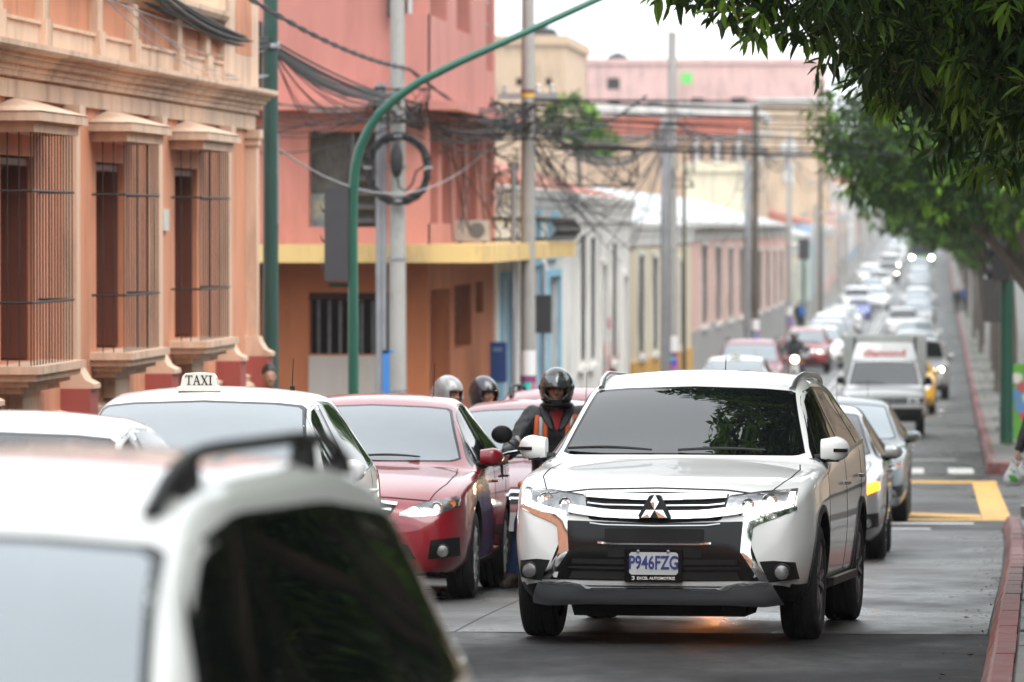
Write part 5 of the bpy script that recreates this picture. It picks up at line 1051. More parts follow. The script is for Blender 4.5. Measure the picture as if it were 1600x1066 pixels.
for k in range(5): g.tube([(.1 * math.cos(R(a)), .1 * math.sin(R(a)), zof(66 + k * 2.5, 66) - thick.location.z + .02 * math.sin(R(a + k * 40))) for a in range(0, 361, 30)], .012, 5)
g.build('cable_lashing', m_galv, thick); 
lamp_ = thing('traffic_signal', 'dark hooded signal head peeping out left of the thick green pole', 'traffic signal', at(393, 90, 66.3)); g = G(); g.box(-.10, .12, -.1, .1, -.42, .42); g.build('case', m_sig, lamp_, 0)
for z in (-.28, 0, .28):
    g = G(); g.tube([(-.02, -.09, z), (-.07, -.26, z - .02)], [.095, .10], 12, cap=False); g.build('hood', m_sig, lamp_)
# curved mast
mast = thing('traffic_mast', 'bright green curved traffic mast arching over the street', 'traffic mast', (at(552, 400, 68).x, 68, gz(68) + .1)); ml = mast.location
pts = [(552, 700, 68), (552, 600, 68), (552, 500, 68), (551.5, 420, 68), (551, 350, 68), (552, 300, 68), (555, 262, 68), (562, 232, 68), (574, 205, 68), (592, 178, 68), (618, 154, 68), (655, 128, 68), (720, 96, 68), (800, 60, 68.2), (940, -4, 68.5), (1060, -60, 69)]
P = [at(*q) - ml for q in pts]; P[0].z = 0
g = G(); g.tube(P, [.066] * 3 + [.06] * 5 + [.055] * 3 + [.05, .046, .043, .04, .038], 14); g.build('tube', m_pgreen, mast)
g = G(); g.lathe([(.13, 0), (.13, .03), (.08, .05)], n=12, cap=True); g.build('foot_plate', m_pgreen, mast)
sb = thing('traffic_signal', 'grey traffic signal box seen from behind on the curved green mast', 'traffic signal', at(527, 365, 68.05))
g = G(); g.box(-.145, .145, -.10, .10, -.57, .55); b = g.build('case', M('signal_grey', (.055, .056, .062), .6, var=.08), sb, 0)
for z in (-.36, 0, .36): g = G(); g.tube([(-.10, .1, z), (-.12, .3, z - .02)], [.11, .12], 12, cap=False); g.build('hood', m_sig, sb)
for z in (-.62, .2): g = G(); g.tube([(-.1 if z < 0 else .1, 0, z), (.19, 0, z)], .022, 8); g.build('bracket', m_pgreen, sb)
cp = pole('pale concrete pole with a hanging cable coil before the coral building', 621, 86, zof(-90, 86), .140, .105, m_pconc, name='utility_pole')
for k, (dx, zt2) in enumerate(((-.27, 5.6), (-.21, 5.4), (-.18, 4.9), (-.31, 3.9))): g = G(); g.tube([(dx, -.02, 0), (dx, -.02, zof(356, 86) - cp.location.z + 2.2), (dx + .02, 0, zt2)], [.030, .028, .026] if k < 2 else [.018] * 3, 8); g.build('conduit', m_galv, cp)
for z in (1.2, 3.2, 4.6): g = G(); g.lathe([(.15, -.02), (.152, 0), (.15, .02)], (0, 0, z), n=14); g.build('strap', m_galv, cp)
coil = thing('cable_coil', 'big coil of black cable hanging on the pale concrete pole', 'cable coil', at(622, 262, 85.75))
g = G()
for k in range(14):
    rr_ = .45 + rnd.uniform(-.035, .035); ph = rnd.uniform(0, 6)
    g.tube([((rr_ + .015 * math.sin(3 * a + ph)) * math.cos(a), rnd.uniform(-.05, .05), (rr_ + .02 * math.sin(2 * a + ph)) * 1.06 * math.sin(a) - (.04 if math.sin(a) < 0 else 0) * rnd.uniform(.4, 1.3)) for a in [2 * math.pi * j / 40 for j in range(41)]], .019, 6)
o = g.build('loops', m_cable, coil); o['kind'] = 'stuff'
for dx, dz in ((-.46, 0), (.46, 0), (0, .48), (0, -.5)): g = G(); g.box(dx - .06, dx + .06, -.06, .06, dz - .02, dz + .02); g.build('clip', m_galv, coil, 0)
g = G(); g.ell((-.02, -.04, .10), (.10, .09, .26), 14, 10); g.build('splice_case', m_cable, coil)
g = G(); g.tube([(.0, -.06, -.16), (.02, -.07, -.3), (.12, -.07, -.36), (.22, -.07, -.25), (.28, -.06, -.06), (.40, -.05, .02)], .018, 6); g.build('tail', m_cable, coil)
PG = 'utility poles along the left pavement'
p825 = pole('concrete pole with bright folk pattern band, between the coral and blue houses', 825, 95.6, zof(-60, 95.6), .135, .105, m_pconc, True, [(zof(150, 95.6), .5)], group=PG)
for z, m in ((zof(152, 95.6), M('yellow_tape', (.7, .45, .05), .5)), (zof(146, 95.6), m_kerb)): g = G(); g.lathe([(.125, 0), (.125, .07)], (0, 0, z - p825.location.z), n=14); g.build('tape', m, p825)
g = G(); g.tube([(-.24, -.05, 0), (-.24, -.05, 4.9)], .045, 8); g.build('conduit', m_galv, p825)
pole('grey concrete pole with a purple painted foot beyond the folk pattern pole', 1050, 148.5, zof(50, 148.5), .15, .11, m_pconc, True, [(zof(180, 148.5), .6)], group=PG)
pole('grey steel pole standing close left of the concrete pole with the purple foot', 1040, 147, zof(185, 147), .13, .13, m_galv, group=PG)
pole('thin dark wooden pole before the pale pink house', 1069, 152, zof(240, 152), .06, .045, m_wood, group=PG)
pole('grey pole with a red and white painted foot before the pale pink house', 1180, 216, zof(165, 216), .15, .11, m_wood, True, [(zof(210, 216), .7)], group=PG)
pole('pale steel pole left of the pole with the red and white foot', 1168, 214, zof(250, 214), .14, .13, m_galv, group=PG)
pole('grey pole with crossarm in front of the white church medallion', 1233, 276, zof(205, 276), .15, .11, m_pconc, True, [(zof(245, 276), .9)], group=PG)
pole('dark brown wooden pole far down the left pavement', 1282, 354, zof(250, 354), .14, .11, m_wood, False, [(zof(285, 354), .9)], group=PG)
for px, Y, py in ((1322, 473, 300), (1345, 578, 320), (1362, 690, 335), (1376, 830, 345), (1275, 345, 320), (1312, 440, 330)): pole('thin hazy pole far down the left pavement', px, Y, zof(py, Y), .15, .11, m_pconc, False, [(zof(py + 14, Y), 1.0)], group='hazy poles far down the left pavement')
# signal with green light pole far away on the left; street furniture
gp = pole('green signal pole with a dark head on the far left corner', 1256, 300, zof(392, 300), .08, .07, m_pgreen, name='traffic_pole'); g = G(); g.box(-.28, .28, -.2, .2, 0, 1.1); g.v = [(v[0], v[1], v[2] + zof(400, 300) - gp.location.z - .2) for v in g.v]; g.build('signal_head', m_sig, gp, 0)
bk = thing('sign_on_post', 'black sign seen from behind on a thin post at the blue house', 'sign', (at(849, 400, 98).x, 98, gz(98) + .12))
g = G(); g.tube([(0, 0, 0), (0, 0, 3.2)], .035, 8); g.build('post', m_galv, bk)
g = G(); g.box(-.145, .145, -.09, -.02, zof(521, 98) - bk.location.z, zof(461, 98) - bk.location.z); b = g.build('panel', m_sig, bk, 0)
mb = thing('meter_cabinet', 'dark blue cabinet on a pale blue post beside the coral building', 'cabinet', (at(779, 400, 97).x, 97, gz(97) + .12))
zc0, zc1 = zof(598, 97) - mb.location.z, zof(535, 97) - mb.location.z
g = G(); g.box(-.14, .14, -.12, .12, zc0, zc1); b = g.build('case', M('cabinet_blue', (.015, .06, .22), .5, var=.1), mb, 0); md = b.modifiers.new('b', 'BEVEL'); md.width = .02; md.segments = 2
g = G(); g.box(-.10, .10, -.10, .10, 0, zc0); g.build('post', m_blu, mb, 0)
g = G(); g.box(-.09, .07, -.125, -.1205, zc1 - .16, zc1 - .09); g.build('print', M('faded_print', (.16, .25, .42), .5), mb, 0)
bs = thing('blue_post', 'bright blue flat post beside the pale concrete pole', 'post', (at(603, 400, 85).x, 85, gz(85) + .1)); g = G(); g.box(-.05, .05, -.03, .03, 0, zof(548, 85) - bs.location.z); g.box(-.05, .11, -.03, .03, zof(553, 85) - bs.location.z, zof(548, 85) - bs.location.z + .002); g.build('bar', M('post_blue', (.04, .19, .50), .5), bs, 0)
# right corner: green pole with dark signal, mural panel
rp = pole('green corner pole under the dark signal head on the right pavement', 1573, 101, zof(438, 101), .12, .11, m_pgreen, name='traffic_pole')
g = G(); g.tube([(0, 0, zof(438, 101) - rp.location.z), (.0, 0, zof(300, 101) - rp.location.z)], .05, 10); g.build('upper_tube', m_sig, rp)
rs = thing('traffic_signal', 'black three lamp signal head on the green pole of the right corner', 'traffic signal', at(1566, 388, 100.9))
g = G(); g.box(-.17, .13, -.14, .12, -.58, .58); b = g.build('case', m_sig, rs, 0)
for z in (-.38, 0, .38): g = G(); g.tube([(-.16, 0, z), (-.28, -.02, z - .03)], [.13, .14], 12, cap=False); g.build('hood', m_sig, rs)
gb = thing('back_board', 'flat grey board seen from behind under the trees near the green corner pole', 'board', (at(1553, 470, 112).x, 112, gz(112) + .1)); z0 = zof(503, 112) - gb.location.z; z1 = zof(435, 112) - gb.location.z
g = G(); g.box(-.22, .24, -.02, .02, z0, z1); g.build('panel', M('board_grey', (.17, .165, .16), .7, var=.15), gb, 0); g = G(); g.tube([(.16, .04, 0), (.16, .04, z1)], .03, 8); g.build('post', m_wood, gb)
mu = thing('painted_panel', 'green mural panel with coloured shapes at the right edge', 'mural', (at(1584, 500, 104).x, 104, gz(104) + .05)); zt2 = zof(568, 104) - mu.location.z
g = G(); g.box(0, 1.6, 0, .06, .05, zt2); g.build('board', M('mural_green', (.11, .36, .04), .6, var=.1), mu, 0)
for (x, z, r, c) in ((.06, zt2 - .26, .10, (.65, .62, .6)), (.14, zt2 - .42, .10, (.42, .10, .11)), (.05, zt2 - .56, .12, (.10, .25, .45)), (.13, zt2 - .78, .12, (.12, .25, .5)), (.20, zt2 - .95, .10, (.55, .08, .07)), (.24, zt2 - .62, .09, (.6, .6, .6)), (.25, zt2 - .30, .07, (.55, .2, .25))):
    g = G(); g.prism([(x + r * math.cos(R(a)) * (1 + .25 * math.sin(a)), z + r * math.sin(R(a))) for a in range(0, 360, 40)], 'y', -.004 - z * .002, .0); g.build('painted_shape', M('mural_colour', c, .6), mu, 0)
# ------------------------------------------------------------------ cables
def catenary(a, b, sag, n=18):
    a, b = Vector(a), Vector(b); return [a.lerp(b, k / n) - Vector((0, 0, 4 * sag * (k / n) * (1 - k / n))) for k in range(n + 1)]
def cable(label, a, b, sag, r=.012, group='cables strung over the street', mat=None, name='cable', n=18):
    g = G(); g.tube(catenary(a, b, sag, n), r, 5); o = g.build(name, mat or m_cable); return tag(o, label, 'cable', group)
u = rnd.uniform
g = G()                                                                # thick bundle lashed to the green pole
for k in range(11):
    a, b, c = at(225 + u(-16, 30), -14 + u(-10, 10), 55), at(420, 68 + u(-9, 9), 65.9), at(625, 152 + u(-9, 9), 85.9)
    g.tube(catenary(a, b, .04 + u(0, .12), 10) + catenary(b, c, .05 + u(0, .25), 12)[1:], u(.010, .022), 6)
tag(g.build('cable_bundle', m_cable), 'thick bundle of black cables running down to the green and concrete poles', 'cable')
tw = catenary(at(385, -6, 60), at(640, 108, 86), .12, 40); g = G()
for s in (0, math.pi): g.tube([p + Vector((0, .014 * math.cos(k * 1.3 + s), .022 * math.sin(k * 1.3 + s))) for k, p in enumerate(tw)], .017, 5)
tag(g.build('twisted_cable', m_cable), 'twisted black cable sloping down past the thick green pole', 'cable')
g = G(); tw = catenary(at(640, 108, 86), at(1010, 150, 110), .85, 50)
for s in (0, math.pi): g.tube([p + Vector((0, .014 * math.cos(k * 1.3 + s), .022 * math.sin(k * 1.3 + s))) for k, p in enumerate(tw)], .015, 5)
tag(g.build('twisted_cable', m_cable), 'twisted black cable sagging from the pale concrete pole into the sky', 'cable')
for k in range(9): cable('thin cable fanning out from the thick green pole to the coral building', at(423, 70 + u(-4, 8), 66), at(u(520, 640), u(140, 200), 87.5), u(.05, .5), u(.006, .011), 'thin cables fanning out from the thick green pole')
for k in range(5): cable('thin cable slanting over the orange house front', at(u(120, 200), -12, u(50, 56)), at(421, u(70, 120), 66), u(.03, .3), u(.005, .009), 'thin cables slanting over the orange house', m_galv)
cable('pale single wire drooping across the coral building before the coil', at(300, 110, 60), at(760, 235, 96), 1.0, .011, None, m_galv)
for k in range(22): cable('cable strung between the concrete pole and the folk pattern pole', at(621 + u(-8, 8), u(150, 200), 86), at(825 + u(-8, 8), u(150, 215), 95.6), u(.02, .55), u(.007, .018), 'cables between the two concrete poles')
for k in range(10): cable('cable running left from the concrete pole along the coral front', at(385 + u(0, 8), u(145, 250), 85.5), at(621, u(150, 195), 86), u(0, .35), u(.007, .013), 'cables along the coral front')
for k in range(20):
    py = u(150, 232) if k > 3 else (150, 153, 178, 190)[k]
    cable('long cable crossing the street from the folk pattern pole to the right', at(825, py + u(-6, 6), 95.6), Vector((7.5, 90 + u(-4, 4), zof(py + u(-4, 10), 90))), u(.0, .35), u(.006, .011) + (.003 if k < 2 else 0), 'long cables crossing the street', n=30)
chain = [(825, 95.6, 185), (1050, 148.5, 190), (1180, 216, 215), (1233, 276, 245), (1282, 354, 285), (1322, 473, 312), (1345, 578, 332), (1362, 690, 346)]
for (a, b) in zip(chain, chain[1:]):
    for k in range(9 if a[1] < 230 else 5): cable('cable strung from pole to pole along the left pavement', at(a[0], a[2] + u(-25, 22), a[1]), at(b[0], b[2] + u(-14, 14), b[1]), u(.15, 1.0), u(.010, .022), 'cables from pole to pole along the left pavement')
for k in range(26):
    y_ = u(103, 150); cable('slack service cable dropping to the house fronts', at(825 if k % 2 else 1050, u(175, 230), 95.6 if k % 2 else 148.5), Vector((XF + .35, y_, gz(y_) + u(3.6, 5.0))), u(.1, .9), u(.008, .016), 'slack service cables at the white houses')
for k in range(8):
    y_ = u(190, 300); cable('slack service cable dropping to the pale pink house', at(1180, u(205, 240), 216), Vector((XF + .3, y_, gz(y_) + u(4.4, 5.2))), u(.1, .9), u(.010, .016), 'slack service cables at the pale pink house')
def tangle(label, c, r, n, seed):
    q = random.Random(seed); g = G()
    for k in range(n):
        p = Vector(c) + Vector((q.uniform(-1, 1) * r[0], q.uniform(-1, 1) * r[1], q.uniform(-1, 1) * r[2])); pts = [p]
        d = Vector((q.uniform(-1, 1), q.uniform(-.6, .6), q.uniform(-1, 1)))
        for j in range(9):
            d = (d + Vector((q.uniform(-.7, .7), q.uniform(-.4, .4), q.uniform(-.7, .7)))).normalized(); p = p + d * r[0] * .28; p = Vector((min(max(p.x, c[0] - r[0]), c[0] + r[0]), p.y, min(max(p.z, c[2] - r[2]), c[2] + r[2]))); pts.append(p)
        g.tube(pts, q.uniform(.007, .017), 5)
    o = g.build('cable_tangle', m_cable); o['kind'] = 'stuff'; return tag(o, label, 'cables')
tangle('dense tangle of black cables on the folk pattern pole', at(822, 190, 95.3), (.60, .25, .30), 46, 3); tangle('tangle of cables at the top of the coil pole', at(625, 165, 85.7), (.42, .2, .25), 26, 4)
tangle('loose cables hanging before the white house front', at(900, 262, 108), (1.1, .3, .35), 26, 5); tangle('vertical cables crowding the corner of the blue house', at(790, 270, 99.3), (.22, .2, 1.3), 30, 6); tangle('tangle of cables on the pole before the pink house', at(1175, 265, 215.6), (.6, .3, .8), 24, 8)
tangle('tangle of cables on the grey pole with the purple foot', at(1055, 245, 148.2), (.5, .3, .8), 24, 9)
for k in range(7): cable('loose black lead hanging down the coral wall', Vector((XC + .05, u(89, 99), zof(u(180, 260), 92))), Vector((XC + .3, u(89, 99), zof(u(350, 376), 92))), u(-.2, .3), .012, 'loose leads down the coral wall')
# ------------------------------------------------------------------ trees
def leaf_mat(name, dark, lime):
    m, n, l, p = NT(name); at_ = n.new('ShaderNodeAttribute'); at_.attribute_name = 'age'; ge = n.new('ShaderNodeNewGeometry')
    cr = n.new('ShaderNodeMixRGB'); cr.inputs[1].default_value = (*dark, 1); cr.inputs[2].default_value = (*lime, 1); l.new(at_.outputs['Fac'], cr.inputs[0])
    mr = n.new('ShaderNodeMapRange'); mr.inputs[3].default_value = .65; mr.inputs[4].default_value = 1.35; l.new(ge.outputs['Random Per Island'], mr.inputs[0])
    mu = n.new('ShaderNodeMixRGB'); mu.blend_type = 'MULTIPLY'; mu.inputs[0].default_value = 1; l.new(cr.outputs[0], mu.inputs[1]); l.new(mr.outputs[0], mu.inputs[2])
    l.new(mu.outputs[0], p.inputs['Base Color']); p.inputs['Roughness'].default_value = .38; p.inputs['Specular IOR Level'].default_value = .35
    tr = n.new('ShaderNodeBsdfTranslucent'); l.new(mu.outputs[0], tr.inputs[0]); mx_ = n.new('ShaderNodeMixShader'); mx_.inputs[0].default_value = .33
    l.new(p.outputs[0], mx_.inputs[1]); l.new(tr.outputs[0], mx_.inputs[2]); l.new(mx_.outputs[0], n['Material Output'].inputs[0]); return m
m_leaf = leaf_mat('leaves', (.030, .080, .016), (.22, .42, .04)); m_bark = M('bark', (.16, .135, .11), .9, var=.35, vs=5, stretch=(1, 1, .25), bump=.6, bs=18)
NEAR_T = np.array([(0, 0, 0), (-.42, .28, .05), (-.5, .5, .05), (-.3, .78, .02), (0, 1, -.06), (.3, .78, .02), (.5, .5, .05), (.42, .28, .05), (0, .28, -.04), (0, .5, -.05), (0, .78, -.06)])
NEAR_F = [(0, 7, 8), (0, 8, 1), (8, 7, 6, 9), (1, 8, 9, 2), (9, 6, 5, 10), (2, 9, 10, 3), (10, 5, 4), (3, 10, 4)]
FAR_T = np.array([(0, 0, 0), (-.5, .45, .05), (0, 1, -.08), (.5, .45, .05)]); FAR_F = [(0, 3, 2), (0, 2, 1)]
def rosettes(rg, blobs, n, L0, per=(8, 12), young=.22):
    """leaf frames (position, direction, side, normal, length, age) in rosettes through the shells of the blobs"""
    vol = np.array([b[1][0] * b[1][1] * b[1][2] for b in blobs]) ** .67; vol /= vol.sum(); P, D, Sd, N, Ln, A = [], [], [], [], [], []
    for k in range(n):
        c, r = blobs[rg.choice(len(blobs), p=vol)]; q = rg.normal(size=3); q /= np.linalg.norm(q); rad = rg.uniform(.45, 1.0) ** .6; p = np.array(c) + q * np.array(r) * rad
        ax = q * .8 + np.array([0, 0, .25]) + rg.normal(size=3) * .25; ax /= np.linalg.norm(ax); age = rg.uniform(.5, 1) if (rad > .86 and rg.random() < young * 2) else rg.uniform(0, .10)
        t1 = np.cross(ax, [0, 0, 1]); t1 /= np.linalg.norm(t1) + 1e-6; t2 = np.cross(ax, t1); m = rg.integers(*per); a0 = rg.uniform(0, 6.28)
        for j in range(m):
            a = a0 + 6.283 * j / m + rg.uniform(-.3, .3); d = (t1 * np.cos(a) + t2 * np.sin(a)) + ax * rg.uniform(.0, .7) - np.array([0, 0, rg.uniform(.05, .85)]); d /= np.linalg.norm(d)
            up = np.array([0, 0, 1]) + rg.normal(size=3) * .35; s = np.cross(d, up); s /= np.linalg.norm(s) + 1e-6; nn = np.cross(s, d)
            P.append(p + ax * rg.uniform(-.08, .08) + d * .03); D.append(d); Sd.append(s); N.append(nn); Ln.append(L0 * rg.uniform(.65, 1.2)); A.append(min(1, max(0, age + rg.uniform(-.08, .08))))
    return [np.array(x) for x in (P, D, Sd, N, Ln, A)]
def leaves_mesh(fr, T, F, wr=.30, name='foliage'):
    P, D, Sd, N, Ln, A = fr; n = len(P); k = len(T)
    V = P[:, None, :] + Ln[:, None, None] * (D[:, None, :] * T[None, :, 1, None] + Sd[:, None, :] * (T[None, :, 0, None] * wr) + N[:, None, :] * T[None, :, 2, None])
    V[:, :, 2] -= (Ln[:, None] * (T[None, :, 1] ** 2) * .13)
    me = bpy.data.meshes.new(name); nv = n * k; me.vertices.add(nv); me.vertices.foreach_set('co', V.reshape(-1).astype(np.float32))
    idx = np.concatenate([np.array(f) for f in F]); ln = np.array([len(f) for f in F]); off = (np.arange(n) * k)
    loops = (off[:, None] + idx[None, :]).reshape(-1); tot = np.tile(ln, n); start = np.concatenate([[0], np.cumsum(tot)[:-1]])
    me.loops.add(len(loops)); me.loops.foreach_set('vertex_index', loops.astype(np.int32)); me.polygons.add(len(tot)); me.polygons.foreach_set('loop_start', start.astype(np.int32))
    try: me.polygons.foreach_set('loop_total', tot.astype(np.int32))
    except Exception: pass
    at_ = me.attributes.new('age', 'FLOAT', 'POINT'); at_.data.foreach_set('value', np.repeat(A, k).astype(np.float32))
    me.materials.append(m_leaf); me.update(calc_edges=True); me.validate(); return me
def trunk_mesh(rg, h, r, spread, name='trunk'):
    g = G(); g.tube([(0, 0, -.2), (.02, 0, .1), (.04 * rg.normal(), .04 * rg.normal(), h * .5), (.08 * rg.normal(), .08 * rg.normal(), h)], [r * 1.35, r * 1.05, r * .92, r * .8], 12)
    for k in range(6):
        a = k * 1.05 + rg.uniform(-.3, .3); e = Vector((math.cos(a) * spread * rg.uniform(.5, .9), math.sin(a) * spread * rg.uniform(.5, .9), h + rg.uniform(.8, 2.2)))
        s = Vector((0, 0, h - .1 - .05 * k)); m_ = s.lerp(e, .5) + Vector((0, 0, .25)); g.tube([s, m_, e], [r * .5, r * .33, r * .12], 8)
        e2 = e + Vector((rg.normal() * .5, rg.normal() * .5, .5)); g.tube([m_, m_.lerp(e2, .5) + Vector((0, 0, .2)), e2], [r * .28, r * .18, r * .06], 6)
    return g.mesh(name, m_bark, 60)
def tree(label, x, Y, trunk, crown, rz=0, sc=1, group=None):
    t = thing('street_tree', label, 'tree', (x, Y, gz(Y) + .1), rz, group); link('trunk', trunk, t); c = link('crown', crown, t); c['kind'] = 'stuff'; t.scale = (sc, sc, sc); return t
rg = np.random.default_rng(5)
# the near tree: its foremost leaves are single leaves
nb = [((1.9, 40.5, 6.6), (3.2, 4.4, 2.3)), ((.5, 38.2, 5.6), (1.9, 3.0, 1.4)), ((-.75, 38.4, 4.38), (.95, 1.6, .72)), ((-1.35, 38.5, 4.52), (.72, 1.3, .62)), ((-1.0, 39.5, 5.3), (1.0, 2.0, .8)), ((1.0, 40.5, 4.5), (1.75, 2.6, 1.35)), ((2.6, 42, 3.9), (1.6, 2.4, 1.2)), ((.0, 39.5, 3.85), (.80, 1.2, .62)), ((1.2, 38.8, 3.7), (1.1, 1.6, .95)),
      ((.7, 41.5, 3.55), (.95, 1.5, .80)), ((.25, 40.8, 3.75), (.70, 1.2, .50)), ((-.1, 40.2, 7.2), (1.6, 3.4, 1.7)), ((.3, 43.5, 8.2), (2.0, 2.6, 1.6)), ((-.5, 36.8, 5.6), (1.0, 1.4, .9))]
tx, tY = 3.7, 42.0; tz = gz(tY) + .1
fr = rosettes(rg, [((c[0] - tx, c[1] - tY, c[2] - tz), r) for c, r in nb], 9500, .16, young=.30)
Wp = fr[0] + np.array([tx, tY, tz]); pxs = 1448 + Wp[:, 0] / Wp[:, 1] * FPX; pys = YH - (Wp[:, 2] - CZ) / Wp[:, 1] * FPX
vis = (pxs > 1000) & (pxs < 1600) & (pys > -10) & (pys < 330); score = np.where(vis, -Wp[:, 1] * .35 - np.hypot(pxs - 1180, pys - 160) * .004 - Wp[:, 2] * .5, -1e9); pick = np.argsort(-score)[:300]
keep = np.ones(len(Wp), bool); keep[pick] = False
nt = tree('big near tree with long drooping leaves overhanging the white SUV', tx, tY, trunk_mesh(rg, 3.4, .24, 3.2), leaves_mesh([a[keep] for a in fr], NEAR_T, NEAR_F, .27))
bends = {}
for i in pick:
    key = int(min(2, fr[5][i] * 3)); 
    if key not in bends:
        one = [np.array([[0., 0, 0]]), np.array([[0., 1, 0]]), np.array([[1., 0, 0]]), np.array([[0., 0, 1]]), np.array([1.]), np.array([(.05, .5, .85)[key]])]; mm = leaves_mesh(one, NEAR_T, NEAR_F, .27, 'leaf'); bends[key] = mm
    o = link('leaf', bends[key], nt); mt = Matrix.Identity(4); L = fr[4][i]
    for r_ in range(3): mt[r_][0] = fr[2][i][r_] * L; mt[r_][1] = fr[1][i][r_] * L; mt[r_][2] = fr[3][i][r_] * L; mt[r_][3] = fr[0][i][r_]
    o.matrix_local = mt
# rows of street trees down the right pavement
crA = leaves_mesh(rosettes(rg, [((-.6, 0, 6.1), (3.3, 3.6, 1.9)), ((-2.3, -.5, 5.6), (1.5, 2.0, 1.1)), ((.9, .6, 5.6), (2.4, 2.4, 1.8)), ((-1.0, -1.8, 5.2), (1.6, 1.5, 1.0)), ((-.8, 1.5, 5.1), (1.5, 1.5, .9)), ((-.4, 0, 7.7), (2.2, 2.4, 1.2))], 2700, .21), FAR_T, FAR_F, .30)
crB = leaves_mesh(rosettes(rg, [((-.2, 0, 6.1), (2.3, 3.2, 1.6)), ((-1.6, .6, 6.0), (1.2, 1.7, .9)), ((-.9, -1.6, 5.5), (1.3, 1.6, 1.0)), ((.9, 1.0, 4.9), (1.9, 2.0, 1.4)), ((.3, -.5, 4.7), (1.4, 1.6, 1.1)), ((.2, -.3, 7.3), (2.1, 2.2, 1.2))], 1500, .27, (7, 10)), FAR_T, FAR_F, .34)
tkC = trunk_mesh(rg, 3.4, .10, 2.2)
tkA, tkB = trunk_mesh(rg, 3.2, .19, 2.6), trunk_mesh(rg, 3.4, .16, 2.4)
tree('tree nearest the camera on the right pavement', 4.9, 13, tkA, crA, 2.2, 1.0); tree('tree between the camera and the big near tree', 5.0, 29, tkA, crA, .4, 1.05); tree('tree just beyond the big near tree, hanging over the right pavement', 4.3, 54, tkA, crA, .9, 1.0); tree('tall tree right of the camera, its crown over the near pavement', 4.4, 22, tkA, crA, 0, 1.08); tree('tree over the near pavement opposite the barred windows', 4.6, 36, tkA, crA, 1.2, 1.0); tree('last tree of the near block, by the crossing on the right', 4.6, 60.5, tkA, crA, 2.0, .95)
for k, Y in enumerate((6, 17, 28, 39, 50, 59)): tree('tree in the back row of the shady near right block', 7.6, Y, tkB, crB, k * 1.1, 1.0, 'trees in the back row of the near right block')
tree('tree behind the camera on the right pavement', 4.0, 4, tkA, crA, .6, 1.05); tree('second tree behind the camera on the right pavement', 4.0, -14, tkA, crA, 1.6, 1.05)
t = tree('first leafy tree beyond the crossing, spreading left over the lanes', 1.9, 95.5, tkA, crA, .15, 1.0); t.location.z -= .45; tree('second leafy tree beyond the crossing', 2.4, 108, tkA, crA, -.35, 1.0)
tree('leafy tree right behind the grey back board', 2.7, 121, tkB, crA, .5, 1.0)
NM = {0: 'slim trunked street tree right behind the mural and the green corner pole', 1: 'second slim trunk of the receding row behind the green corner pole', 2: 'third slim trunk of the receding row, with grass at its foot'}
for k in range(25):
    Y = 140 + 21.5 * k + rnd.uniform(-2, 2); t = tree(NM.get(k, 'street tree in the long row on the right pavement'), kerbX(Y) + .80 + rnd.uniform(-.2, .35), Y, tkC, crB if k > 1 else crA, rnd.uniform(-.5, .5), rnd.uniform(.96, 1.08), 'street trees in the row on the right pavement'); t.scale.y = 1.35
# grass round the foot of the trees, a leafy top behind the coral building
gp_ = [np.array(x) for x in ([], [], [], [], [], [])]; P = []
for k in range(34):
    Y = 100 + 11 * k
    for j in range(26): P.append((kerbX(Y) + .3 + rg.uniform(0, .8), Y + rg.uniform(-.8, .8), gz(Y) + .13))
P = np.array(P); n = len(P); dd = np.stack([rg.normal(size=n) * .4, rg.normal(size=n) * .4, np.ones(n)], 1); dd /= np.linalg.norm(dd, axis=1)[:, None]; sd = np.cross(dd, rg.normal(size=(n, 3))); sd /= np.linalg.norm(sd, axis=1)[:, None]
o = link('grass', leaves_mesh([P, dd, sd, np.cross(sd, dd), rg.uniform(.06, .15, n), rg.uniform(.1, .5, n)], FAR_T, FAR_F, .35, 'grass')); o['kind'] = 'stuff'
P = []
for k in range(260): Y = rg.uniform(24, 63); P.append((kerbX(Y) - abs(rg.normal()) * .13 - .02, Y, gz(Y) + .012))
P = np.array(P); n = len(P); an = rg.uniform(0, 6.28, n); dd = np.stack([np.cos(an), np.sin(an), rg.normal(size=n) * .12], 1); sd = np.stack([-np.sin(an), np.cos(an), rg.normal(size=n) * .2], 1)
me = leaves_mesh([P, dd, sd, np.cross(sd, dd), rg.uniform(.02, .055, n), rg.uniform(0, .3, n)], FAR_T, FAR_F, .4, 'fallen_leaves'); me.materials.clear(); me.materials.append(M('dead_leaf', (.09, .055, .03), .8, var=.5, vs=3))
o = link('fallen_leaves', me); o['kind'] = 'stuff'
a = at(905, 190, 165); t = thing('shrub', 'bright green treetop rising behind the tangled pole', 'tree', (a.x, 165, gz(165))); hz = a.z - gz(165)
c = link('crown', leaves_mesh(rosettes(rg, [((-.2, 0, hz + .15), (.8, .8, .75)), ((.45, 0, hz - .45), (.7, .7, .55))], 170, .24, young=.4), FAR_T, FAR_F, .4), t); c['kind'] = 'stuff'
g = G(); g.tube([(0, 0, 0), (.1, 0, hz * .6), (-.1, 0, hz)], [.16, .12, .05], 8); g.build('trunk', m_bark, t)
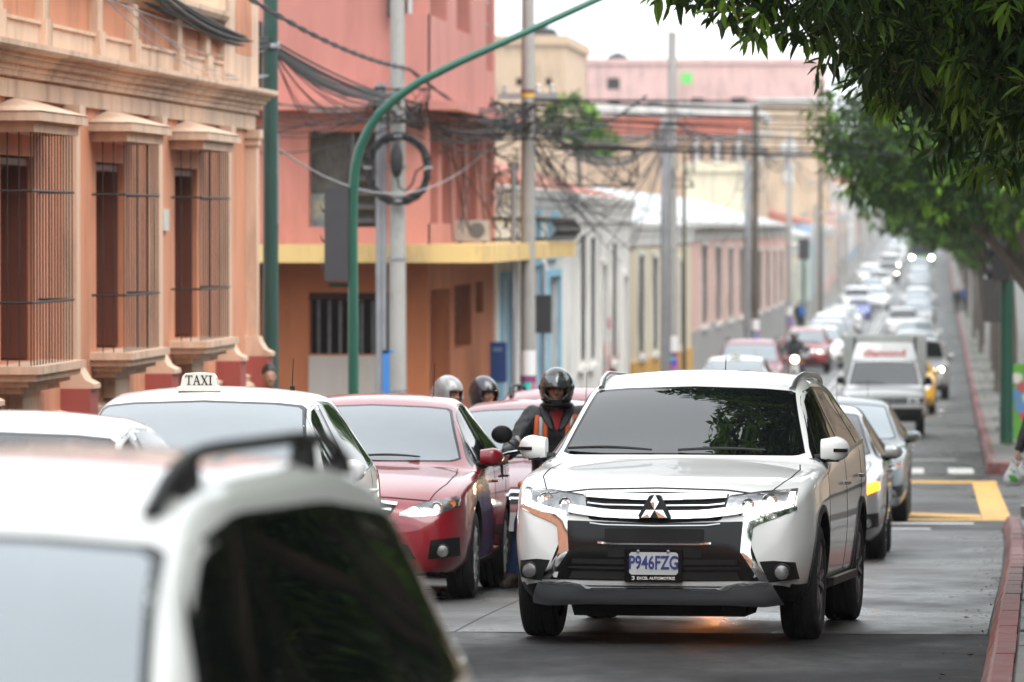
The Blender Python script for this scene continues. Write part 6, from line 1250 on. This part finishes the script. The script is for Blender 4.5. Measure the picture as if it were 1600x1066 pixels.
# ------------------------------------------------------------------ people
m_skin = M('skin', (.36, .19, .125), .5, var=.1, vs=12); m_hair = M('black_hair', (.012, .010, .009), .5); m_eye = M('eye_white', (.5, .48, .45), .3)
def cloth(name, col, rough=.75): return M(name, col, rough, var=.22, vs=9, bump=.9, bs=9)
m_jacket = cloth('black_jacket', (.018, .019, .022), .48); m_jean = cloth('blue_denim', (.022, .05, .14)); m_olive = cloth('olive_jacket', (.10, .095, .07)); m_boot = M('brown_boot', (.035, .024, .018), .6, bump=.3, bs=30)
m_vor = M('vest_orange', (.75, .13, .025), .6); m_vgr = M('vest_reflective', (.42, .42, .42), .4, metal=.3); m_shirt = M('red_shirt', (.35, .012, .018), .7); m_helm = M('helmet_grey', (.030, .033, .032), .25, coat=1, var=.5, vs=5); m_visor = M('smoke_visor', (.10, .115, .115), .08, coat=1, metal=.5)
_tx = bpy.data.textures.new('folds', 'CLOUDS'); _tx.noise_scale = .085; _tx.noise_depth = 1
def folds(me, s=.022): return evaluated(me, [('DISPLACE', dict(texture=_tx, strength=s, mid_level=.5, texture_coords='LOCAL')), ('SMOOTH', dict(factor=.4, iterations=1))])
def meld(g, voxel, it=6, fac=.5):
    return evaluated(g.mesh('lump', m_skin, 0), [('REMESH', dict(mode='VOXEL', voxel_size=voxel)), ('SMOOTH', dict(factor=fac, iterations=it))])
def put(me, name, mat, parent):
    me.materials.clear(); me.materials.append(mat); me.polygons.foreach_set('use_smooth', [True] * len(me.polygons)); return link(name, me, parent)
def person(label, J, top=None, legs=None, shoe=None, fine=False, loc=(0, 0, 0), rz=0, head_turn=0, grip=(True, True), hair=True, group=None):
    t = thing('person', label, 'person', loc, rz, group); V = {k: Vector(v) for k, v in J.items()}; vx = .0065 if fine else .014
    g = G(); H = V['head']
    # head with brow, nose, cheeks, lips, chin, ears
    def h(x, y, z): return H + Matrix.Rotation(head_turn, 3, 'Z') @ Vector((x, y, z))
    g.ell(h(0, .012, .035), (.074, .092, .098), 20, 14); g.ell(h(0, -.015, -.045), (.060, .072, .070), 18, 12); g.ell(h(0, -.070, -.088), (.026, .022, .022), 12, 8)
    g.cap(h(0, -.086, .012), h(0, -.104, -.026), .009, .015, 8); g.ell(h(0, -.094, -.030), (.019, .013, .010), 10, 8); g.cap(h(-.04, -.080, .026), h(.04, -.080, .026), .011, .011, 8)
    for s in (1, -1): g.ell(h(s * .038, -.068, -.026), (.022, .018, .022), 10, 8); g.ell(h(s * .077, .01, -.005), (.010, .022, .032), 10, 8)
    g.ell(h(0, -.082, -.056), (.026, .012, .007), 10, 6); g.ell(h(0, -.080, -.067), (.022, .012, .008), 10, 6)
    g.cap(V['neck'] - Vector((0, 0, .04)), h(0, .015, -.06), .056, .052)
    g.cap(V['pelvis'], V['chest'], .09, .09); g.cap(V['chest'], V['neck'] - Vector((0, 0, .05)), .085, .06)
    for s in 'LR':
        g.cap(V['neck'] - Vector((0, 0, .07)), V['sh' + s], .055, .052); g.cap(V['sh' + s], V['el' + s], .045, .036); g.cap(V['el' + s], V['wr' + s], .036, .027)
        g.cap(V['hip' + s], V['kn' + s], .075, .052); g.cap(V['kn' + s], V['an' + s], .05, .036); g.cap(V['pelvis'], V['hip' + s], .1, .085); g.cap(V['an' + s], V['toe' + s], .03, .025)
        # hand: palm, four fingers closing round the grip, thumb
        w, hd = V['wr' + s], V['ha' + s]; d = (hd - w).normalized(); sx = -1 if s == 'R' else 1
        side = Vector(J.get('grip' + s, (1, 0, 0))).normalized(); dn = side.cross(d).normalized(); dn = dn if dn.z < 0 else -dn
        pc = w + d * .05; g.cap(w, pc - d * .01, .027, .030)
        for k, (o, ln) in enumerate(((-.030, .92), (-.010, 1.0), (.011, .95), (.031, .78))):
            r0 = w + d * .045 + side * o * .8; k1 = w + d * .088 + side * o; g.cap(r0, k1, .0145, .0125, 8)
            k2 = k1 + (d * .6 + dn * .9).normalized() * .036 * ln; k3 = k2 + (dn * 1.0 - d * .55).normalized() * .027 * ln; k4 = k3 + (-d + dn * .1).normalized() * .02 * ln
            g.cap(k1, k2, .0118, .0108, 8); g.cap(k2, k3, .0105, .0098, 8); g.cap(k3, k4, .0096, .0086, 8)
        tb = w + d * .03 - side * sx * .026 * -1; t1 = tb + (d * .7 + dn * .5 + side * sx * .5).normalized() * .04; t2 = t1 + (d * .5 + dn * .9).normalized() * .03
        g.cap(tb, t1, .0145, .0125, 8); g.cap(t1, t2, .012, .0095, 8)
    put(meld(g, vx, 3, .4), 'body', m_skin, t)
    for s in (1, -1):
        g = G(); g.ell(h(s * .031, -.0835, .006), (.012, .008, .0075), 12, 8); e = g.build('eye', m_eye, t); g = G(); g.ell(h(s * .031, -.0905, .006), (.0062, .004, .0062), 10, 8); g.build('iris', m_blackink, e)
        if fine: g = G(); g.tube([h(s * .014, -.0925, .027), h(s * .033, -.0945, .033), h(s * .052, -.083, .028)], [.004, .0058, .003], 6, flat=.8); g.build('eyebrow', m_hair, t)
    if hair: g = G(); g.ell(h(0, .022, .055), (.082, .098, .092), 20, 12); put(meld(g, .012, 4), 'hair', m_hair, t)
    # clothes
    g = G(); up = Vector((0, 0, .02)); pv, ch, nk = V['pelvis'], V['chest'], V['neck']
    for k in (-1, 1): g.cap(pv + Vector((k * .05, 0, -.02)), ch + Vector((k * .07, 0, .06)), .135, .135)
    for s in 'LR':
        g.cap(ch + up, V['sh' + s] - Vector((0, 0, .02)), .12, .085); g.cap(nk - Vector((0, 0, .06)), V['sh' + s], .08, .08); g.cap(V['sh' + s], V['el' + s], .086, .074); g.cap(V['el' + s], V['wr' + s].lerp(V['el' + s], .06), .074, .054)
    g.cap(nk - Vector((0, 0, .09)), nk - Vector((0, 0, .02)), .085, .07); put(folds(meld(g, vx * 1.4, 4)), 'jacket', top or m_jacket, t)
    g = G()
    for s in 'LR': g.cap(pv - Vector((0, 0, .03)), V['hip' + s], .135, .115); g.cap(V['hip' + s], V['kn' + s], .102, .075); g.cap(V['kn' + s], V['an' + s] + Vector((0, 0, .03)), .074, .064)
    put(folds(meld(g, vx * 1.5, 4)), 'trousers', legs or m_jean, t)
    for s in 'LR':
        g = G(); a, b = V['an' + s], V['toe' + s]; hl = a + (a - b).normalized() * .05; hl.z = b.z; g.cap(hl, b, .046, .044); g.cap(a + Vector((0, 0, .06)), a.lerp(hl, .5), .05, .052); g.cap(a, a.lerp(b, .6), .052, .045); put(meld(g, .010, 3), 'shoe', shoe or m_boot, t)
    return t
def helmet(parent, c, mat, full=True, visor=True, rz=0, tilt=0):
    """a shell round the head with a face opening, chin bar, inner lining and a raised visor"""
    n, m = 48, 32; g = G(); rx, ry, rz_ = .133, .158, .172; vs = []; keep = []
    for i in range(m + 1):
        th = math.pi * i / m
        for j in range(n):
            ph = 2 * math.pi * j / n; z = math.cos(th); q = math.sin(th)
            vs.append((rx * q * math.cos(ph) * (1 - .10 * max(0, -z)), ry * q * math.sin(ph) * (1 + .10 * max(0, -z - .1) * (math.sin(ph) < 0)) , rz_ * z if z > -.72 else rz_ * (-.72 - (-.72 - z) * .15)))
    for i in range(m):
        for j in range(n):
            k = [i * n + j, (i + 1) * n + j, (i + 1) * n + (j + 1) % n, i * n + (j + 1) % n]; c0 = sum((Vector(vs[a]) for a in k), Vector()) / 4
            lim = .088 if c0.z > -.03 else .080
            hole = c0.y < -.04 and abs(c0.x) < lim and (-.066 + .25 * c0.x ** 2 * 10 < c0.z < .040 if full else -.2 < c0.z < .04)
            if not hole and c0.z > -rz_ * .76: keep.append(tuple(k))
    g.add(vs, keep); me = evaluated(g.mesh('shell', mat, 0), [('SMOOTH', dict(factor=.4, iterations=2)), ('SOLIDIFY', dict(thickness=.020, offset=-1)), ('SUBSURF', dict(levels=1))])
    h = put(me, 'helmet', mat, parent); h.location = c; h.rotation_euler = (tilt, 0, rz)
    if full:
        g = G(); g.box(-.034, .034, -.150, -.138, -.112, -.070); b = g.build('chin_vent', m_plastic, h, 0)
        for s in (1, -1): g = G(); g.tube([(s * .05, -.150, -.085), (s * .085, -.128, -.08), (s * .112, -.085, -.07)], [.008, .010, .006], 8); g.build('vent_trim', m_gloss, h)
        g = G(); g.tube([(.10 * math.cos(R(a)), -.02 + .11 * math.sin(R(a)), -.115) for a in range(0, 361, 20)], .018, 8); g.build('neck_roll', m_plastic, h)
    if visor:
        rows = []
        for i in range(9):
            th = R(40 + 43 * i / 8); rows.append([(.134 * math.sin(th) * math.cos(R(p)), .162 * math.sin(th) * math.sin(R(p)), .156 * math.cos(th)) for p in range(205, 336, 5)])
        g = G(); g.grid(rows); me = evaluated(g.mesh('visor', m_visor, 0), [('SOLIDIFY', dict(thickness=.004, offset=1))]); put(me, 'visor', m_visor, h)
        for s in (1, -1): g = G(); g.lathe([(.02, 0), (.018, .012), (.001, .014)] if s > 0 else [(.02, 0), (.018, -.012), (.001, -.014)], (s * .122, -.02, .02), 'x', 14); g.build('visor_pivot', m_plastic, h)
    return h
SIT = dict(pelvis=(0, .05, .82), chest=(0, -.01, 1.13), neck=(0, -.05, 1.37), head=(0, -.092, 1.520), shL=(.185, -.02, 1.31), shR=(-.185, -.02, 1.31), elL=(.30, -.16, 1.09), elR=(-.315, -.16, 1.10), wrL=(.36, -.43, 1.045), wrR=(-.365, -.43, 1.045),
           haL=(.385, -.50, 1.025), haR=(-.385, -.50, 1.025), hipL=(.10, .02, .80), hipR=(-.10, .02, .80), knL=(.23, -.36, .60), knR=(-.22, -.37, .60), anL=(.31, -.32, .11), anR=(-.315, -.33, .125), toeL=(.34, -.47, .045), toeR=(-.375, -.45, .055), gripL=(1, .05, 0), gripR=(1, -.05, 0))
STAND = dict(pelvis=(0, 0, .94), chest=(0, 0, 1.24), neck=(0, 0, 1.48), head=(0, -.02, 1.61), shL=(.18, 0, 1.40), shR=(-.18, 0, 1.40), elL=(.23, .02, 1.12), elR=(-.23, .02, 1.12), wrL=(.24, -.06, .88), wrR=(-.24, -.06, .88), haL=(.24, -.08, .80), haR=(-.24, -.08, .80),
             hipL=(.09, 0, .92), hipR=(-.09, 0, .92), knL=(.10, -.06, .50), knR=(-.10, .02, .50), anL=(.10, -.06, .09), anR=(-.10, .12, .10), toeL=(.11, -.20, .04), toeR=(-.11, -.02, .04), gripL=(0, 1, 0), gripR=(0, 1, 0))
# ------------------------------------------------------------------ motorcycle
m_tank = M('tank_black', (.012, .012, .014), .3, coat=.8); m_mblk = M('moto_black', (.015, .015, .016), .45)
def motorcycle(label, loc, rz=0, lit=True, group=None):
    t = thing('motorcycle', label, 'motorcycle', loc, rz, group)
    for y in (-1.02, .30):
        w = bpy.data.objects.new('wheel', None); COL.objects.link(w); w.parent = t; w.location = (0, y, .30)
        g = G(); g.lathe([(.245, -.03), (.27, -.045), (.29, -.035), (.302, 0), (.29, .035), (.27, .045), (.245, .03)], axis='x', n=36); g.build('tyre', m_rubber, w)
        g = G(); g.lathe([(.245, -.03), (.225, -.02), (.225, .02), (.245, .03)], axis='x', n=36)
        for k in range(6): a = k * 1.047; g.obox((0, .13 * math.cos(a), .13 * math.sin(a)), (0, .1 * math.cos(a), .1 * math.sin(a)), (0, -.012 * math.sin(a), .012 * math.cos(a)), (.014, 0, 0))
        g.lathe([(.04, -.05), (.05, 0), (.04, .05)], axis='x', n=14, cap=True); g.build('rim', m_alloyd, w)
    for s in (1, -1):
        g = G(); g.tube([(s * .075, -1.02, .30), (s * .075, -.86, .62)], .027, 10); g.tube([(s * .075, -.86, .62), (s * .075, -.70, .94)], .019, 10); g.build('fork_leg', m_satin, t)
        g = G(); g.tube([(s * .06, -.66, .95), (s * .16, -.62, 1.02), (s * .26, -.56, 1.035), (s * .42, -.50, 1.01)], .012, 8); g.build('handlebar', m_mblk, t)
        g = G(); g.lathe([(.001, 0), (.020, .002), (.018, .01), (.018, .12), (.022, .125), (.012, .135)], n=12); mt = Vector((s * .15, .055, -.03)).normalized().to_track_quat('Z', 'Y').to_matrix(); g.v = [tuple(mt @ Vector(v) + Vector((s * .31, -.545, 1.03))) for v in g.v]; g.build('grip', m_rubber, t)
        g = G(); g.obox((s * .275, -.575, 1.035), (.04, 0, 0), (0, .025, 0), (0, 0, .022)); g.build('switch_box', m_plastic, t, 0)
        g = G(); g.tube([(s * .27, -.60, 1.04), (s * .34, -.625, 1.03), (s * .43, -.60, 1.0)], [.010, .008, .008], 6, flat=.6); g.build('lever', m_satin, t)
        g = G(); g.tube([(s * .25, -.56, 1.04), (s * .31, -.60, 1.09), (s * .36, -.60, 1.12)], .007, 6); ms = g.build('mirror_stalk', m_mblk, t)
        g = G(); g.ell((s * .385, -.60, 1.16), (.080, .026, .068), 18, 12); g.build('mirror', m_plastic, ms)
        g = G(); g.tube([(s * .06, -.74, .80), (s * .20, -.755, .79)], .010, 6); st_ = g.build('indicator_stalk', m_vor, t)
        g = G(); g.ell((s * .225, -.76, .79), (.038, .035, .034), 14, 10); g.build('indicator', m_amberoff, st_)
    g = G(); g.tube([(-.09, -.70, .95), (.09, -.70, .95)], .03, 8); g.tube([(0, -.66, .98), (0, -.52, .62)], .035, 10); g.build('yoke', m_mblk, t)
    g = G(); g.lathe([(.001, .12), (.07, .10), (.10, .04), (.105, 0), (.10, -.01)], (0, -.80, .87), 'y', 22); hl = g.build('headlight', m_mblk, t)
    g = G(); g.lathe([(.098, -.008), (.07, -.022), (.001, -.030)], (0, -.80, .87), 'y', 22); g.build('lens', m_bulbw if lit else m_refl, hl)
    g = G(); g.prism([(-.11, .96), (.11, .96), (.09, 1.08), (-.09, 1.08)], 'y', -.73, -.70); g.build('instrument', m_plastic, t, 0)
    g = G(); rows = [[(.062 * math.cos(q), -1.02 + .345 * math.cos(a), .30 + .345 * math.sin(a) + .02 * math.sin(q)) for q in (0, .8, 1.57, 2.34, 3.14)] for a in [R(30 + 110 * k / 10) for k in range(11)]]; g.grid(rows); me = evaluated(g.mesh('f', m_tank, 0), [('SOLIDIFY', dict(thickness=.004))]); put(me, 'front_fender', m_tank, t)
    g = G(); g.ell((0, -.34, .86), (.13, .26, .12), 18, 12); g.ell((0, -.45, .84), (.12, .16, .13), 16, 10); put(meld(g, .014, 4), 'tank', m_tank, t)
    g = G(); g.cap((0, -.12, .80), (0, .48, .84), .10, .085); g.v = [(v[0] * 1.15, v[1], .82 + (v[2] - .82) * .55) for v in g.v]; g.build('seat', m_rubber, t, 60)
    g = G(); g.box(-.12, .12, -.48, -.16, .30, .62); g.lathe([(.11, -.17), (.12, 0), (.11, .17)], (0, -.22, .38), 'x', 18, cap=True)
    for k in range(6): g.box(-.10, .10, -.62 + .02, -.46, .46 + .035 * k, .475 + .035 * k)
    g.build('engine', m_alloyd, t, 30)
    g = G(); g.tube([(.10, -.58, .48), (.13, -.55, .28), (.14, -.2, .22), (.16, .3, .30), (.16, .62, .34)], [.022, .022, .026, .045, .04], 10); g.build('exhaust', m_chrome, t)
    g = G(); g.tube([(0, -.55, .60), (0, -.3, .22), (0, .1, .25), (0, .12, .74)], .026, 8); g.tube([(.07, .30, .30), (.07, .0, .32)], .02, 8); g.tube([(-.07, .30, .30), (-.07, .0, .32)], .02, 8); g.build('frame', m_mblk, t)
    for s in (1, -1): g = G(); g.tube([(s * .10, -.10, .27), (s * .24, -.12, .26)], .014, 8); g.build('foot_peg', m_rubber, t)
    g = G(); g.box(-.08, .08, .50, .54, .72, .86); g.build('tail_lamp', m_redlens, t, 0)
    return t
RX, RY = -2.80, 42.95; rzg = gz(42.4)
rider = person('motorcyclist in black jacket and dark full face helmet, sitting astride his motorcycle beside the white SUV', SIT, m_jacket, m_jean, m_boot, True, (RX + .01, RY, rzg - .035), 0.04, hair=False)
rider['label'] = 'motorcyclist in black jacket, dark helmet and jeans, between red sedan and white SUV'
hm = helmet(rider, Vector((0, -.070, 1.515)), m_helm)
for s, nm in ((-1, 'vest_strap'), (1, 'vest_strap')):
    for dx, m in ((-.045, m_vor), (0, m_vgr), (.045, m_vor)):
        g = G(); pts = [(s * .105 + dx * .6, .09, 1.33), (s * .105 + dx * .6, .02, 1.405), (s * .11 + dx * .7, -.075, 1.365), (s * .115 + dx * .75, -.135, 1.27), (s * .12 + dx * .8, -.150, 1.15), (s * .12 + dx * .8, -.150, 1.0)]
        g.grid([[(p[0] - .019, p[1], p[2]), (p[0] + .019, p[1], p[2])] for p in pts]); me = evaluated(g.mesh('s', m, 0), [('SOLIDIFY', dict(thickness=.008, offset=0)), ('SUBSURF', dict(levels=1))]); put(me, nm, m, rider)
g = G(); g.prism([(-.060, 1.405), (.060, 1.405), (.012, 1.215), (-.006, 1.215)], 'y', -.158, -.10); g.v = [(v[0], v[1] + (v[2] - 1.215) * .30, v[2]) for v in g.v]; g.build('shirt', m_shirt, rider, 0)
for s in (1, -1):                                                    # jacket collar
    g = G(); g.grid([[(s * .010, -.160, 1.20), (s * .035, -.165, 1.20)], [(s * .045, -.135, 1.31), (s * .115, -.130, 1.30)], [(s * .078, -.085, 1.405), (s * .140, -.075, 1.385)], [(s * .08, -.0, 1.445), (s * .12, -.0, 1.42)], [(s * .04, .05, 1.455), (s * .06, .07, 1.43)]]); me = evaluated(g.mesh('c', m_jacket, 0), [('SUBSURF', dict(levels=2)), ('SOLIDIFY', dict(thickness=.010))]); put(me, 'collar', m_jacket, rider)
g = G(); g.grid([[(-.325, -.245, 1.17), (-.28, -.245, 1.18)], [(-.30, -.255, 1.135), (-.262, -.26, 1.14)], [(-.29, -.27, 1.08), (-.262, -.27, 1.085)]]); me = evaluated(g.mesh('c', m_vgr, 0), [('SUBSURF', dict(levels=1)), ('SOLIDIFY', dict(thickness=.006))]); put(me, 'reflective_patch', m_vgr, rider)
bike = motorcycle('dark motorcycle with lit headlamp and orange indicators, under the motorcyclist beside the SUV', (RX + .0, RY, rzg), .04)
g = G(); g.grid([[(-.425 - .006 * k + .02 * math.sin(k * .9), -.50 - .01 * k, .99 - .085 * k), (-.385 - .006 * k + .02 * math.sin(k * .9), -.51 - .01 * k, .99 - .085 * k)] for k in range(8)]); me = evaluated(g.mesh('s', m_rubber, 0), [('SOLIDIFY', dict(thickness=.012)), ('SUBSURF', dict(levels=1))]); put(me, 'hanging_strap', m_rubber, bike)
# second rider far up the street
def recolour(o, **kw):
    for c in o.children:
        k = c.name.split('.')[0]
        if k in kw: c.material_slots[0].link = 'OBJECT'; c.material_slots[0].material = kw[k]
m_tee = cloth('dark_tee', (.03, .032, .04))
r2 = person('motorcyclist in dark clothes with a pale topped helmet, far between the two lanes', SIT, m_tee, m_tee, m_boot, loc=(at(1241, 500, 175).x, 175, gz(175)), hair=False); helmet(r2, Vector((0, -.07, 1.525)), M('helmet_pale', (.25, .26, .25), .3, coat=1), visor=True)
r2.scale = (1.08,) * 3; b2 = copy_tree(bike); b2.scale = (1.08,) * 3; b2.location = r2.location; b2['label'] = 'motorcycle with lit headlamp under the far motorcyclist between the lanes'
# two people on a motorcycle beyond the red sedan
m_hsil = M('helmet_silver', (.36, .37, .38), .3, coat=1, var=.5, vs=6); m_hblk = M('helmet_black', (.015, .016, .024), .3, coat=1)
Yp = 50.5; xa, xb = at(692, 500, Yp).x, at(738, 500, Yp).x
p1 = person('rider in a silver and black helmet just showing over the red sedan roof', SIT, m_jacket, m_jean, loc=(xa, Yp - .1, gz(Yp) + .0), rz=.9, hair=False); helmet(p1, Vector((0, -.07, 1.525)), m_hsil, False, False)
p2 = person('pillion rider in dark helmet and olive jacket behind the red sedan roof', SIT, m_olive, m_jean, loc=(xb + .03, Yp + .35, gz(Yp)), rz=.7, hair=False); helmet(p2, Vector((0, -.07, 1.510)), m_hblk, False, False)
b3 = copy_tree(bike); b3.location = (xa, Yp - .1, gz(Yp)); b3.rotation_euler = (0, 0, .9); b3['label'] = 'motorcycle hidden behind the red sedan, carrying the two helmeted riders'
# pedestrians
person('pedestrian with black hair, only the top of the head over the taxi roof', STAND, m_tee, m_jean, loc=(at(420, 500, 61).x, 61, gz(61) + .10), rz=.3)
person('pedestrian in long black clothes at the far red kerb', STAND, cloth('black_coat', (.008, .008, .009)), cloth('black_trousers', (.008, .008, .009)), loc=(at(1496, 480, 372).x, 372, gz(372) + .1))
person('pedestrian in a blue shirt beside the one in black at the far kerb', STAND, cloth('blue_shirt', (.03, .10, .40)), m_tee, loc=(at(1506, 480, 378).x, 378, gz(378) + .14))
pb = person('pedestrian with a bright blue backpack on the left pavement by the green signal pole', STAND, m_tee, m_tee, loc=(at(1249, 480, 300).x, 300, gz(300) + .14), rz=2.6)
bp = thing('backpack', 'bright blue backpack worn by the pedestrian on the left pavement', 'backpack', (at(1252, 480, 299.7).x, 299.7, gz(300) + 1.1)); g = G(); g.cap((0, 0, .08), (0, 0, .36), .15, .13); put(meld(g, .02, 3), 'bag', cloth('bag_blue', (.02, .12, .5)), bp)
BAGP = dict(STAND); BAGP.update(elR=(-.30, -.02, 1.14), wrR=(-.40, -.10, .90), haR=(-.43, -.12, .83), knR=(-.10, -.12, .50), anR=(-.10, -.20, .10), toeR=(-.11, -.34, .04))
Yg = 57.5; bx0 = at(1591, 717, Yg); gl = gz(Yg) + .14
sh_ = bx0.z - gl - .80
for k in ('wrR', 'haR', 'elR'): v = BAGP[k]; BAGP[k] = (v[0], v[1], v[2] + (sh_ if k != 'elR' else sh_ * .5))
person('person at the right edge in dark sleeves, hand carrying plastic shopping bags', BAGP, cloth('dark_sleeve', (.02, .016, .018)), m_jean, loc=(bx0.x + .41, Yg, gl), fine=True)
m_bag = M('white_plastic', (.62, .64, .63), .35, var=.1, vs=8, bump=.8, bs=14); m_bagg = M('green_print', (.10, .42, .04), .4)
for (dx, dy, w_, h_, lab, gr_) in ((-.045, -.03, .085, .24, 'white plastic shopping bag with a green print, held at the right edge', True), (.07, .08, .10, .20, 'plain white plastic bag, behind the one with the green print', False)):
    b = thing('shopping_bag', lab, 'bag', (bx0.x + dx - .01, Yg - .12 + dy, bx0.z - .03)); rows = []
    rr = random.Random(4 if gr_ else 9)
    for k in range(11):
        q = k / 10; wdt = w_ * (.22 + .95 * min(1, q * 1.6)) * (1 if q < .9 else .82); rows.append([((wdt + rr.uniform(-.006, .006)) * math.cos(a), (wdt * .6 + rr.uniform(-.008, .008)) * math.sin(a), -h_ * q) for a in [2 * math.pi * j / 16 for j in range(16)]])
    g = G(); g.grid(rows, closed=True); g.add(rows[-1], [tuple(range(16))]); me = evaluated(g.mesh('bag', m_bag, 0), [('SUBSURF', dict(levels=1))]); put(me, 'sack', m_bag, b)
    g = G(); g.tube([(-.02, 0, -.02), (-.015, 0, .03), (0, .0, .045), (.015, 0, .03), (.02, 0, -.02)], .006, 6); g.build('loop_handle', m_bag, b)
    if gr_:
        for (x, z, r_) in ((0, -.16, .034), (.028, -.175, .022), (-.03, -.14, .016), (.01, -.09, .014), (-.02, -.07, .010)): g = G(); g.lathe([(.001, -.002), (r_, 0)], (x, -w_ * .70 - .006 + abs(x) * .35, z), 'y', 14); g.build('green_print', m_bagg, b)
# ------------------------------------------------------------------ damp city air
g = G(); g.box(-330, 330, -60, 1420, -6, 24); hz_ = g.build('haze', [], None, 0); hz_['kind'] = 'stuff'
hm_ = bpy.data.materials.new('air'); hm_.use_nodes = True; hn = hm_.node_tree.nodes; hn.remove(hn['Principled BSDF']); pv_ = hn.new('ShaderNodeVolumePrincipled')
pv_.inputs['Color'].default_value = (.92, .95, 1, 1); pv_.inputs['Density'].default_value = .00019; pv_.inputs['Anisotropy'].default_value = .2
hm_.node_tree.links.new(pv_.outputs[0], hn['Material Output'].inputs['Volume']); hz_.data.materials.clear(); hz_.data.materials.append(hm_)
